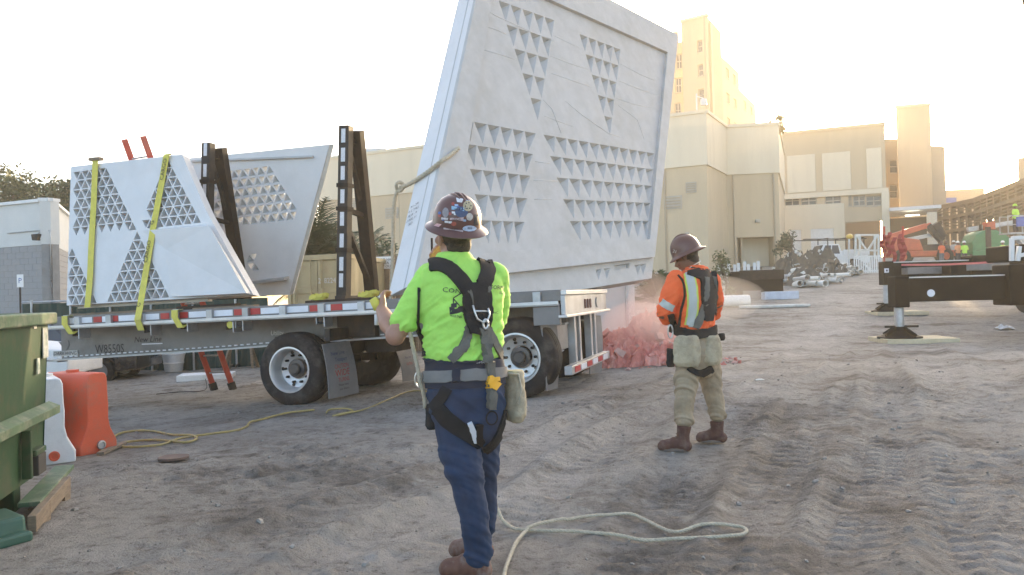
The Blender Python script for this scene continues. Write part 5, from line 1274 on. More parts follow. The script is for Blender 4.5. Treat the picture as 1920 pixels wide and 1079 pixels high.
for body, x, y, s, a in (('IRON', 859, 394, 6, -.1), ('LOCAL', 857, 411.5, 5, 0), ('UNION', 850, 430, 5, -.14), ('402', 880, 428, 6, 0)): ptext('lettering', body, x, y, s, rch, m_ink, hh, a, 1.0, .005)
for k in range(6): pblob('spot', circ(877 + 5 * math.cos(k), 387 + 5.5 * math.sin(k), 1.4, 1.4, 6), rch, m_ink, hh, .005)
# print on the shirt
ptext('lettering', 'CON', 847, 546, 12, rc1, m_ink, sh1, .12, 1.25); ptext('lettering', 'FORM', 931, 540, 10, rc1, m_ink, sh1, .05, .9); ptext('lettering', 'IL', 938, 550, 9, rc1, m_ink, sh1)
ptext('lettering', 'MARINE', 854, 594, 6, rc1, m_ink, sh1, .08, 1.0); ptext('lettering', 'INC.', 928, 587, 6, rc1, m_ink, sh1, -.05)
for pts in ([(842, 576), (870, 573), (870, 586), (843, 590)], [(849, 558), (851, 558), (851, 576), (849, 576)], [(849, 558), (866, 548), (867, 550), (850, 560)], [(851, 560), (862, 573), (860, 574), (850, 562)], [(846, 570), (856, 568), (856, 577), (846, 578)]): pblob('print_mark', pts, rc1, m_ink, sh1, .004)
# harness
hz = lambda n, pts, m=m_web, l=.012: ribbon(n, pts, rc1, m, w1, l)
hz('shoulder_strap', [(806, 500, 20), (822, 498, 22), (840, 504, 24), (859, 521, 25), (878, 545, 26)], m_web, .016); hz('shoulder_strap', [(902, 479, 20), (911, 492, 24), (913, 510, 25), (907, 530, 26), (899, 548, 26)], m_web, .016)
hz('back_pad', [(890, 532, 34), (892, 552, 50), (893, 580, 50), (894, 600, 46), (893, 626, 28)], m_web, .022); hz('pad_trim', [(876, 545, 7), (881, 556, 5), (884, 568, 2)], m_webg, .028); hz('pad_trim', [(914, 540, 4), (912, 552, 4)], m_webg, .028)
hz('lower_strap', [(880, 610, 14), (876, 632, 17), (866, 654, 18), (845, 676, 18)], m_webg, .012); hz('lower_strap', [(912, 612, 10), (924, 636, 11), (936, 660, 11), (943, 676, 10)], m_webg, .012); hz('side_strap', [(786, 540, 4), (784, 600, 5), (786, 640, 7), (795, 668, 9)], m_web, .008)
hz('waist_pad', [(793, 684, 26), (830, 692, 30), (880, 694, 34), (920, 692, 34), (947, 688, 32)], m_navy, .014); hz('tool_belt', [(790, 707, 20), (820, 706, 21), (870, 704, 21), (915, 701, 20), (950, 697, 19)], m_belt, .024); hz('belt_loop', [(856, 690, 14), (856, 718, 14)], m_navy, .032); hz('lower_pad', [(796, 722, 14), (850, 722, 16), (900, 719, 16), (946, 714, 14)], m_navy, .012)
hz('leg_strap', [(840, 728, 19), (826, 750, 20), (813, 768, 20)], m_web, .012); hz('leg_strap', [(822, 764, 24), (838, 784, 27), (862, 804, 29), (885, 820, 27), (902, 834, 22)], m_web, .014); hz('leg_strap', [(948, 770, 8), (940, 800, 10), (926, 830, 12), (908, 846, 14)], m_web, .012); hz('strap_label', [(880, 792, 9), (886, 806, 9), (890, 828, 7)], m_tape, .020); hz('buckle', [(897, 795, 11), (897, 832, 12)], m_rustdark, .022)
ptext('lettering', 'V-MAX', 899, 680, 6, rc1, m_tape, w1, 0, 1, .02)
# dorsal ring, lanyard, yellow buckle
dr = MB(); pts = []
for x, y in ((887, 576), (886, 590), (891, 600), (900, 606), (908, 600), (912, 590), (908, 577)): l, n = rc1(x, y); pts.append(l + n * .034)
dr.tube(pts, .0048, 8); dr.build('dorsal_ring', m_metal, w1, smooth=True)
mb = MB(); l0 = rc1(887, 584)[0]; l1 = rc1(911, 582)[0]; mb.tube([rc1(887, 583)[0] + rc1(887, 583)[1] * .034, rc1(910, 582)[0] + rc1(910, 582)[1] * .034], .0045, 8); mb.build('ring_bar', m_metal, w1, smooth=True)
mb = MB(); c_ = rc1(905, 610)[0] + rc1(905, 610)[1] * .03; mb.tube([c_ + Vector((.012 * math.cos(a), -.004, .022 * math.sin(a))) for a in np.linspace(0, 6.28, 16)], .006, 8); mb.build('snap_hook', m_metal, w1, smooth=True)
hz('lanyard', [(905, 618, 14), (908, 640, 14), (911, 668, 13), (914, 700, 12), (917, 735, 11), (917, 765, 11)], m_webg, .036); hz('buckle', [(917, 708, 17), (919, 728, 18)], m_gold, .044)
mb = MB(); c_ = rc1(918, 782)[0] + rc1(918, 782)[1] * .02; mb.tube([c_ + rv1 * .03 * math.cos(a) + Vector((0, 0, .032 * math.sin(a))) for a in np.linspace(0, 6.28, 20)], .004, 6); mb.build('lanyard_ring', m_web, w1, smooth=True)
# bags at the belt
def pouch(t, c, w, d, h, mat, rvv, fvv, seed, nm='tool_pouch'):
    mb = MB(); rl = []
    for k, (z, s) in enumerate(((.5, .8), (.42, .95), (.2, 1.0), (-.1, 1.08), (-.36, 1.05), (-.5, .75))): rl.append((Vector(c) + Vector((0, 0, h * z)), rvv * w / 2 * s, fvv * d / 2 * s))
    rings(mb, rl); o, bv = remeshed(nm, mb, mat, t, .008, 3, lambda co: .006 * fbm(co[:, 0] * 18 + seed, co[:, 2] * 18 + co[:, 1] * 12, seed, 3)); return o, bv
pouch(w1, J1(963, 742, .10), .10, .17, .25, m_canvas, rv1, fv1, 3); mb = MB(); mb.tube([J1(952, 700, .0), J1(972, 702, .02), J1(978, 730, .03), J1(970, 760, .02)], .006, 6); mb.build('pouch_cord', m_rope, w1, smooth=True)
pouch(w1, J1(808, 782, -.02), .05, .06, .12, m_web, rv1, fv1, 8, 'hip_case'); mb = MB(); c_ = J1(785, 712, -.03); mb.tube([c_ + Vector((.018 * math.cos(a), 0, .036 * math.sin(a))) for a in np.linspace(0, 6.28, 18)], .005, 8); mb.build('side_ring', m_metal, w1, smooth=True)
# what they hold
mb = MB(); c_ = J1(816, 500, .26); mb.box(-.028, .028, -.018, .018, -.06, .05, Matrix.Translation(c_) @ Matrix.Rotation(R(20), 4, 'Y')); rd = thing('two_way_radio', 'black handheld radio held up to the mouth under the maroon hard hat', 'radio', c_); mb.build('case', m_web, rd, bevel=.006)
mb = MB(); mb.tube([c_ + Vector((-.015, 0, .05)), c_ + Vector((-.015, .01, .15))], .006, 8); mb.build('antenna', m_web, rd)
gl = J1(706, 571, .17); tg = thing('yellow_handle', 'yellow and white grip in the raised hand beside the trailer rail', 'grip', gl); mb = MB(); mb.tube([gl + Vector((-.02, 0, .03)), gl + Vector((.0, .0, 0)), gl + Vector((.006, .0, -.03))], [.02, .026, .02], 10); mb.build('yellow_sleeve', m_yellow, tg, smooth=True)
mb = MB(); mb.tube([J1(707, 590, .17), J1(706, 610, .17)], [.014, .011], 8); mb.build('white_end', m_wplastic, tg, smooth=True); mb = MB(); mb.tube([J1(712, 562, .18), J1(722, 550, .2)], [.02, .006], 8); mb.build('paper_tip', m_fade, tg)
rp = thing('hand_line', 'thin grey rope hanging from behind the elbow past the belt ring', 'rope', J1(790, 735, -.02))
rope(ropepts([J1(766, 612, -.05), J1(774, 650, -.04), J1(783, 690, -.05), J1(787, 715, -.05), J1(795, 742, -.03), J1(797, 765, -.02)], 6), .011, 'line', rp, m_rope)

# the worker in orange
S2 = dict(feet=(1300, 845), yaw=48, seed=15, wr=.011, skin=m_skin2, shirt=m_hivis, pants=m_khaki, bootm=(m_bootd, m_sole2),
    torso=[(499, 1302, .075, .075, .02), (506, 1302, .11, .09, .02), (513, 1301, .165, .105, .01), (526, 1300, .198, .125, 0), (550, 1301, .205, .14, 0), (580, 1302, .195, .142, 0), (605, 1303, .185, .14, 0), (620, 1304, .18, .138, 0)],
    hips=[(614, 1304, .175, .138, 0), (640, 1307, .185, .15, 0), (665, 1309, .188, .155, 0), (690, 1311, .165, .14, .02), (705, 1312, .11, .10, .03)],
    legs=[[(1292, 680, -.07, .110), (1287, 712, -.08, .102), (1284, 742, -.08, .085), (1282, 768, -.06, .078), (1283, 786, -.06, .078)], [(1326, 680, .08, .108), (1332, 712, .13, .096), (1337, 738, .15, .082), (1343, 762, .17, .075), (1345, 779, .18, .074)]],
    arms=[dict(pts=[(1266, 528, -.10, .06), (1252, 562, -.13, .054), (1243, 588, -.12, .05), (1256, 597, .06, .042), (1268, 596, .20, .032)], hand=((.35, .9, .1), (.2, 0, -1), 1, .8, 1.0), sleeve=[(1268, 524, -.09, .078), (1257, 552, -.12, .078), (1246, 584, -.12, .072), (1249, 594, -.03, .064), (1258, 597, .08, .05)]),
          dict(pts=[(1338, 530, .12, .06), (1345, 570, .2, .052), (1335, 590, .34, .045), (1305, 596, .42, .032)], hand=((-.8, .3, 0), (-.2, 0, -1), -1, .8, 1.0), sleeve=[(1334, 526, .10, .076), (1342, 560, .17, .07), (1338, 588, .31, .06), (1320, 594, .38, .05)])],
    head=(1287, 484, .02), face=(-.80, .45, -.42), headup=(-.32, .2, .9), neck=((1301, 506, .02),),
    boots=[((1283, 798, -.06), (1281, 822, -.06), (1292, 848, -.08), (1238, 849, -.02)), ((1344, 790, .18), (1345, 812, .18), (1358, 836, .17), (1310, 836, .22))])
w2, J2, rc2, sh2, tr2, bo2, rv2, fv2_ = worker('person', 'person in orange hi-vis, khaki trousers and brown hard hat, head bowed beside the dusty rubble', 6.6, S2)
hh2, hm2, hbv2 = hardhat(w2, J2(1288.5, 476, .02), (-.38, .08, .92), (-.8, .55, -.3), m_hat2, 1.0, 1.05)
rch2 = caster([hbv2], 6.6); ptext('lettering', '21', 1266, 472, 8, rch2, m_fade, hh2, .3)
h2 = lambda n, pts, m=m_web, l=.012: ribbon(n, pts, rc2, m, w2, l)
h2('vest_stripe', [(1291, 512, 20), (1297, 540, 21), (1299, 570, 21), (1296, 600, 21), (1293, 612, 20)], m_limeedge, .006); h2('reflective_band', [(1291, 512, 13), (1297, 540, 14), (1299, 570, 14), (1296, 600, 14), (1293, 612, 13)], m_silver, .012)
h2('arm_band', [(1240, 566, 13), (1250, 573, 13), (1262, 579, 12)], m_silver, .008); h2('vest_binding', [(1271, 516, 3), (1281, 530, 4), (1284, 555, 4), (1277, 585, 4), (1274, 612, 4)], m_web, .006)
h2('shoulder_pad', [(1290, 510, 14), (1310, 514, 18), (1326, 518, 22)], m_web, .02); h2('back_pad', [(1328, 513, 28), (1329, 535, 31), (1329, 560, 29), (1328, 585, 20), (1327, 602, 14)], m_web, .018); h2('pad_ridge', [(1322, 522, 7), (1322, 545, 8), (1320, 566, 7)], m_webg, .026); h2('shoulder_strap', [(1312, 512, 9), (1318, 530, 9), (1322, 552, 9)], m_web, .02); h2('pad_edge', [(1339, 520, 5), (1342, 556, 5), (1340, 588, 5)], m_webg, .022)
h2('lower_strap', [(1322, 570, 12), (1314, 592, 13), (1304, 616, 12)], m_webg, .016); h2('waist_belt', [(1257, 612, 22), (1275, 622, 18), (1305, 627, 16), (1330, 624, 16), (1346, 616, 16)], m_web, .02); h2('hip_strap', [(1256, 590, 10), (1262, 606, 12), (1270, 620, 12)], m_web, .014)
h2('collar', [(1287, 509, 6), (1303, 504, 8), (1325, 506, 8)], m_hivis, .02); h2('seat_strap', [(1290, 690, 10), (1312, 700, 12), (1334, 690, 10)], m_web, .02)
for (x, y, dd, wd, hh_) in ((1288, 659, -.20, .20, .26), (1336, 657, -.10, .19, .25)):
    o, bv = pouch(w2, J2(x, y, dd), wd, .12, hh_, m_canvas, rv2 if x > 1300 else (rv2 * .6 + Vector((.6, -.2, 0))).normalized(), fv2_, int(x))
    r3 = caster([bv], 6.6); ribbon('flap_seam', [(x - 20, y - 12, 3), (x, y - 9, 3), (x + 19, y - 12, 3)], r3, m_canvas, o, .004); ribbon('pocket', [(x - 2, y - 6, 26), (x - 2, y + 22, 24)], r3, m_canvas, o, .008)
mb = MB(); c_ = J2(1257, 622, -.12); mb.tube([c_ + Vector((.02 * math.cos(a), 0, .055 * math.sin(a))) for a in np.linspace(0, 6.28, 18)], .007, 8); mb.build('side_ring', m_metal, w2, smooth=True)
pouch(w2, J2(1258, 672, -.08), .06, .07, .16, m_web, rv2, fv2_, 9, 'hip_case'); pouch(w2, J2(1352, 632, -.02), .06, .06, .06, m_rustdark, rv2, fv2_, 10, 'tape_case')
mb = MB(); mb.tube([J2(1308, 483, -.02), J2(1314, 490, -.05), J2(1300, 498, -.07), J2(1286, 508, -.1)], .004, 6); mb.build('chin_cord', m_fade, w2, smooth=True)
# ---------------------------------------------------------------- foreground clutter at the left
# green dumpster
C0 = XY(88, 5.72); A0 = XY(0, 4.77); du = (A0 - C0).normalized(); A1 = C0 + du * 2.1; dn = Vector((-du.y, du.x, 0))
if dn.dot(Vector((-1, .4, 0))) < 0: dn = -dn
zg_ = gz(C0.x, C0.y); DM = Matrix((-du, dn, Vector((0, 0, 1)))).transposed().to_4x4(); DM.translation = Vector((C0.x, C0.y, zg_))   # local x towards the far corner, y into the bin
dm = thing('dumpster', 'green steel dumpster with peeling white labels and a worn top rim', 'dumpster', mat=DM)
def Db(name, mat, x0, x1, y0, y1, z0, z1, parent=None, bevel=.008):
    mb = MB(); mb.box(x0, x1, y0, y1, z0, z1, DM); return mb.build(name, mat, parent or dm, bevel=bevel)
LW, DD = 2.1, 1.6
zt = P(96, 600, 5.72).z - zg_
mb = MB()
ins_ = .05
for (x0, x1, y0, y1) in ((-LW, 0, 0, .04), (-LW, 0, DD - .04, DD), (-.04, 0, .04, DD - .04), (-LW, -LW + .04, .04, DD - .04)):
    mb.hexa([DM @ Vector(q) for q in ((x0 + ins_ * (x0 < -1), y0 + ins_ * (y0 < .1), .2), (x1 - ins_ * (x1 > -.1), y0 + ins_ * (y0 < .1), .2), (x1 - ins_ * (x1 > -.1), y1, .2), (x0 + ins_ * (x0 < -1), y1, .2), (x0, y0, zt), (x1, y0, zt), (x1, y1, zt), (x0, y1, zt))])
body = mb.build('bin_wall', m_green, dm)
Db('bin_floor', m_green, -LW + .06, -.06, .06, DD - .06, .2, .24)
for (x0, x1, y0, y1) in ((-LW - .04, .05, -.05, .06), (-LW - .04, .05, DD - .06, DD + .05), (-.06, .05, .062, DD - .062)): Db('rim', m_greenw, x0, x1, y0, y1, zt - .03, zt + .055, bevel=.012)
mb = MB(); mb.prism([DM @ Vector((-LW, y, z)) for y, z in ((.03, .56), (-.055, .60), (-.055, .655), (.02, .69))], DM.to_3x3() @ Vector((LW + .05, 0, 0))); mb.build('side_rib', m_greenw, dm, bevel=.004)
for x in (-.55, -1.25): Db('gusset', m_green, x - .02, x + .02, -.03, .03, .24, .56)
for x in (-.28, -1.35): Db('fork_pocket', m_dark, x - .09, x + .09, -.02, .3, .22, .36); Db('fork_sleeve', m_green, x - .12, x + .12, -.015, .05, .36, .40)
Db('skid', m_green, -.5, -.35, .1, DD - .1, 0, .2); Db('skid', m_green, -1.8, -1.65, .1, DD - .1, 0, .2)
m_lbl = M('torn_label', (.50, .50, .45), .8, var=.25, scale=14, stain=(.10, .2, .09), stain_amt=.95, stain_scale=9)
for (x0, x1, z0, z1) in ((-.155, -.03, 1.02, 1.24), (-.36, -.30, 1.24, 1.31), (-.30, -.24, .92, 1.03)): Db('label', m_lbl, x0, x1, -.006 + .05 * (1 - (z0 + .1) / zt) * 0, .0, z0, z1, body, 0)
# lids folded behind
Db('lid', m_green, -LW, .02, DD + .06, DD + .09, .3, zt + .05)
# junk by its foot
pb = G(95, 965); pk = thing('broken_pallet', 'broken pallet scrap with one green painted board leaning at the dumpster foot', 'pallet', pb)
for k, (a_, b_, w_, h_, mt) in enumerate((((122, 918), (55, 985), .13, .03, m_greenw), ((126, 935), (60, 1005), .05, .10, m_wood), ((112, 905), (66, 958), .09, .02, m_wood))):
    p_ = G(*a_); q_ = G(*b_); mb = MB(); mb.beam(p_ + Vector((0, 0, .17 - .06 * k)), q_ + Vector((0, 0, .13 - .06 * k)), w_, h_); mb.build('board', mt, pk, bevel=.004)
for f_ in (.2, .8):
    c_ = G(122, 930).lerp(G(55, 1000), f_); mb = MB(); mb.beam(c_ + Vector((0, .05, -.02)), c_ + Vector((0, .05, .13)), .07, .07); mb.build('block', m_wood, pk)
bs = G(20, 1035); tub = thing('moulded_block', 'dark green moulded plastic base lying in front of the dumpster', 'base', bs)
mb = MB(); o_ = G(-30, 1030); e_ = G(50, 1010); d_ = (e_ - o_); d_.z = 0; nrm = Vector((-d_.y, d_.x, 0)).normalized()
m_dg = M('dark_green_plastic', (.03, .10, .07), .5, stain=(.15, .15, .12), stain_amt=.5)
mb.hexa([o_ - nrm * .04, e_ - nrm * .02, e_ + nrm * .3, o_ + nrm * .3, o_ + Vector((0, 0, .14)), e_ + Vector((0, 0, .14)), e_ + nrm * .28 + Vector((0, 0, .15)), o_ + nrm * .28 + Vector((0, 0, .15))]); mb.build('slab', m_dg, tub, bevel=.02)
mb = MB(); mb.beam(o_ - nrm * .07 + Vector((0, 0, .03)), e_ - nrm * .05 + Vector((0, 0, .03)), .08, .06); mb.build('lip', m_dg, tub, bevel=.015)

# plastic barriers
def barrier(label, px, py, w, h, axis_d, length, mat, plug):
    p_ = G(px, py); z0 = p_.z; ax = Vector(axis_d).normalized(); sx = Vector((-ax.y, ax.x, 0)); sx = sx if sx.x > 0 else -sx
    t = thing('water_barrier', label, 'barrier', p_)
    pr = [(-.5, 0), (.5, 0), (.5, .13), (.46, .17), (.33, .30), (.28, .42), (.29, .60), (.27, .72), (.26, .93), (.22, .985), (.14, 1.0), (-.14, 1.0), (-.22, .985), (-.26, .93), (-.27, .72), (-.29, .60), (-.28, .42), (-.33, .30), (-.46, .17), (-.5, .13)]
    mb = MB(); n = len(pr); vs = []
    secs = [(0, .93, .0), (.03, .985, 0), (.07, 1.0, 0), (.32, 1, 0), (.36, .93, -.02), (.52, .93, -.02), (.56, 1, 0), (.9, 1, 0), (.97, .985, 0), (1, .93, 0)]
    for s, k, dz in secs:
        for x, z in pr: vs.append(p_ + ax * length * s + sx * (x * w * k) + Vector((0, 0, z * h * (1 if z < .5 else 1 + dz))))
    fs = [(i * n + j, i * n + (j + 1) % n, (i + 1) * n + (j + 1) % n, (i + 1) * n + j) for i in range(len(secs) - 1) for j in range(n)] + [tuple(range(n - 1, -1, -1)), tuple(range((len(secs) - 1) * n, len(secs) * n))]
    mb.add(vs, fs); b = mb.build('shell', mat, t, smooth=38, bevel=.01)
    mb = MB(); mb.lathe([(.001, 0), (.045, 0), (.045, .02), (.03, .022), (.028, .012), (.001, .012)], Matrix.Translation(p_ + sx * .04 * w + Vector((0, 0, .10 * h)) - ax * .004) @ (-ax).to_track_quat('Z', 'Y').to_matrix().to_4x4(), 18); mb.build('drain_plug', plug, t, smooth=40)
    for s in (-.30, .30):
        mb = MB(); c_ = p_ + sx * s * w * .62 + Vector((0, 0, .72 * h)); mb.lathe([(.012, 0), (.05, 0), (.05, .012), (.012, .012)], Matrix.Translation(c_ - ax * .012) @ ax.to_track_quat('Z', 'Y').to_matrix().to_4x4(), 12)
    mb = MB(); mb.lathe([(.001, 0), (.06, 0), (.06, .03), (.001, .03)], Matrix.Translation(p_ + ax * length * .2 + Vector((0, 0, h - .006))), 16); mb.build('filler_cap', mat, t, smooth=40)
barrier('orange water filled traffic barrier with a grey drain plug beside the dumpster', 186, 850, .43, .80, (-.90, .43, 0), 1.9, m_orange, m_galv)
barrier('white water filled traffic barrier squeezed between the dumpster and the orange one', 98, 872, .40, .78, (-.60, .8, 0), 1.8, m_wplastic, m_orange)
# hose and ropes on the ground
def groundline(pts, r, lift=1.0):
    q = spl(pts, 6); X = [G(a, b) for a, b in q]; zf = ground_fine(np.array([p.x for p in X]), np.array([p.y for p in X])); zf = np.convolve(np.pad(zf, 6, 'edge'), np.ones(13) / 13, 'valid'); return [Vector((p.x, p.y, p.z + float(z) + r * lift + .010)) for p, z in zip(X, zf)]
rope(groundline([(188, 852), (205, 842), (235, 832), (290, 828), (345, 834), (368, 828), (360, 820), (325, 820), (280, 813), (235, 815), (214, 824), (216, 836), (240, 842), (300, 838), (340, 825), (400, 818), (440, 814), (462, 806), (468, 798), (490, 792), (540, 778), (590, 772)], .012), .013, 'air_hose', None, m_hose, False)
tag(bpy.data.objects['air_hose'], 'yellow brown hose coiled on the sand beside the orange barrier', 'hose')
o_ = rope(groundline([(612, 778), (620, 772), (650, 772), (660, 777), (625, 784), (640, 782), (680, 775), (715, 760), (745, 745), (775, 735), (800, 735)], .012), .011, 'hose_end', None, m_hose, False); tag(o_, 'thin yellow hose end bending on the sand behind the first trailer wheel', 'hose')
rp = [(75, 390), (150, 450), (230, 500), (350, 515), (600, 525), (800, 540), (1000, 565), (1200, 565), (1450, 555), (1560, 535), (1600, 510), (1570, 485), (1450, 485), (1330, 490), (1200, 515), (1100, 490), (1000, 440), (900, 412), (750, 425), (600, 440), (450, 475), (330, 500), (280, 520), (220, 590), (180, 680), (150, 765), (140, 830)]
pts = groundline([(900 + x / 3.2, 840 + y / 3.2) for x, y in rp], .012)
for k in range(1, 5): pts[k].z += .02 * (5 - k)
for k in range(118, 132): pts[min(k, len(pts) - 1)].z += .012
o_ = rope(pts, .0115, 'long_rope', None, m_rope); tag(o_, 'loose loop of cream rope lying on the sand behind the lime shirted worker', 'rope')
bp = G(325, 868); mb = MB(); mb.prism([bp + Vector((x, y, .035)) for x, y in ((-.13, -.02), (-.09, -.10), (.0, -.12), (.10, -.07), (.14, .0), (.1, .10), (.0, .12), (-.1, .1))], (0, 0, .02)); tag(mb.build('cardboard_scrap', M('brown_card', (.14, .095, .075), .9), None), 'flat brown scrap half buried in the sand beyond the dumpster', 'scrap')
random.seed(5)
def crumple(name, label, px, py, w, h, mat, seed):
    c = G(px, py); rnd = random.Random(seed); mb = MB(); n = 7; vs = []
    for i in range(n):
        for j in range(n):
            u, v = i / (n - 1) - .5, j / (n - 1) - .5; vs.append(c + Vector((u * w, v * w * .8, .01 + h * max(0, 1 - 2.4 * (u * u + v * v)) * rnd.uniform(.3, 1))))
    mb.add(vs, [(i * n + j, (i + 1) * n + j, (i + 1) * n + j + 1, i * n + j + 1) for i in range(n - 1) for j in range(n - 1)]); o = mb.build(name, mat, None)
    k = o.modifiers.new('thick', 'SOLIDIFY'); k.thickness = .006; tag(o, label, 'litter')
crumple('plastic_sheet', 'crumpled white plastic scrap on the sand to the right of the crane outrigger', 1883, 618, .42, .16, m_wplastic, 1); crumple('white_rag', 'white rag lying at the foot of the red rubble heap', 1168, 664, .30, .22, m_wplastic, 2); crumple('paper_scrap', 'small pale scrap on the sand beyond the orange shirted worker', 1425, 714, .12, .02, m_fade, 3)
# planks where the coil ends
p_ = G(205, 845); mb = MB(); mb.beam(G(188, 855) + Vector((0, 0, .02)), G(232, 838) + Vector((0, 0, .04)), .07, .03); tag(mb.build('wood_offcut', m_wood, None, bevel=.004), 'splintered wood offcut against the orange barrier foot', 'wood')

# ---------------------------------------------------------------- behind the trailer
# extension ladder leaning behind the lattice panel
def rungladder(label, a0, a1, b0, b1, d0, d1, mat):
    A_, B_, C_, D_ = P(*a0, d0), P(*a1, d1), P(*b0, d0), P(*b1, d1); t = thing('extension_ladder', label, 'ladder', A_)
    for p_, q_ in ((A_, B_), (C_, D_)): mb = MB(); mb.beam(p_, q_, .045, .09); mb.build('side_rail', mat, t, bevel=.004); mb = MB(); mb.beam(p_ - Vector((0, 0, .02)), p_ + (q_ - p_).normalized() * .12, .07, .12); mb.build('foot', m_blacksteel, t)
    n = 14
    for k in range(1, n): mb = MB(); mb.tube([A_.lerp(B_, (k - .03) / n), C_.lerp(D_, (k - .03) / n)], .016, 6); mb.build('rung', m_galv, t)
rungladder('orange red extension ladder leaning up behind the lattice panel, its top above it', (402, 730), (233, 262), (437, 729), (268, 256), 13.8, 12.9, m_redp)
# container
F5 = wframe(XY(538, 17.8), XY(652, 17.2)); l5 = (XY(652, 17.2) - XY(538, 17.8)).length
ct = thing('shipping_container', 'tan shipping container with stencilled white number behind the trailer', 'container', XY(600, 17.5) + Vector((0, 0, gz(*XY(600, 17.5)[:2]))))
z1_ = fpx(F5, 600, 478)[1]
for s_ in (0, l5 - .1): mb = MB(); fbox(mb, F5, [(s_, 0), (s_ + .1, 0), (s_ + .1, z1_), (s_, z1_)], -.1, 0); mb.build('corner_post', m_tan, ct, bevel=.01)
mb = MB(); fbox(mb, F5, [(.1, z1_ - .12), (l5 - .1, z1_ - .12), (l5 - .1, z1_), (.1, z1_)], -.1, .0); mb.build('header', m_tan, ct, bevel=.01)
for k in range(2):
    s0_ = .11 + k * (l5 - .22) / 2; s1_ = s0_ + (l5 - .24) / 2; hl_ = []
    rows_ = 3; hgt = z1_ - .14
    for r in range(rows_): hl_.append(([(s0_ + .08, .1 + hgt * r / rows_ + .03), (s1_ - .08, .1 + hgt * r / rows_ + .03), (s1_ - .08, .1 + hgt * (r + 1) / rows_ - .08), (s0_ + .08, .1 + hgt * (r + 1) / rows_ - .08)], 'pit', .03, .97))
    mb = MB(); slab(mb, (F5[0] - F5[3] * .03, F5[1], F5[2], F5[3]), [(s0_, .05), (s1_ - .01, .05), (s1_ - .01, z1_ - .125), (s0_, z1_ - .125)], hl_, .06); dr_ = mb.build('door', m_tan, ct)
    for q in (.22, .78): mb = MB(); s_ = s0_ + (s1_ - s0_) * q; mb.tube([W3(F5, s_, .1, .02), W3(F5, s_, z1_ - .1, .02)], .016, 8); mb.build('lock_rod', m_tan, dr_)
s_, z_ = fpx(F5, 612, 527); lettering('lettering', '218224', .17, (W3(F5, s_, z_, -.028), F5[1], F5[2], F5[3]), m_fade, ct, .006, .95)
s_, z_ = fpx(F5, 609, 537); 
F6 = wframe(XY(652, 17.21), XY(760, 22.5)); l6 = (XY(760, 22.5) - XY(652, 17.2)).length; mb = MB(); vs = []; n_ = int(l6 / .14)
for k in range(n_ + 1):
    off = -.035 if (k // 2) % 2 else 0.0; vs += [W3(F6, l6 * k / n_, .1, off - .02), W3(F6, l6 * k / n_, z1_ - .1, off - .02)]
mb.add(vs, [(2 * k, 2 * k + 2, 2 * k + 3, 2 * k + 1) for k in range(n_)]); o_ = mb.build('corrugated_side', m_tan, ct); k = o_.modifiers.new('thick', 'SOLIDIFY'); k.thickness = .02
mb = MB(); fbox(mb, F6, [(0, z1_ - .1), (l6, z1_ - .1), (l6, z1_), (0, z1_)], -.06, .0); mb.build('top_rail', m_tan, ct)
mb = MB(); mb.prism([W3(F5, .02, z1_ - .02, -.02), W3(F5, l5 - .02, z1_ - .02, -.02), W3(F6, l6, z1_ - .02, -.02), W3(F6, l6, z1_ - .02, -2.3)], (0, 0, .012)); mb.build('roof', m_tan, ct)
mb = MB(); mb.prism([W3(F5, .02, z1_ - .02, -.04), W3(F5, .02, .1, -.04), W3(F6, l6, .1, -2.3), W3(F6, l6, z1_ - .02, -2.3)], F5[1] * .03); mb.build('far_side', m_tan, ct)
# board fence with a white notice beyond the container
F7 = wframe(XY(690, 20.5), XY(860, 20)); l7 = (XY(860, 20) - XY(690, 20.5)).length; zf_ = fpx(F7, 720, 478)[1]
fe = thing('wooden_fence', 'rough wooden board fence showing beside the bluish panel edge', 'fence', XY(720, 20.3)); sh_ = None
for k in range(int(l7 / .15)):
    mb = MB(); fbox(mb, F7, [(k * .15, -.1), (k * .15 + .135, -.1), (k * .15 + .135, zf_ - .02 * (k % 3)), (k * .15, zf_ - .02 * (k % 3))], -.03, 0); mb.build('board', m_wood, fe)
for z_ in (.5, zf_ - .3): mb = MB(); fbox(mb, F7, [(0, z_), (l7, z_), (l7, z_ + .09), (0, z_ + .09)], -.08, -.032); mb.build('rail', m_wood, fe)
sg = thing('fence_notice', 'white notice board with rows of dark text on the wooden fence', 'sign', W3(F7, fpx(F7, 718, 492)[0], 1.5))
r_ = fq(F7, 706, 505, 738, 481); mb = MB(); fbox(mb, F7, r_, .004, .02); mb.build('board', m_white, sg)
for k, tx_ in enumerate(('HARD HAT', 'AREA', 'KEEP OUT')): lettering('lettering', tx_, .095, (W3(F7, (r_[0][0] + r_[1][0]) / 2, r_[2][1] - .08 - .09 * k, .021), F7[1], F7[2], F7[3]), m_ink, sg, .004)
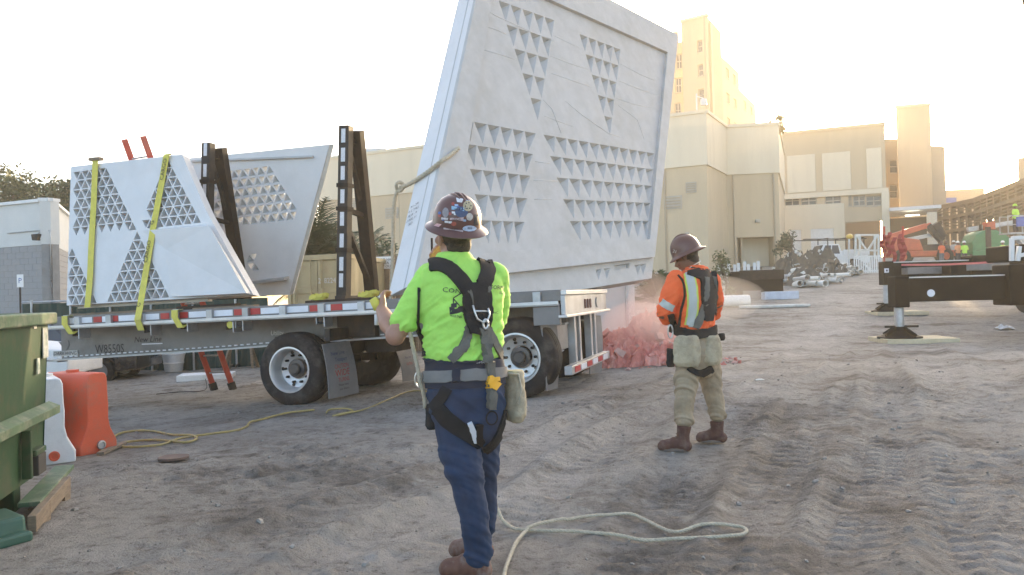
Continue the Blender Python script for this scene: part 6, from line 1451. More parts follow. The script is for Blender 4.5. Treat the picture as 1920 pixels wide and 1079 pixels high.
# green screened fence, bucket, slab, saw horses under the trailer
F8 = wframe(XY(40, 21), XY(500, 19.5)); l8 = (XY(500, 19.5) - XY(40, 21)).length
m_screen = M('green_screen', (.016, .045, .038), .85, var=.2, scale=4)
fc = thing('screened_fence', 'chain link fence covered in dark green screen, seen under the trailer', 'fence', XY(260, 21.5) + Vector((0, 0, -.35)))
mb = MB(); n_ = 120; vs = []
for k in range(n_ + 1):
    o_ = .035 * math.sin(k * 1.3) + .02 * math.sin(k * .47); vs += [W3(F8, l8 * k / n_, -.40, o_), W3(F8, l8 * k / n_, 1.45, o_ * .4)]
mb.add(vs, [(2 * k, 2 * k + 2, 2 * k + 3, 2 * k + 1) for k in range(n_)]); mb.build('screen', m_screen, fc)
for k in range(6): mb = MB(); s_ = l8 * (k + .3) / 6; mb.tube([W3(F8, s_, -.5, .07), W3(F8, s_, 1.55, .07)], .03, 8); mb.build('post', m_galv, fc)
mb = MB(); mb.tube([W3(F8, 0, 1.5, .05), W3(F8, l8, 1.5, .05)], .022, 8); mb.build('top_tube', m_galv, fc)
p_ = G(326, 697); mb = MB(); mb.lathe([(.20, 0), (.22, .05), (.235, .2), (.25, .22), (.24, .24), (.27, .42), (.285, .43), (.285, .46), (.26, .46), (.21, .05), (.001, .04)], Matrix.Translation(p_), 24); tag(mb.build('bucket', m_wplastic, None, smooth=35), 'white plastic bucket seen under the trailer beside the green screen', 'bucket')
p_ = G(388, 712); mb = MB(); mb.box(-.55, .55, -.3, .3, 0, .13, Matrix.Translation(p_) @ Matrix.Rotation(R(12), 4, 'Z')); tag(mb.build('foam_slab', m_wplastic, None, bevel=.01), 'flat white slab lying on the sand behind the ladder feet', 'slab')
sw = thing('saw_horse', 'pale timber saw horse beside the trailer wheel', 'saw horse', G(452, 692)); b_ = G(452, 692)
for sx_ in (-.25, .25):
    for sy_ in (-.2, .2): mb = MB(); mb.beam(b_ + Vector((sx_ * 1.4, sy_, 0)), b_ + Vector((sx_, 0, .55)), .05, .08); mb.build('leg', m_wood, sw)
mb = MB(); mb.beam(b_ + Vector((-.5, 0, .58)), b_ + Vector((.5, 0, .58)), .09, .09); mb.build('top_beam', m_wood, sw)
for k in range(3): mb = MB(); mb.beam(G(440 + 9 * k, 690) + Vector((-.25, .1, .03)), G(455 + 9 * k, 672) + Vector((.1, 0, .3)), .03, .06); mb.build('loose_stick', m_wood, sw)
o_ = rope(groundline([(293, 742), (340, 738), (378, 737), (388, 728), (382, 705)], .01), .008, 'power_cord', None, m_blacksteel, False); tag(o_, 'thin dark cord on the sand leading to the ladder', 'cord')
# rolled straps on the deck
for k, (px, py, sc) in enumerate(((598, 556, 1.0), (690, 549, 1.0))):
    c_ = on_plane(px, py, TM @ Vector((0, .5, 0)), ty); c_ = TM @ Vector((TI @ c_).xyz.to_tuple()); lc = TI @ c_; st = thing('coiled_strap', ('loose heap of yellow webbing on the deck beside the taller frame', 'knotted yellow webbing at the foot of the taller frame leg')[k], 'strap', TM @ Vector((lc.x, .5, WD)))
    rnd = random.Random(k + 3)
    for j in range(4):
        mb = MB(); vs = []; n_ = 18
        for i in range(n_ + 1):
            a_ = i / n_ * 5.5 + j; r_ = .05 + .018 * j * rnd.uniform(.8, 1.1); p_ = TM @ Vector((lc.x + r_ * math.cos(a_) * 1.5 + rnd.uniform(-.02, .02), .5 + r_ * math.sin(a_) * .6, WD + .05 + .012 * j + .02 * math.sin(a_ * 2 + j))); vs += [p_, p_ + Vector((.015, .0, .05))]
        mb.add(vs, [(2 * i, 2 * i + 2, 2 * i + 3, 2 * i + 1) for i in range(n_)]); o_ = mb.build('webbing_turn', m_yellow, st); q_ = o_.modifiers.new('thick', 'SOLIDIFY'); q_.thickness = .005
# cars
def car(label, loc, ang, paint, kind='car'):
    M4 = Matrix.Translation(loc) @ Matrix.Rotation(ang, 4, 'Z'); t = thing('parked_car' if kind == 'car' else 'pickup_truck', label, 'car' if kind == 'car' else 'truck', mat=M4)
    def lp(pr, y): return [M4 @ Vector((x, y, z)) for x, z in pr]
    L_ = 2.2 if kind == 'car' else 2.7
    lower = [(-L_, .35), (-L_, .75), (-L_ + .15, .92), (-.9, .98), (1.0, .98), (L_ - .1, .85), (L_, .65), (L_, .35), (1.75, .3), (1.72, .5), (1.5, .68), (1.2, .68), (1.0, .5), (.97, .28), (-1.0, .28), (-1.03, .5), (-1.23, .68), (-1.53, .68), (-1.72, .5), (-1.75, .3)]
    vs = []; secs = [(-.86, .9), (-.8, 1), (.8, 1), (.86, .9)]; n = len(lower)
    for y, k in secs: vs += [M4 @ Vector((x * (1 if k == 1 else .985), y, .62 + (z - .62) * k)) for x, z in lower]
    mb = MB(); mb.add(vs, [(i * n + j, i * n + (j + 1) % n, (i + 1) * n + (j + 1) % n, (i + 1) * n + j) for i in range(3) for j in range(n)] + [tuple(range(n - 1, -1, -1)), tuple(range(3 * n, 4 * n))]); mb.build('body', paint, t, smooth=35, bevel=.02)
    x0, x1, x2, x3 = (-1.75, -1.15, .35, 1.05) if kind == 'car' else (-.6, -.45, .7, 1.25)
    h_ = 1.45 if kind == 'car' else 1.8
    mb = MB(); mb.hexa([M4 @ Vector(q) for q in ((x0, -.8, .97), (x3, -.8, .97), (x3, .8, .97), (x0, .8, .97), (x1, -.62, h_), (x2, -.62, h_), (x2, .62, h_), (x1, .62, h_))]); cb = mb.build('cabin', paint, t, bevel=.05)
    for s in (-1, 1):
        for a_, b_ in ((.10, .47), (.53, .9)):
            def cp(u, v): return M4 @ (Vector((x0 + (x3 - x0) * u, s * .8, .97)).lerp(Vector((x1 + (x2 - x1) * u, s * .62, h_)), v) + Vector((0, s * .006, 0)))
            mb = MB(); mb.add([cp(a_, .12), cp(b_, .12), cp(b_, .88), cp(a_, .88)], [(0, 1, 2, 3)]); mb.build('side_window', m_glass, cb)
    for (xa, xb, nm) in ((x3, x2, 'windscreen'), (x0, x1, 'rear_window')):
        o_ = .008 if xa > 0 else -.008; mb = MB(); mb.add([M4 @ Vector(q) for q in ((xa * .98 + xb * .02 + o_, -.68, 1.02), (xa * .98 + xb * .02 + o_, .68, 1.02), (xa * .1 + xb * .9 + o_, .56, h_ - .06), (xa * .1 + xb * .9 + o_, -.56, h_ - .06))], [(0, 1, 2, 3)]); mb.build(nm, m_glass, cb)
    for x in (-1.38, 1.36):
        for s in (-1, 1):
            mb = MB(); mt = M4 @ Matrix.Translation((x, s * .72, .33)) @ Matrix.Rotation(R(-90) * s, 4, 'X'); mb.lathe([(.2, -.1), (.33, -.1), (.34, 0), (.33, .12), (.2, .13)], mt, 24, close=True); wh = mb.build('wheel', m_rubber, t, smooth=35); mb = MB(); mb.lathe([(.21, .0), (.21, .11), (.08, .09), (.001, .09)], mt, 18); mb.build('rim', m_galv, wh, smooth=35)
    for s in (-.62, .62):
        mb = MB(); mb.box(L_ - .03, L_ + .012, s - .16, s + .16, .66, .78, M4); mb.build('headlight', m_tape, t, bevel=.02); mb = MB(); mb.box(-L_ - .01, -L_ + .03, s - .13, s + .13, .68, .82, M4); mb.build('tail_light', m_red, t, bevel=.02)
    return t, M4
p_ = XY(-60, 15.5); car('white car parked beyond the dumpster', (p_.x, p_.y, gz(p_.x, p_.y) + .05), R(8), m_white)
p_ = XY(95, 18.2); car('black car parked low behind the dumpster and trailer', (p_.x, p_.y, gz(p_.x, p_.y) - .1), R(6), M('black_paint', (.02, .022, .025), .25, coat=.5))
q_ = P(38, 560, 17); ps = thing('parking_sign', 'small white parking sign on a thin post by the white car', 'sign', (q_.x, q_.y, gz(q_.x, q_.y)))
mb = MB(); mb.tube([(q_.x, q_.y, -.4), (q_.x, q_.y, P(38, 520, 17).z)], .02, 8); mb.build('post', m_blacksteel, ps); c_ = P(38, 527, 16.96); mb = MB(); mb.box(-.07, .07, -.008, .0, -.14, .14, Matrix.Translation(c_)); mb.build('plate', m_white, ps)
lettering('lettering', 'P', .16, (c_ + Vector((0, -.008, 0)), Vector((1, 0, 0)), Vector((0, 0, 1)), Vector((0, -1, 0))), M('sign_blue', (.05, .1, .3), .6), ps, .003)

# ---------------------------------------------------------------- red rubble with its dust
m_rub = M('pink_rubble', (.58, .21, .17), .95, var=.25, scale=4, stain=(.66, .42, .37), stain_amt=.85, stain_scale=4, bump=.5, bscale=15)
hc = P(1202, 640, 13.4); zg_ = gz(hc.x, hc.y); hp_ = thing('rubble_heap', 'heap of pinkish red broken rubble behind the trailer, wrapped in dust', 'rubble', (hc.x, hc.y, zg_))
mb = MB(); n = 110; vs = []
for i in range(n + 1):
    for j in range(n + 1):
        u, v = i / n * 2 - 1, j / n * 2 - 1; r_ = math.hypot(u, v); x = hc.x + u * 1.35; y = hc.y + v * 1.0
        hgt = .80 * max(0, 1 - r_ ** 1.6) * (1 + .25 * math.sin(u * 3 - 1)) ; vs.append([x, y, hgt])
va = np.array(vs); va[:, 2] = va[:, 2] * (1 + .35 * fbm(va[:, 0] * 2.2, va[:, 1] * 2.2, 91, 3)) + .13 * (1 - 2 * np.abs(fbm(va[:, 0] * 4.5, va[:, 1] * 4.5, 92, 4))) * (va[:, 2] > .02); va[:, 2] += zg_ - .05
mb.add([tuple(q) for q in va], [(i * (n + 1) + j, (i + 1) * (n + 1) + j, (i + 1) * (n + 1) + j + 1, i * (n + 1) + j + 1) for i in range(n) for j in range(n)]); mb.build('mound', m_rub, hp_)
rnd = random.Random(9); m_rub2 = M('pale_rubble', (.52, .33, .29), .95, var=.3, scale=5)
for k in range(150):
    u, v = rnd.uniform(-1.35, 1.3), rnd.uniform(-1.3, .6); r_ = math.hypot(u, v)
    if r_ > 1.3: continue
    x, y = hc.x + u * 1.3, hc.y + v; z = zg_ + .80 * max(0, 1 - r_ ** 1.6) * (1 + .25 * math.sin(u * 3 - 1)); s_ = rnd.uniform(.035, .11) * (1 if r_ < 1 else .55)
    mb = MB(); mm = Matrix.Translation((x, y, z)) @ Euler((rnd.uniform(0, 3), rnd.uniform(0, 3), rnd.uniform(0, 3))).to_matrix().to_4x4(); mb.box(-s_, s_ * rnd.uniform(.4, 1), -s_ * .7, s_ * .6, -s_ * .5, s_ * .4, mm)
    for q in mb.v: q += Vector((rnd.uniform(-1, 1), rnd.uniform(-1, 1), rnd.uniform(-1, 1))) * s_ * .25
    mb.build('chunk', m_rub if k % 3 else m_rub2, hp_)
def veil(name, label, c, sc, colr, dens):
    mb = MB(); ball(mb, c, 1.0, sc, n=24); m = bpy.data.materials.new(name); m.use_nodes = True; nt = m.node_tree; nt.nodes.remove(nt.nodes['Principled BSDF']); v = nt.nodes.new('ShaderNodeVolumePrincipled'); v.inputs['Color'].default_value = (*colr, 1); v.inputs['Density'].default_value = dens; v.inputs['Anisotropy'].default_value = .3
    nt.links.new(v.outputs[0], nt.nodes['Material Output'].inputs['Volume']); o = mb.build(name, m, None, smooth=True); tag(o, label, 'dust', kind='stuff'); return o
veil('dust_cloud', 'pinkish dust drifting low over the red rubble heap', P(1195, 610, 12.9), (.62, .45, .42), (.95, .70, .65), .6)
veil('dust_cloud', 'pinkish dust rising in a plume from the red rubble heap', P(1222, 570, 13.0), (.42, .4, .55), (.95, .74, .69), .5)
veil('dust_cloud', 'faint pink dust drifting from the rubble towards the orange shirted worker', P(1250, 600, 12.2), (.7, .5, .40), (.95, .76, .71), .38)
veil('dust_cloud', 'pale dust hanging beside the orange shirted worker', P(1330, 560, 12.5), (.9, .8, .38), (.9, .82, .72), .30)

# ---------------------------------------------------------------- crane at the right
crane = thing('mobile_crane', 'black mobile crane carrier with two extended outrigger legs on wooden mats', 'crane', G(1850, 640))
m_crane = M('crane_black', (.008, .0075, .007), .7, spec=.12, var=.3, scale=2, stain=(.028, .024, .018), stain_amt=.5)
mat_t = M('mat_top', (.56, .47, .31), .85, var=.2, scale=3, stretch=(1, 6, 1))
def outrigger(px, py, beam_y0, beam_y1, bx1, w_):
    g = G(px, py); d = g.y; A_ = P(px - 10, (beam_y0 + beam_y1) / 2, d); k = d / FPX
    hb = (beam_y1 - beam_y0) * k; ax = Vector((.995, -.10, 0)).normalized(); ln = (bx1 - px + 20) * k; ay = Vector((-ax.y, ax.x, 0))
    zc = A_.z; s = A_.copy()
    mt = Matrix((ax, ay, Vector((0, 0, 1)))).transposed().to_4x4(); mt.translation = s
    mb = MB(); mb.box(0, ln, -.2, .2, -hb / 2, hb / 2, mt); bm_ = mb.build('outrigger_beam', m_crane, crane, bevel=.02)
    mb = MB(); mb.box(.25, ln - .2, -.205, -.06, hb / 2 + .002, hb / 2 + .03, mt); mb.build('edge_glint', m_chrome, bm_)  # bright strip added to paint the sky's glint along the beam's top edge
    mb = MB(); mb.box(-.03, .28, -.24, .24, -hb / 2 - .12, hb / 2 + .05, mt); mb.build('jack_housing', m_crane, bm_, bevel=.02)
    zg = gz(g.x, g.y); j = mt @ Vector((.12, 0, 0)); jj = Vector((j.x, j.y, 0))
    mb = MB(); mb.tube([jj + Vector((0, 0, zg + .32)), jj + Vector((0, 0, zc - hb / 2))], .105, 18); jk = mb.build('jack', m_galv, crane, smooth=35)
    mb = MB(); mb.lathe([(.48, .09), (.48, .13), (.40, .15), (.16, .27), (.13, .36), (.001, .36)], Matrix.Translation(jj + Vector((0, 0, zg))), 24); mb.build('float_pad', m_crane, jk, smooth=30)
    for a_ in (0, 1.57, 3.14, 4.71): mb = MB(); q = Vector((math.cos(a_ + .4), math.sin(a_ + .4), 0)); mb.beam(jj + q * .12 + Vector((0, 0, zg + .34)), jj + q * .44 + Vector((0, 0, zg + .16)), .03, .08); mb.build('rib', m_crane, jk)
    mb = MB(); mb.beam(jj + ax * -.32 + Vector((0, 0, zg + .36)), jj + ax * .42 + Vector((0, 0, zg + .36)), .04, .05); mb.build('cross_pin', m_crane, jk)
    m4 = Matrix((ax, ay, Vector((0, 0, 1)))).transposed().to_4x4(); m4.translation = jj + Vector((.32, .05, zg))
    md = thing('crane_mat', 'thick wooden mat under the nearer crane outrigger foot' if w_ == 1 else 'thick wooden mat under the farther crane outrigger foot', 'mat', m4.translation)
    for k_ in range(4): mb = MB(); mb.box(-.78, .78, -.6 + .3 * k_, -.6 + .3 * k_ + .29, -.02, .10 + .004 * (k_ % 2), m4); mb.build('plank', mat_t, md, bevel=.008)
    return mt, hb, ln, bm_
mt1, hb1, ln1, ob1 = outrigger(1684, 642, 523, 567, 2000, 1)
mt2, hb2, ln2, ob2 = outrigger(1664, 590, 494, 528, 1990, 2)
mb = MB(); mb.lathe([(.001, 0), (.085, 0), (.085, .01), (.001, .01)], mt1 @ Matrix.Translation((.75, -.203, -.08)) @ Matrix.Rotation(R(90), 4, 'X'), 18); mb.build('round_decal', m_tape, ob1)
mb = MB(); mb.box(-.02, .12, -.25, -.243, -.02, .12, mt2); mb.build('square_decal', m_tape, ob2); mb = MB(); mb.box(.03, .08, -.256, -.251, .02, .08, mt2); mb.build('decal_mark', m_ink, ob2)
mb = MB(); mb.box(2.35, ln1 + 1, -.38, .38, -.40, .52, mt1); mb.build('outrigger_box', m_crane, crane, bevel=.03)
mb = MB(); mb.box(2.6, ln2 + 2, -.38, .38, -.42, .45, mt2); mb.build('outrigger_box', m_crane, crane, bevel=.03)
q0, q1 = mt1 @ Vector((3.6, 0, 0)), mt2 @ Vector((4.2, 0, 0)); mb = MB(); mb.beam(q0 + Vector((2.2, -1.5, -.25)), q1 + Vector((2.6, 1.0, -.65)), 1.6, .7); mb.build('carrier_frame', m_crane, crane, bevel=.03)
for k in range(4):
    c_ = q0.lerp(q1, -.1 + .38 * k) + Vector((.0, 0, -.55)); mb = MB(); mb.lathe([(.3, -.2), (.58, -.2), (.62, -.1), (.62, .1), (.58, .2), (.3, .2)], Matrix.Translation(c_) @ Matrix.Rotation(R(90), 4, 'Y') @ Matrix.Rotation(R(8), 4, 'X'), 28, close=True); wh = mb.build('wheel', m_rubber, crane, smooth=35); mb = MB(); mb.lathe([(.3, -.15), (.3, .12), (.1, .16), (.001, .16)], Matrix.Translation(c_) @ Matrix.Rotation(R(90), 4, 'Y'), 20); mb.build('rim', m_galv, wh, smooth=30)
# deck bits above the beams
for (x0, x1, y0, y1, d_) in ((1702, 1785, 500, 512, 24.5), (1783, 1812, 496, 512, 24), (1812, 1893, 492, 505, 24)):
    a_ = P(x0, y1, d_); b_ = P(x1, y0, d_); mb = MB(); mb.box(a_.x, b_.x, a_.y, a_.y + .5, a_.z - .05, b_.z, None); mb.build('deck_plate', m_crane if x0 == 1783 else m_alu, crane, bevel=.01)
for (x0, y0, x1, y1) in ((1897, 490, 1897, 447), (1897, 447, 1960, 444), (1910, 480, 1930, 476), (1908, 490, 1911, 462)): mb = MB(); mb.beam(P(x0, y0, 19), P(x1, y1, 19), .09, .09); mb.build('cab_frame', m_white, crane, bevel=.01)
mb = MB(); mb.box(0, 1.6, 0, 1.4, 0, .42, Matrix.Translation(P(1912, 490, 19.2))); mb.build('control_cab', m_crane, crane, bevel=.05)
a_, b_ = P(2060, 430, 25), P(1932, -60, 25); mb = MB(); mb.beam(a_, b_, .55, .7); mb.build('boom', m_rustdark, crane, bevel=.03)
# red slings and pink tape on the far leg
rs = thing('red_sling', 'bunched red slings hung over the farther outrigger head', 'sling', mt2 @ Vector((.1, -.2, 0))); m_sling = M('red_webbing', (.33, .05, .045), .8, var=.3, scale=6)
for k, (x, y0, y1) in enumerate(((1656, 440, 474), (1666, 436, 482), (1676, 446, 500), (1688, 440, 512), (1695, 448, 498))):
    d_ = 25.6 - .03 * k; mb = MB(); vs = []
    for i in range(9):
        p_ = P(x + 3 * math.sin(i * 1.1 + k), y0 + (y1 - y0) * i / 8, d_ - .06 * (i % 2)); vs += [p_ + Vector((-.06, 0, 0)), p_ + Vector((.06, 0, .01))]
    mb.add(vs, [(2 * i, 2 * i + 2, 2 * i + 3, 2 * i + 1) for i in range(8)]); o_ = mb.build('webbing', m_sling, rs); q_ = o_.modifiers.new('thick', 'SOLIDIFY'); q_.thickness = .03
for x in (1658, 1693): mb = MB(); mb.tube([P(x, 520, 25.7), P(x, 425, 25.7)], .035, 8); mb.build('stake', m_redp, rs)
tp = thing('warning_tape', 'pink warning tape stretched along the crane from the red slings', 'tape', P(1750, 492, 25)); mb = MB(); vs = []
for i in range(25):
    t_ = i / 24; p_ = P(1668 + 300 * t_, 497 - 15 * t_ + 5 * math.sin(math.pi * t_), 25.3 - 5.5 * t_); vs += [p_ - Vector((0, 0, .03)), p_ + Vector((0, .01 * math.sin(i), .03))]
mb.add(vs, [(2 * i, 2 * i + 2, 2 * i + 3, 2 * i + 1) for i in range(24)]); o_ = mb.build('strip', M('pink_tape', (.62, .16, .15), .6), tp); q_ = o_.modifiers.new('thick', 'SOLIDIFY'); q_.thickness = .004
# ---------------------------------------------------------------- farther clutter along the haul road
m_boom = M('orange_lift_paint', (.55, .10, .045), .5, var=.15); m_lift_g = M('green_lift_paint', (.035, .20, .075), .45, var=.15); m_pvc = M('white_pipe', (.80, .78, .72), .45, var=.08, stain=(.5, .45, .36), stain_amt=.4)
def gzp(p): return gz(p.x, p.y)
def wheelz(t, c, r, w, ax, mat=None):
    mb = MB(); q = Vector(ax).to_track_quat('Z', 'Y').to_matrix().to_4x4(); mt = Matrix.Translation(c) @ q
    mb.lathe([(r * .5, -w / 2), (r * .93, -w / 2), (r, -w * .3), (r, w * .3), (r * .93, w / 2), (r * .5, w / 2)], mt, 20, close=True); wh = mb.build('wheel', m_rubber, t, smooth=35)
    mb = MB(); mb.lathe([(r * .52, -w * .35), (r * .52, w * .35), (r * .2, w * .45), (.001, w * .45)], mt, 14); mb.build('rim', mat or m_galv, wh, smooth=30)
# orange boom lift
d_ = 62.0; b_ = P(1728, 480, d_); b_.z = gzp(b_); bl = thing('boom_lift', 'orange articulated boom lift parked beyond the crane', 'lift', b_)
L = lambda px, py, dd=0: P(px, py, d_ + dd)
z0 = b_.z
for x, dd in ((1692, -1), (1772, -1), (1698, 1.3), (1766, 1.3)): c_ = L(x, 480, dd); wheelz(bl, Vector((c_.x, c_.y, gzp(c_) + .62)), .62, .45, (0.1, -1, 0), m_boom)
mb = MB(); a_, e_ = L(1668, 480), L(1790, 480); mb.box(a_.x, e_.x, a_.y - .9, a_.y + 1.1, z0 + .55, z0 + 1.0); mb.build('chassis', m_boom, bl, bevel=.06)
mb = MB(); a_, e_ = L(1664, 470), L(1722, 452); mb.prism([Vector((x, a_.y - .8, z)) for x, z in ((a_.x, z0 + 1.02), (e_.x, z0 + 1.02), (e_.x - .3, z0 + 1.9), (a_.x + .2, z0 + 2.2), (a_.x, z0 + 1.8))], (0, 1.7, 0)); mb.build('turntable', m_boom, bl, bevel=.05)
for k, (p_, q_, w_) in enumerate((((1660, 447), (1736, 424), .42), ((1672, 444), (1745, 421), .30), ((1690, 452), (1752, 440), .30))): mb = MB(); mb.beam(L(*p_, .2 * k), L(*q_, .2 * k), w_ * .8, w_); mb.build('boom_arm', m_boom if k < 2 else m_fade, bl, bevel=.03)
mb = MB(); mb.beam(L(1740, 424), L(1766, 452), .35, .5); mb.build('jib', m_blacksteel, bl, bevel=.03); mb = MB(); mb.beam(L(1752, 420), L(1768, 446), .5, .6); mb.build('knuckle', m_blacksteel, bl, bevel=.05)
mb = MB(); mb.box(-.8, .8, -.6, .6, -.5, .2, Matrix.Translation(L(1736, 464))); mb.build('engine_cover', m_blacksteel, bl, bevel=.08)
mb = MB(); mb.beam(L(1742, 470), L(1782, 475), .3, .35); mb.build('outer_arm', m_boom, bl, bevel=.03)
# green lift
d_ = 60.0; b_ = P(1850, 480, d_); b_.z = gzp(b_); gl_ = thing('green_lift', 'green diesel lift with rounded hood and black exhaust, parked among the crew', 'lift', b_); z0 = b_.z
a_, e_ = L(1812, 470), L(1884, 470)
mb = MB(); w_ = e_.x - a_.x; pr = [(0, .75), (0, 1.6), (.12 * w_, 2.25), (.3 * w_, 2.5), (.62 * w_, 2.5), (.85 * w_, 2.2), (w_, 1.7), (w_, .75)]; mb.prism([Vector((a_.x + x, a_.y - .9, z0 + z)) for x, z in pr], (0, 1.8, 0)); mb.build('hood', m_lift_g, gl_, bevel=.12)
mb = MB(); mb.box(a_.x - .1, e_.x + .1, a_.y - 1.0, a_.y + 1.0, z0 + .55, z0 + .95); mb.build('chassis', m_lift_g, gl_, bevel=.05)
mb = MB(); mb.box(a_.x + .95, a_.x + 1.35, a_.y - 1.0, a_.y - .89, z0 + 1.2, z0 + 2.75); mb.build('exhaust_panel', m_blacksteel, gl_, bevel=.03)
mb = MB(); mb.tube([(a_.x + 1.15, a_.y, z0 + 2.3), (a_.x + 1.15, a_.y, z0 + 3.0)], .09, 10); mb.build('exhaust', m_blacksteel, gl_)
for x, dd in ((.35, -.75), (w_ - .35, -.75), (.35, .85), (w_ - .35, .85)): wheelz(gl_, Vector((a_.x + x, a_.y + dd, z0 + .5)), .5, .4, (0, -1, 0), m_lift_g)
mb = MB(); mb.beam((a_.x + .3, a_.y + .3, z0 + 2.65), (e_.x + 1.5, a_.y + .3, z0 + 3.2), .3, .35); mb.build('boom_arm', m_galv, gl_, bevel=.03)
mb = MB(); mb.box(-.35, .35, -.3, .3, -.3, .3, Matrix.Translation(L(1854, 424))); mb.build('control_box', m_boom, gl_, bevel=.05)
# basket with a worker, tipped boxes
d_ = 48.0; c_ = L(1904, 440); bk_ = thing('lift_basket', 'raised grey lift basket with a blue bin on its rail at the garage', 'basket', Vector((c_.x, c_.y, gzp(c_))))
fl_z = L(1904, 437).z
for sx_ in (-.7, .7):
    for sy_ in (-.4, .4): mb = MB(); mb.beam((c_.x + sx_, c_.y + sy_, fl_z), (c_.x + sx_, c_.y + sy_, fl_z + 1.05), .05, .05); mb.build('post', m_galv, bk_)
for zz in (.5, 1.03):
    for sy_ in (-.4, .4): mb = MB(); mb.beam((c_.x - .7, c_.y + sy_, fl_z + zz), (c_.x + .7, c_.y + sy_, fl_z + zz), .05, .05); mb.build('rail', m_galv, bk_)
mb = MB(); mb.box(c_.x - .75, c_.x + .75, c_.y - .45, c_.y + .45, fl_z - .08, fl_z); mb.build('floor', m_galv, bk_)
mb = MB(); mb.beam((c_.x, c_.y, fl_z - .1), (c_.x + 2.2, c_.y + .5, gz(c_.x + 2.2, c_.y + .5)), .3, .35); mb.build('mast', m_galv, bk_)
mb = MB(); mb.box(c_.x - .25, c_.x + .35, c_.y - .6, c_.y - .45, fl_z + .35, fl_z + .95); mb.build('blue_bin', M('blue_plastic', (.06, .12, .38), .5), bk_, bevel=.03)
# crew
m_vest_o = M('orange_vest', (.80, .16, .06), .85); m_vest_p = M('peach_vest', (.75, .30, .15), .85); m_vest_l = M('lime_vest', (.45, .75, .08), .85); m_vest_w = M('dusty_white', (.6, .56, .5), .85); m_dkp = M('dark_trousers', (.05, .05, .06), .9); m_gyp = M('grey_trousers', (.16, .17, .19), .9); m_whh = M('white_hat', (.8, .8, .76), .4)
def far_person(label, px, py, d, vest, pants, hat, seed, zbase_=None, sc=1.0):
    b = P(px, py, d); z = gzp(b) if zbase_ is None else zbase_; b = Vector((b.x, b.y, z)); t = thing('person', label, 'person', b, 0, 'crew by the lifts'); rnd = random.Random(seed); a = rnd.uniform(-.6, .6); rv = Vector((math.cos(a), math.sin(a), 0)); fv_ = Vector((-math.sin(a), math.cos(a), 0)); H = lambda x, y, zz: b + (rv * x + fv_ * y + Vector((0, 0, zz))) * sc
    mb = MB(); rings(mb, [(H(0, 0, .86), rv * .16, fv_ * .12), (H(0, 0, 1.1), rv * .17, fv_ * .12), (H(0, 0, 1.35), rv * .2, fv_ * .125), (H(0, 0, 1.46), rv * .14, fv_ * .1), (H(0, 0, 1.52), rv * .06, fv_ * .06)])
    ball(mb, H(0, .02, 1.62), .10, (.85, 1, 1.2)); limb(mb, [H(0, 0, 1.45), H(0, 0, 1.56)], [.06, .055])
    for s in (-1, 1):
        limb(mb, [H(.09 * s, 0, .88), H(.10 * s, .03, .48), H(.11 * s, 0, .08)], [.085, .065, .045]); limb(mb, [H(.19 * s, 0, 1.38), H(.25 * s, -.02, 1.12), H(.20 * s, .16, .98)], [.055, .045, .035]); ball(mb, H(.19 * s, .2, .97), .042); limb(mb, [H(.11 * s, -.04, .05), H(.12 * s, .16, .04)], [.05, .04])
    bo, _ = remeshed('body', mb, m_skin2, t, .025, 3)
    mb = MB(); rings(mb, [(H(0, 0, .84), rv * .18, fv_ * .14), (H(0, 0, 1.1), rv * .185, fv_ * .14), (H(0, 0, 1.34), rv * .215, fv_ * .14), (H(0, 0, 1.47), rv * .16, fv_ * .11)])
    for s in (-1, 1): limb(mb, [H(.19 * s, 0, 1.38), H(.245 * s, -.02, 1.16)], [.07, .06])
    remeshed('vest', mb, vest, t, .022, 3)
    mb = MB(); rings(mb, [(H(0, 0, .95), rv * .17, fv_ * .13), (H(0, 0, .8), rv * .18, fv_ * .14)])
    for s in (-1, 1): limb(mb, [H(.09 * s, 0, .88), H(.10 * s, .03, .48), H(.11 * s, 0, .12)], [.10, .085, .075])
    remeshed('trousers', mb, pants, t, .025, 3)
    hm_ = Matrix.Translation(H(0, .02, 1.68)); mb = MB(); mb.lathe([(.15, -.01), (.15, .005), (.12, .015), (.115, .07), (.08, .12), (.001, .14)], hm_, 18); mb.build('hard_hat', hat, t, smooth=40)
for k, a_ in enumerate((('person in an orange vest and dark hard hat standing beside the orange lift', 1766, 487, 60, m_vest_o, m_gyp, m_hat2), ('person in dark clothes bending near the orange vested worker', 1775, 488, 61, m_dkp, m_gyp, m_hat), ('person in a dusty white shirt and white hard hat by the green lift', 1789, 487, 62, m_vest_w, m_dkp, m_whh), ('person in a peach vest and white hard hat beside the dusty white shirt', 1797, 488, 59, m_vest_p, m_dkp, m_whh), ('person in a lime vest and white hard hat at the nose of the green lift', 1809, 488, 58.5, m_vest_l, m_dkp, m_whh), ('person in a lime vest and white hard hat walking behind the green lift', 1881, 478, 55, m_vest_l, m_dkp, m_whh))): far_person(*a_, k + 30)
far_person('person in a lime vest working in the raised lift basket', 1905, 437, 48, m_vest_l, m_dkp, m_vest_l, 77, fl_z)
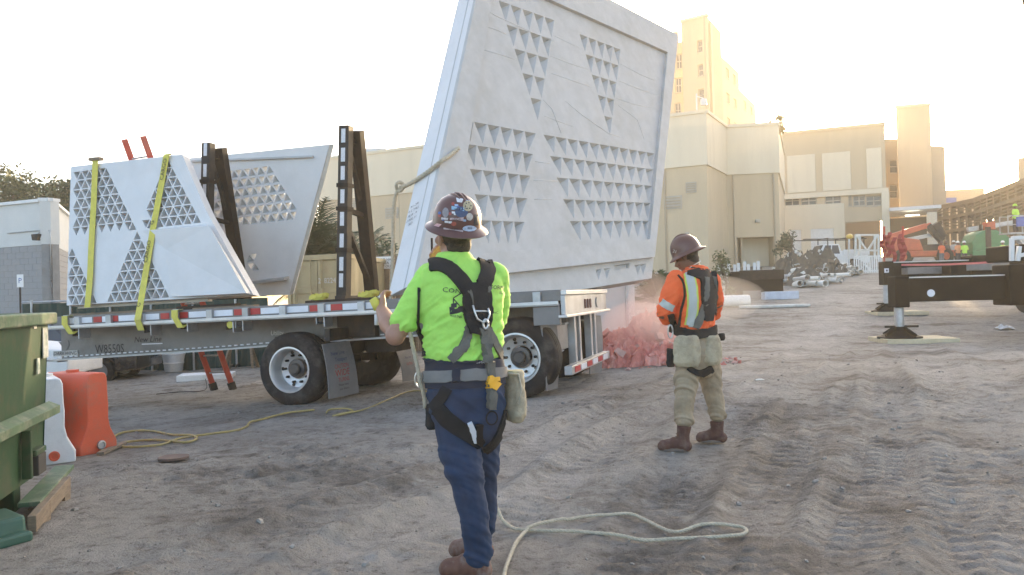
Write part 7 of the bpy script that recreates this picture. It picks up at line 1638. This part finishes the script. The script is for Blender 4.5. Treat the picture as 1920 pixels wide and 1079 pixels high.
# white utility truck with a ladder rack
p_ = XY(1556, 58); tk, M4 = car('white utility truck with a black ladder rack behind the scrap piles', (p_.x, p_.y, gz(p_.x, p_.y)), R(185), m_white, 'truck')
for x in (-2.3, -.9, .5):
    for y in (-.75, .75): mb = MB(); mb.beam(M4 @ Vector((x, y, .95)), M4 @ Vector((x, y, 2.15)), .06, .06); mb.build('rack_post', m_blacksteel, tk)
for y in (-.75, .75): mb = MB(); mb.beam(M4 @ Vector((-2.5, y, 2.15)), M4 @ Vector((2.4, y, 2.18)), .07, .07); mb.build('rack_rail', m_blacksteel, tk)
for x in (-2.3, -.9, .5): mb = MB(); mb.beam(M4 @ Vector((x, -.8, 2.22)), M4 @ Vector((x, .8, 2.22)), .06, .06); mb.build('rack_bar', m_blacksteel, tk)
for s in (-1, 1):
    mb = MB(); mb.box(-2.65, -.65, s * .82 - .06, s * .82 + .06, .92, 1.35, M4); mb.build('tool_locker', m_white, tk, bevel=.02)
    for k in range(3): mb = MB(); mb.box(-2.6 + .65 * k, -2.02 + .65 * k, s * .885 - .006, s * .885 + .006, .96, 1.3, M4); mb.build('locker_door', m_white, tk); 
# truss section, white crowd fence
d_ = 56; tr_ = thing('truss_section', 'pale steel truss section standing on the ground behind the white railings', 'truss', Vector((L(1626, 480).x, L(1626, 480).y, gzp(L(1626, 480)))))
for p_, q_ in (((1604, 486), (1604, 440)), ((1647, 486), (1647, 440)), ((1604, 441), (1647, 441)), ((1604, 470), (1647, 470)), ((1606, 442), (1625, 470)), ((1645, 442), (1627, 470)), ((1612, 486), (1612, 440)), ((1640, 486), (1640, 440))): mb = MB(); mb.beam(L(*p_), L(*q_), .12, .12); mb.build('member', m_fade, tr_)
d_ = 50; wf = thing('white_railing', 'white picket railing in front of the truss section', 'railing', Vector((L(1626, 495).x, L(1626, 495).y, gzp(L(1626, 495)))))
zz = gzp(L(1626, 495)); a_, e_ = L(1602, 495), L(1652, 495)
for k in range(13): x = a_.x + (e_.x - a_.x) * k / 12; mb = MB(); mb.beam((x, a_.y, zz), (x, a_.y, zz + 1.15), .07, .04); mb.build('picket', m_white, wf)
for h_ in (.15, 1.1): mb = MB(); mb.beam((a_.x, a_.y + .03, zz + h_), (e_.x, a_.y + .03, zz + h_), .05, .08); mb.build('rail', m_white, wf)
mb = MB(); mb.tube([L(1592, 500), L(1592, 446)], .06, 8); bb = thing('beacon_post', 'thin post with a round yellow lamp near the white truck', 'lamp', Vector((L(1592, 500).x, L(1592, 500).y, gzp(L(1592, 500))))); mb.build('post', m_galv, bb); mb = MB(); ball(mb, L(1593, 444), .22, (1, 1, .75)); mb.build('lamp', M('amber_lamp', (.65, .42, .08), .4), bb, smooth=True)
# pipes and scrap, black bin, tank, sheets
rnd = random.Random(21); k = 0
spots = ((1480, 522, 0), (1512, 527, 1), (1558, 520, 1), (1535, 508, 0), (1595, 505, 1), (1497, 508, 0), (1575, 498, 0))
for si, (px, py, st) in enumerate(spots):
    g = G(px, py + 12); n_ = 7
    for j in range(n_):
        row = 0 if j < 4 else 1; off = (j if j < 4 else j - 3.5) * .34 - .5; ang = R(-85 + rnd.uniform(-28, 28)); ax = Vector((math.cos(ang), math.sin(ang), rnd.uniform(-.03, .06))); sd = Vector((-ax.y, ax.x, 0)); c_ = g + sd * off * .9 + Vector((rnd.uniform(-.1, .1), rnd.uniform(-.15, .15), .17 + row * .27)); r_ = rnd.choice((.10, .13, .16)); ln_ = rnd.uniform(.8, 1.7)
        mb = MB(); q = ax.to_track_quat('Z', 'Y').to_matrix().to_4x4(); mb.lathe([(r_, -ln_ / 2), (r_, ln_ / 2), (r_ * .86, ln_ / 2), (r_ * .86, -ln_ / 2)], Matrix.Translation(c_) @ q, 14, close=True)
        o_ = mb.build('plastic_pipe', m_pvc if (j + si) % 5 else m_galv, None, smooth=40); tag(o_, ('short pale pipe' if (j + si) % 5 else 'short grey metal pipe') + ' ' + ('in the stack against the end of the black bin', 'in the low stack on the closest scrap pile', 'in the stack on the middle scrap pile', 'in the stack before the white truck', 'in the stack by the white railing', 'in the stack under the dark bush', 'in the stack between the truck and the middle pile')[si], 'pipe', 'pipes in the scrap piles')
m_scrap = M('dark_scrap', (.10, .085, .065), .9, var=.4, scale=3)
for si, (px, py, w_, h_) in enumerate(((1515, 527, 2.6, .7), (1490, 508, 3.0, 1.5), (1558, 512, 3.0, 1.1), (1608, 503, 2.2, .7), (1535, 500, 4.0, 1.4))):
    g = G(px, py + 8); mb = MB(); n = 22; vs = []
    for i in range(n + 1):
        for j in range(n + 1): u, v = i / n * 2 - 1, j / n * 2 - 1; r_ = math.hypot(u, v); vs.append([g.x + u * w_ / 2, g.y + v * w_ * .4 + .4, h_ * max(0, 1 - r_ ** 1.8)])
    va = np.array(vs); va[:, 2] *= 1 + .6 * fbm(va[:, 0] * 2.5, va[:, 1] * 2.5, 120 + si, 3); va[:, 2] += g.z - .04; mb.add([tuple(q) for q in va], [(i * (n + 1) + j, (i + 1) * (n + 1) + j, (i + 1) * (n + 1) + j + 1, i * (n + 1) + j + 1) for i in range(n) for j in range(n)])
    t = thing('scrap_pile', ('low dark scrap pile with pale pipes, closest to the black bin', 'taller brown scrap pile under the dark bush', 'brown scrap pile in the middle of the row', 'small dark scrap pile by the white railing', 'broad scrap pile in front of the white truck')[si], 'scrap', g); mb.build('mound', m_scrap, t)
    for j in range(34):
        a_ = rnd.uniform(0, 6.28); r_ = rnd.random() ** .6 * .45; x, y = g.x + math.cos(a_) * r_ * w_, g.y + .2 + math.sin(a_) * r_ * w_ * .6; z = g.z + h_ * max(.1, 1 - (r_ * 2) ** 1.8); s_ = rnd.uniform(.06, .20); mm = Matrix.Translation((x, y, z)) @ Euler((rnd.uniform(0, 3), rnd.uniform(0, 3), rnd.uniform(0, 3))).to_matrix().to_4x4(); mb = MB(); mb.box(-s_, s_, -s_ * .5, s_ * .5, -s_ * .12, s_ * .12, mm); mb.build('scrap_piece', rnd.choice((m_pvc, m_scrap, m_pvc, m_wood, m_galv, m_fade)), t)
g = G(1430, 562); bz_ = g.z; mt = Matrix.Translation(g) @ Matrix.Rotation(R(8), 4, 'Z'); bn = thing('black_bin', 'long black open steel bin in front of the beige wall recess', 'bin', mat=mt); wk = g.y / FPX; wb = 84 * wk; hb_ = 54 * wk
for (x0, x1, y0, y1) in ((-wb / 2, wb / 2, 0, .06), (-wb / 2, wb / 2, 1.2, 1.26), (-wb / 2, -wb / 2 + .06, .062, 1.198), (wb / 2 - .06, wb / 2, .062, 1.198)): mb = MB(); mb.box(x0, x1, y0, y1, .1, hb_, mt); mb.build('bin_wall', m_crane, bn, bevel=.015)
mb = MB(); mb.box(-wb / 2 - .04, wb / 2 + .04, -.04, .055, hb_ - .38, hb_ + .03, mt); mb.build('rim', m_rustdark, bn, bevel=.02); mb = MB(); mb.box(-wb / 2 + .08, -wb / 2 + .85, -.03, .0, .02, .38, mt); mb.build('panel', m_alu, bn); mb = MB(); mb.box(-wb / 2, wb / 2, .05, 1.2, .05, .12, mt); mb.build('bin_floor', m_crane, bn)
cg = thing('pallet_crate', 'pale slatted crate standing behind the black bin', 'crate', g + Vector((-.3, 2.2, 0)))
for k in range(9): mb = MB(); x = g.x - 1.2 + .22 * k; mb.beam((x, g.y + 2.2, bz_), (x + .06 * (k % 2), g.y + 2.2, bz_ + 1.55 + .06 * (k % 3)), .13, .03); mb.build('slat', m_white, cg)
for z_ in (.4, 1.35): mb = MB(); mb.beam((g.x - 1.3, g.y + 2.25, bz_ + z_), (g.x + .75, g.y + 2.25, bz_ + z_), .04, .12); mb.build('cross_slat', m_wood, cg)
g = G(1370, 577); mb = MB(); mb.lathe([(.05, -.72), (.2, -.70), (.22, -.64), (.22, .64), (.2, .70), (.05, .72)], Matrix.Translation(g + Vector((0, 0, .24))) @ Matrix.Rotation(R(90), 4, 'Y') @ Matrix.Rotation(R(6), 4, 'X'), 24); tag(mb.build('pipe_roll', m_pvc, None, smooth=40), 'thick cream cylinder lying on the ground behind the orange shirted worker', 'roll')
g = G(1466, 562); mb = MB(); mb.box(-.75, .75, -.05, .5, 0, .34, Matrix.Translation(g) @ Matrix.Rotation(R(8), 4, 'Z') @ Matrix.Rotation(R(-4), 4, 'X')); tag(mb.build('insulation_bale', M('pale_blue_wrap', (.52, .56, .62), .5, var=.15), None, bevel=.03), 'pale bluish wrapped bale lying at the foot of the black bin', 'bale')
g = G(1450, 577); mb = MB(); mb.box(-1.2, 1.3, -.3, .3, 0, .1, Matrix.Translation(g) @ Matrix.Rotation(R(7), 4, 'Z')); tag(mb.build('kerb_stone', m_fade, None, bevel=.02), 'low pale concrete strip on the ground before the black bin', 'kerb')

# ---------------------------------------------------------------- warm dusty air
def haze():
    mb = MB(); mb.box(-90, 110, -12, 170, -2.2, 42); m = bpy.data.materials.new('dusty_air'); m.use_nodes = True; nt = m.node_tree; nt.nodes.remove(nt.nodes['Principled BSDF']); v = nt.nodes.new('ShaderNodeVolumePrincipled'); v.inputs['Color'].default_value = (1, .88, .68, 1); v.inputs['Density'].default_value = .0018; v.inputs['Anisotropy'].default_value = .25
    nt.links.new(v.outputs[0], nt.nodes['Material Output'].inputs['Volume']); m.cycles.homogeneous_volume = True
    o = mb.build('haze', m, None); tag(o, 'warm dusty air over the whole building site', 'haze', kind='stuff')
haze()
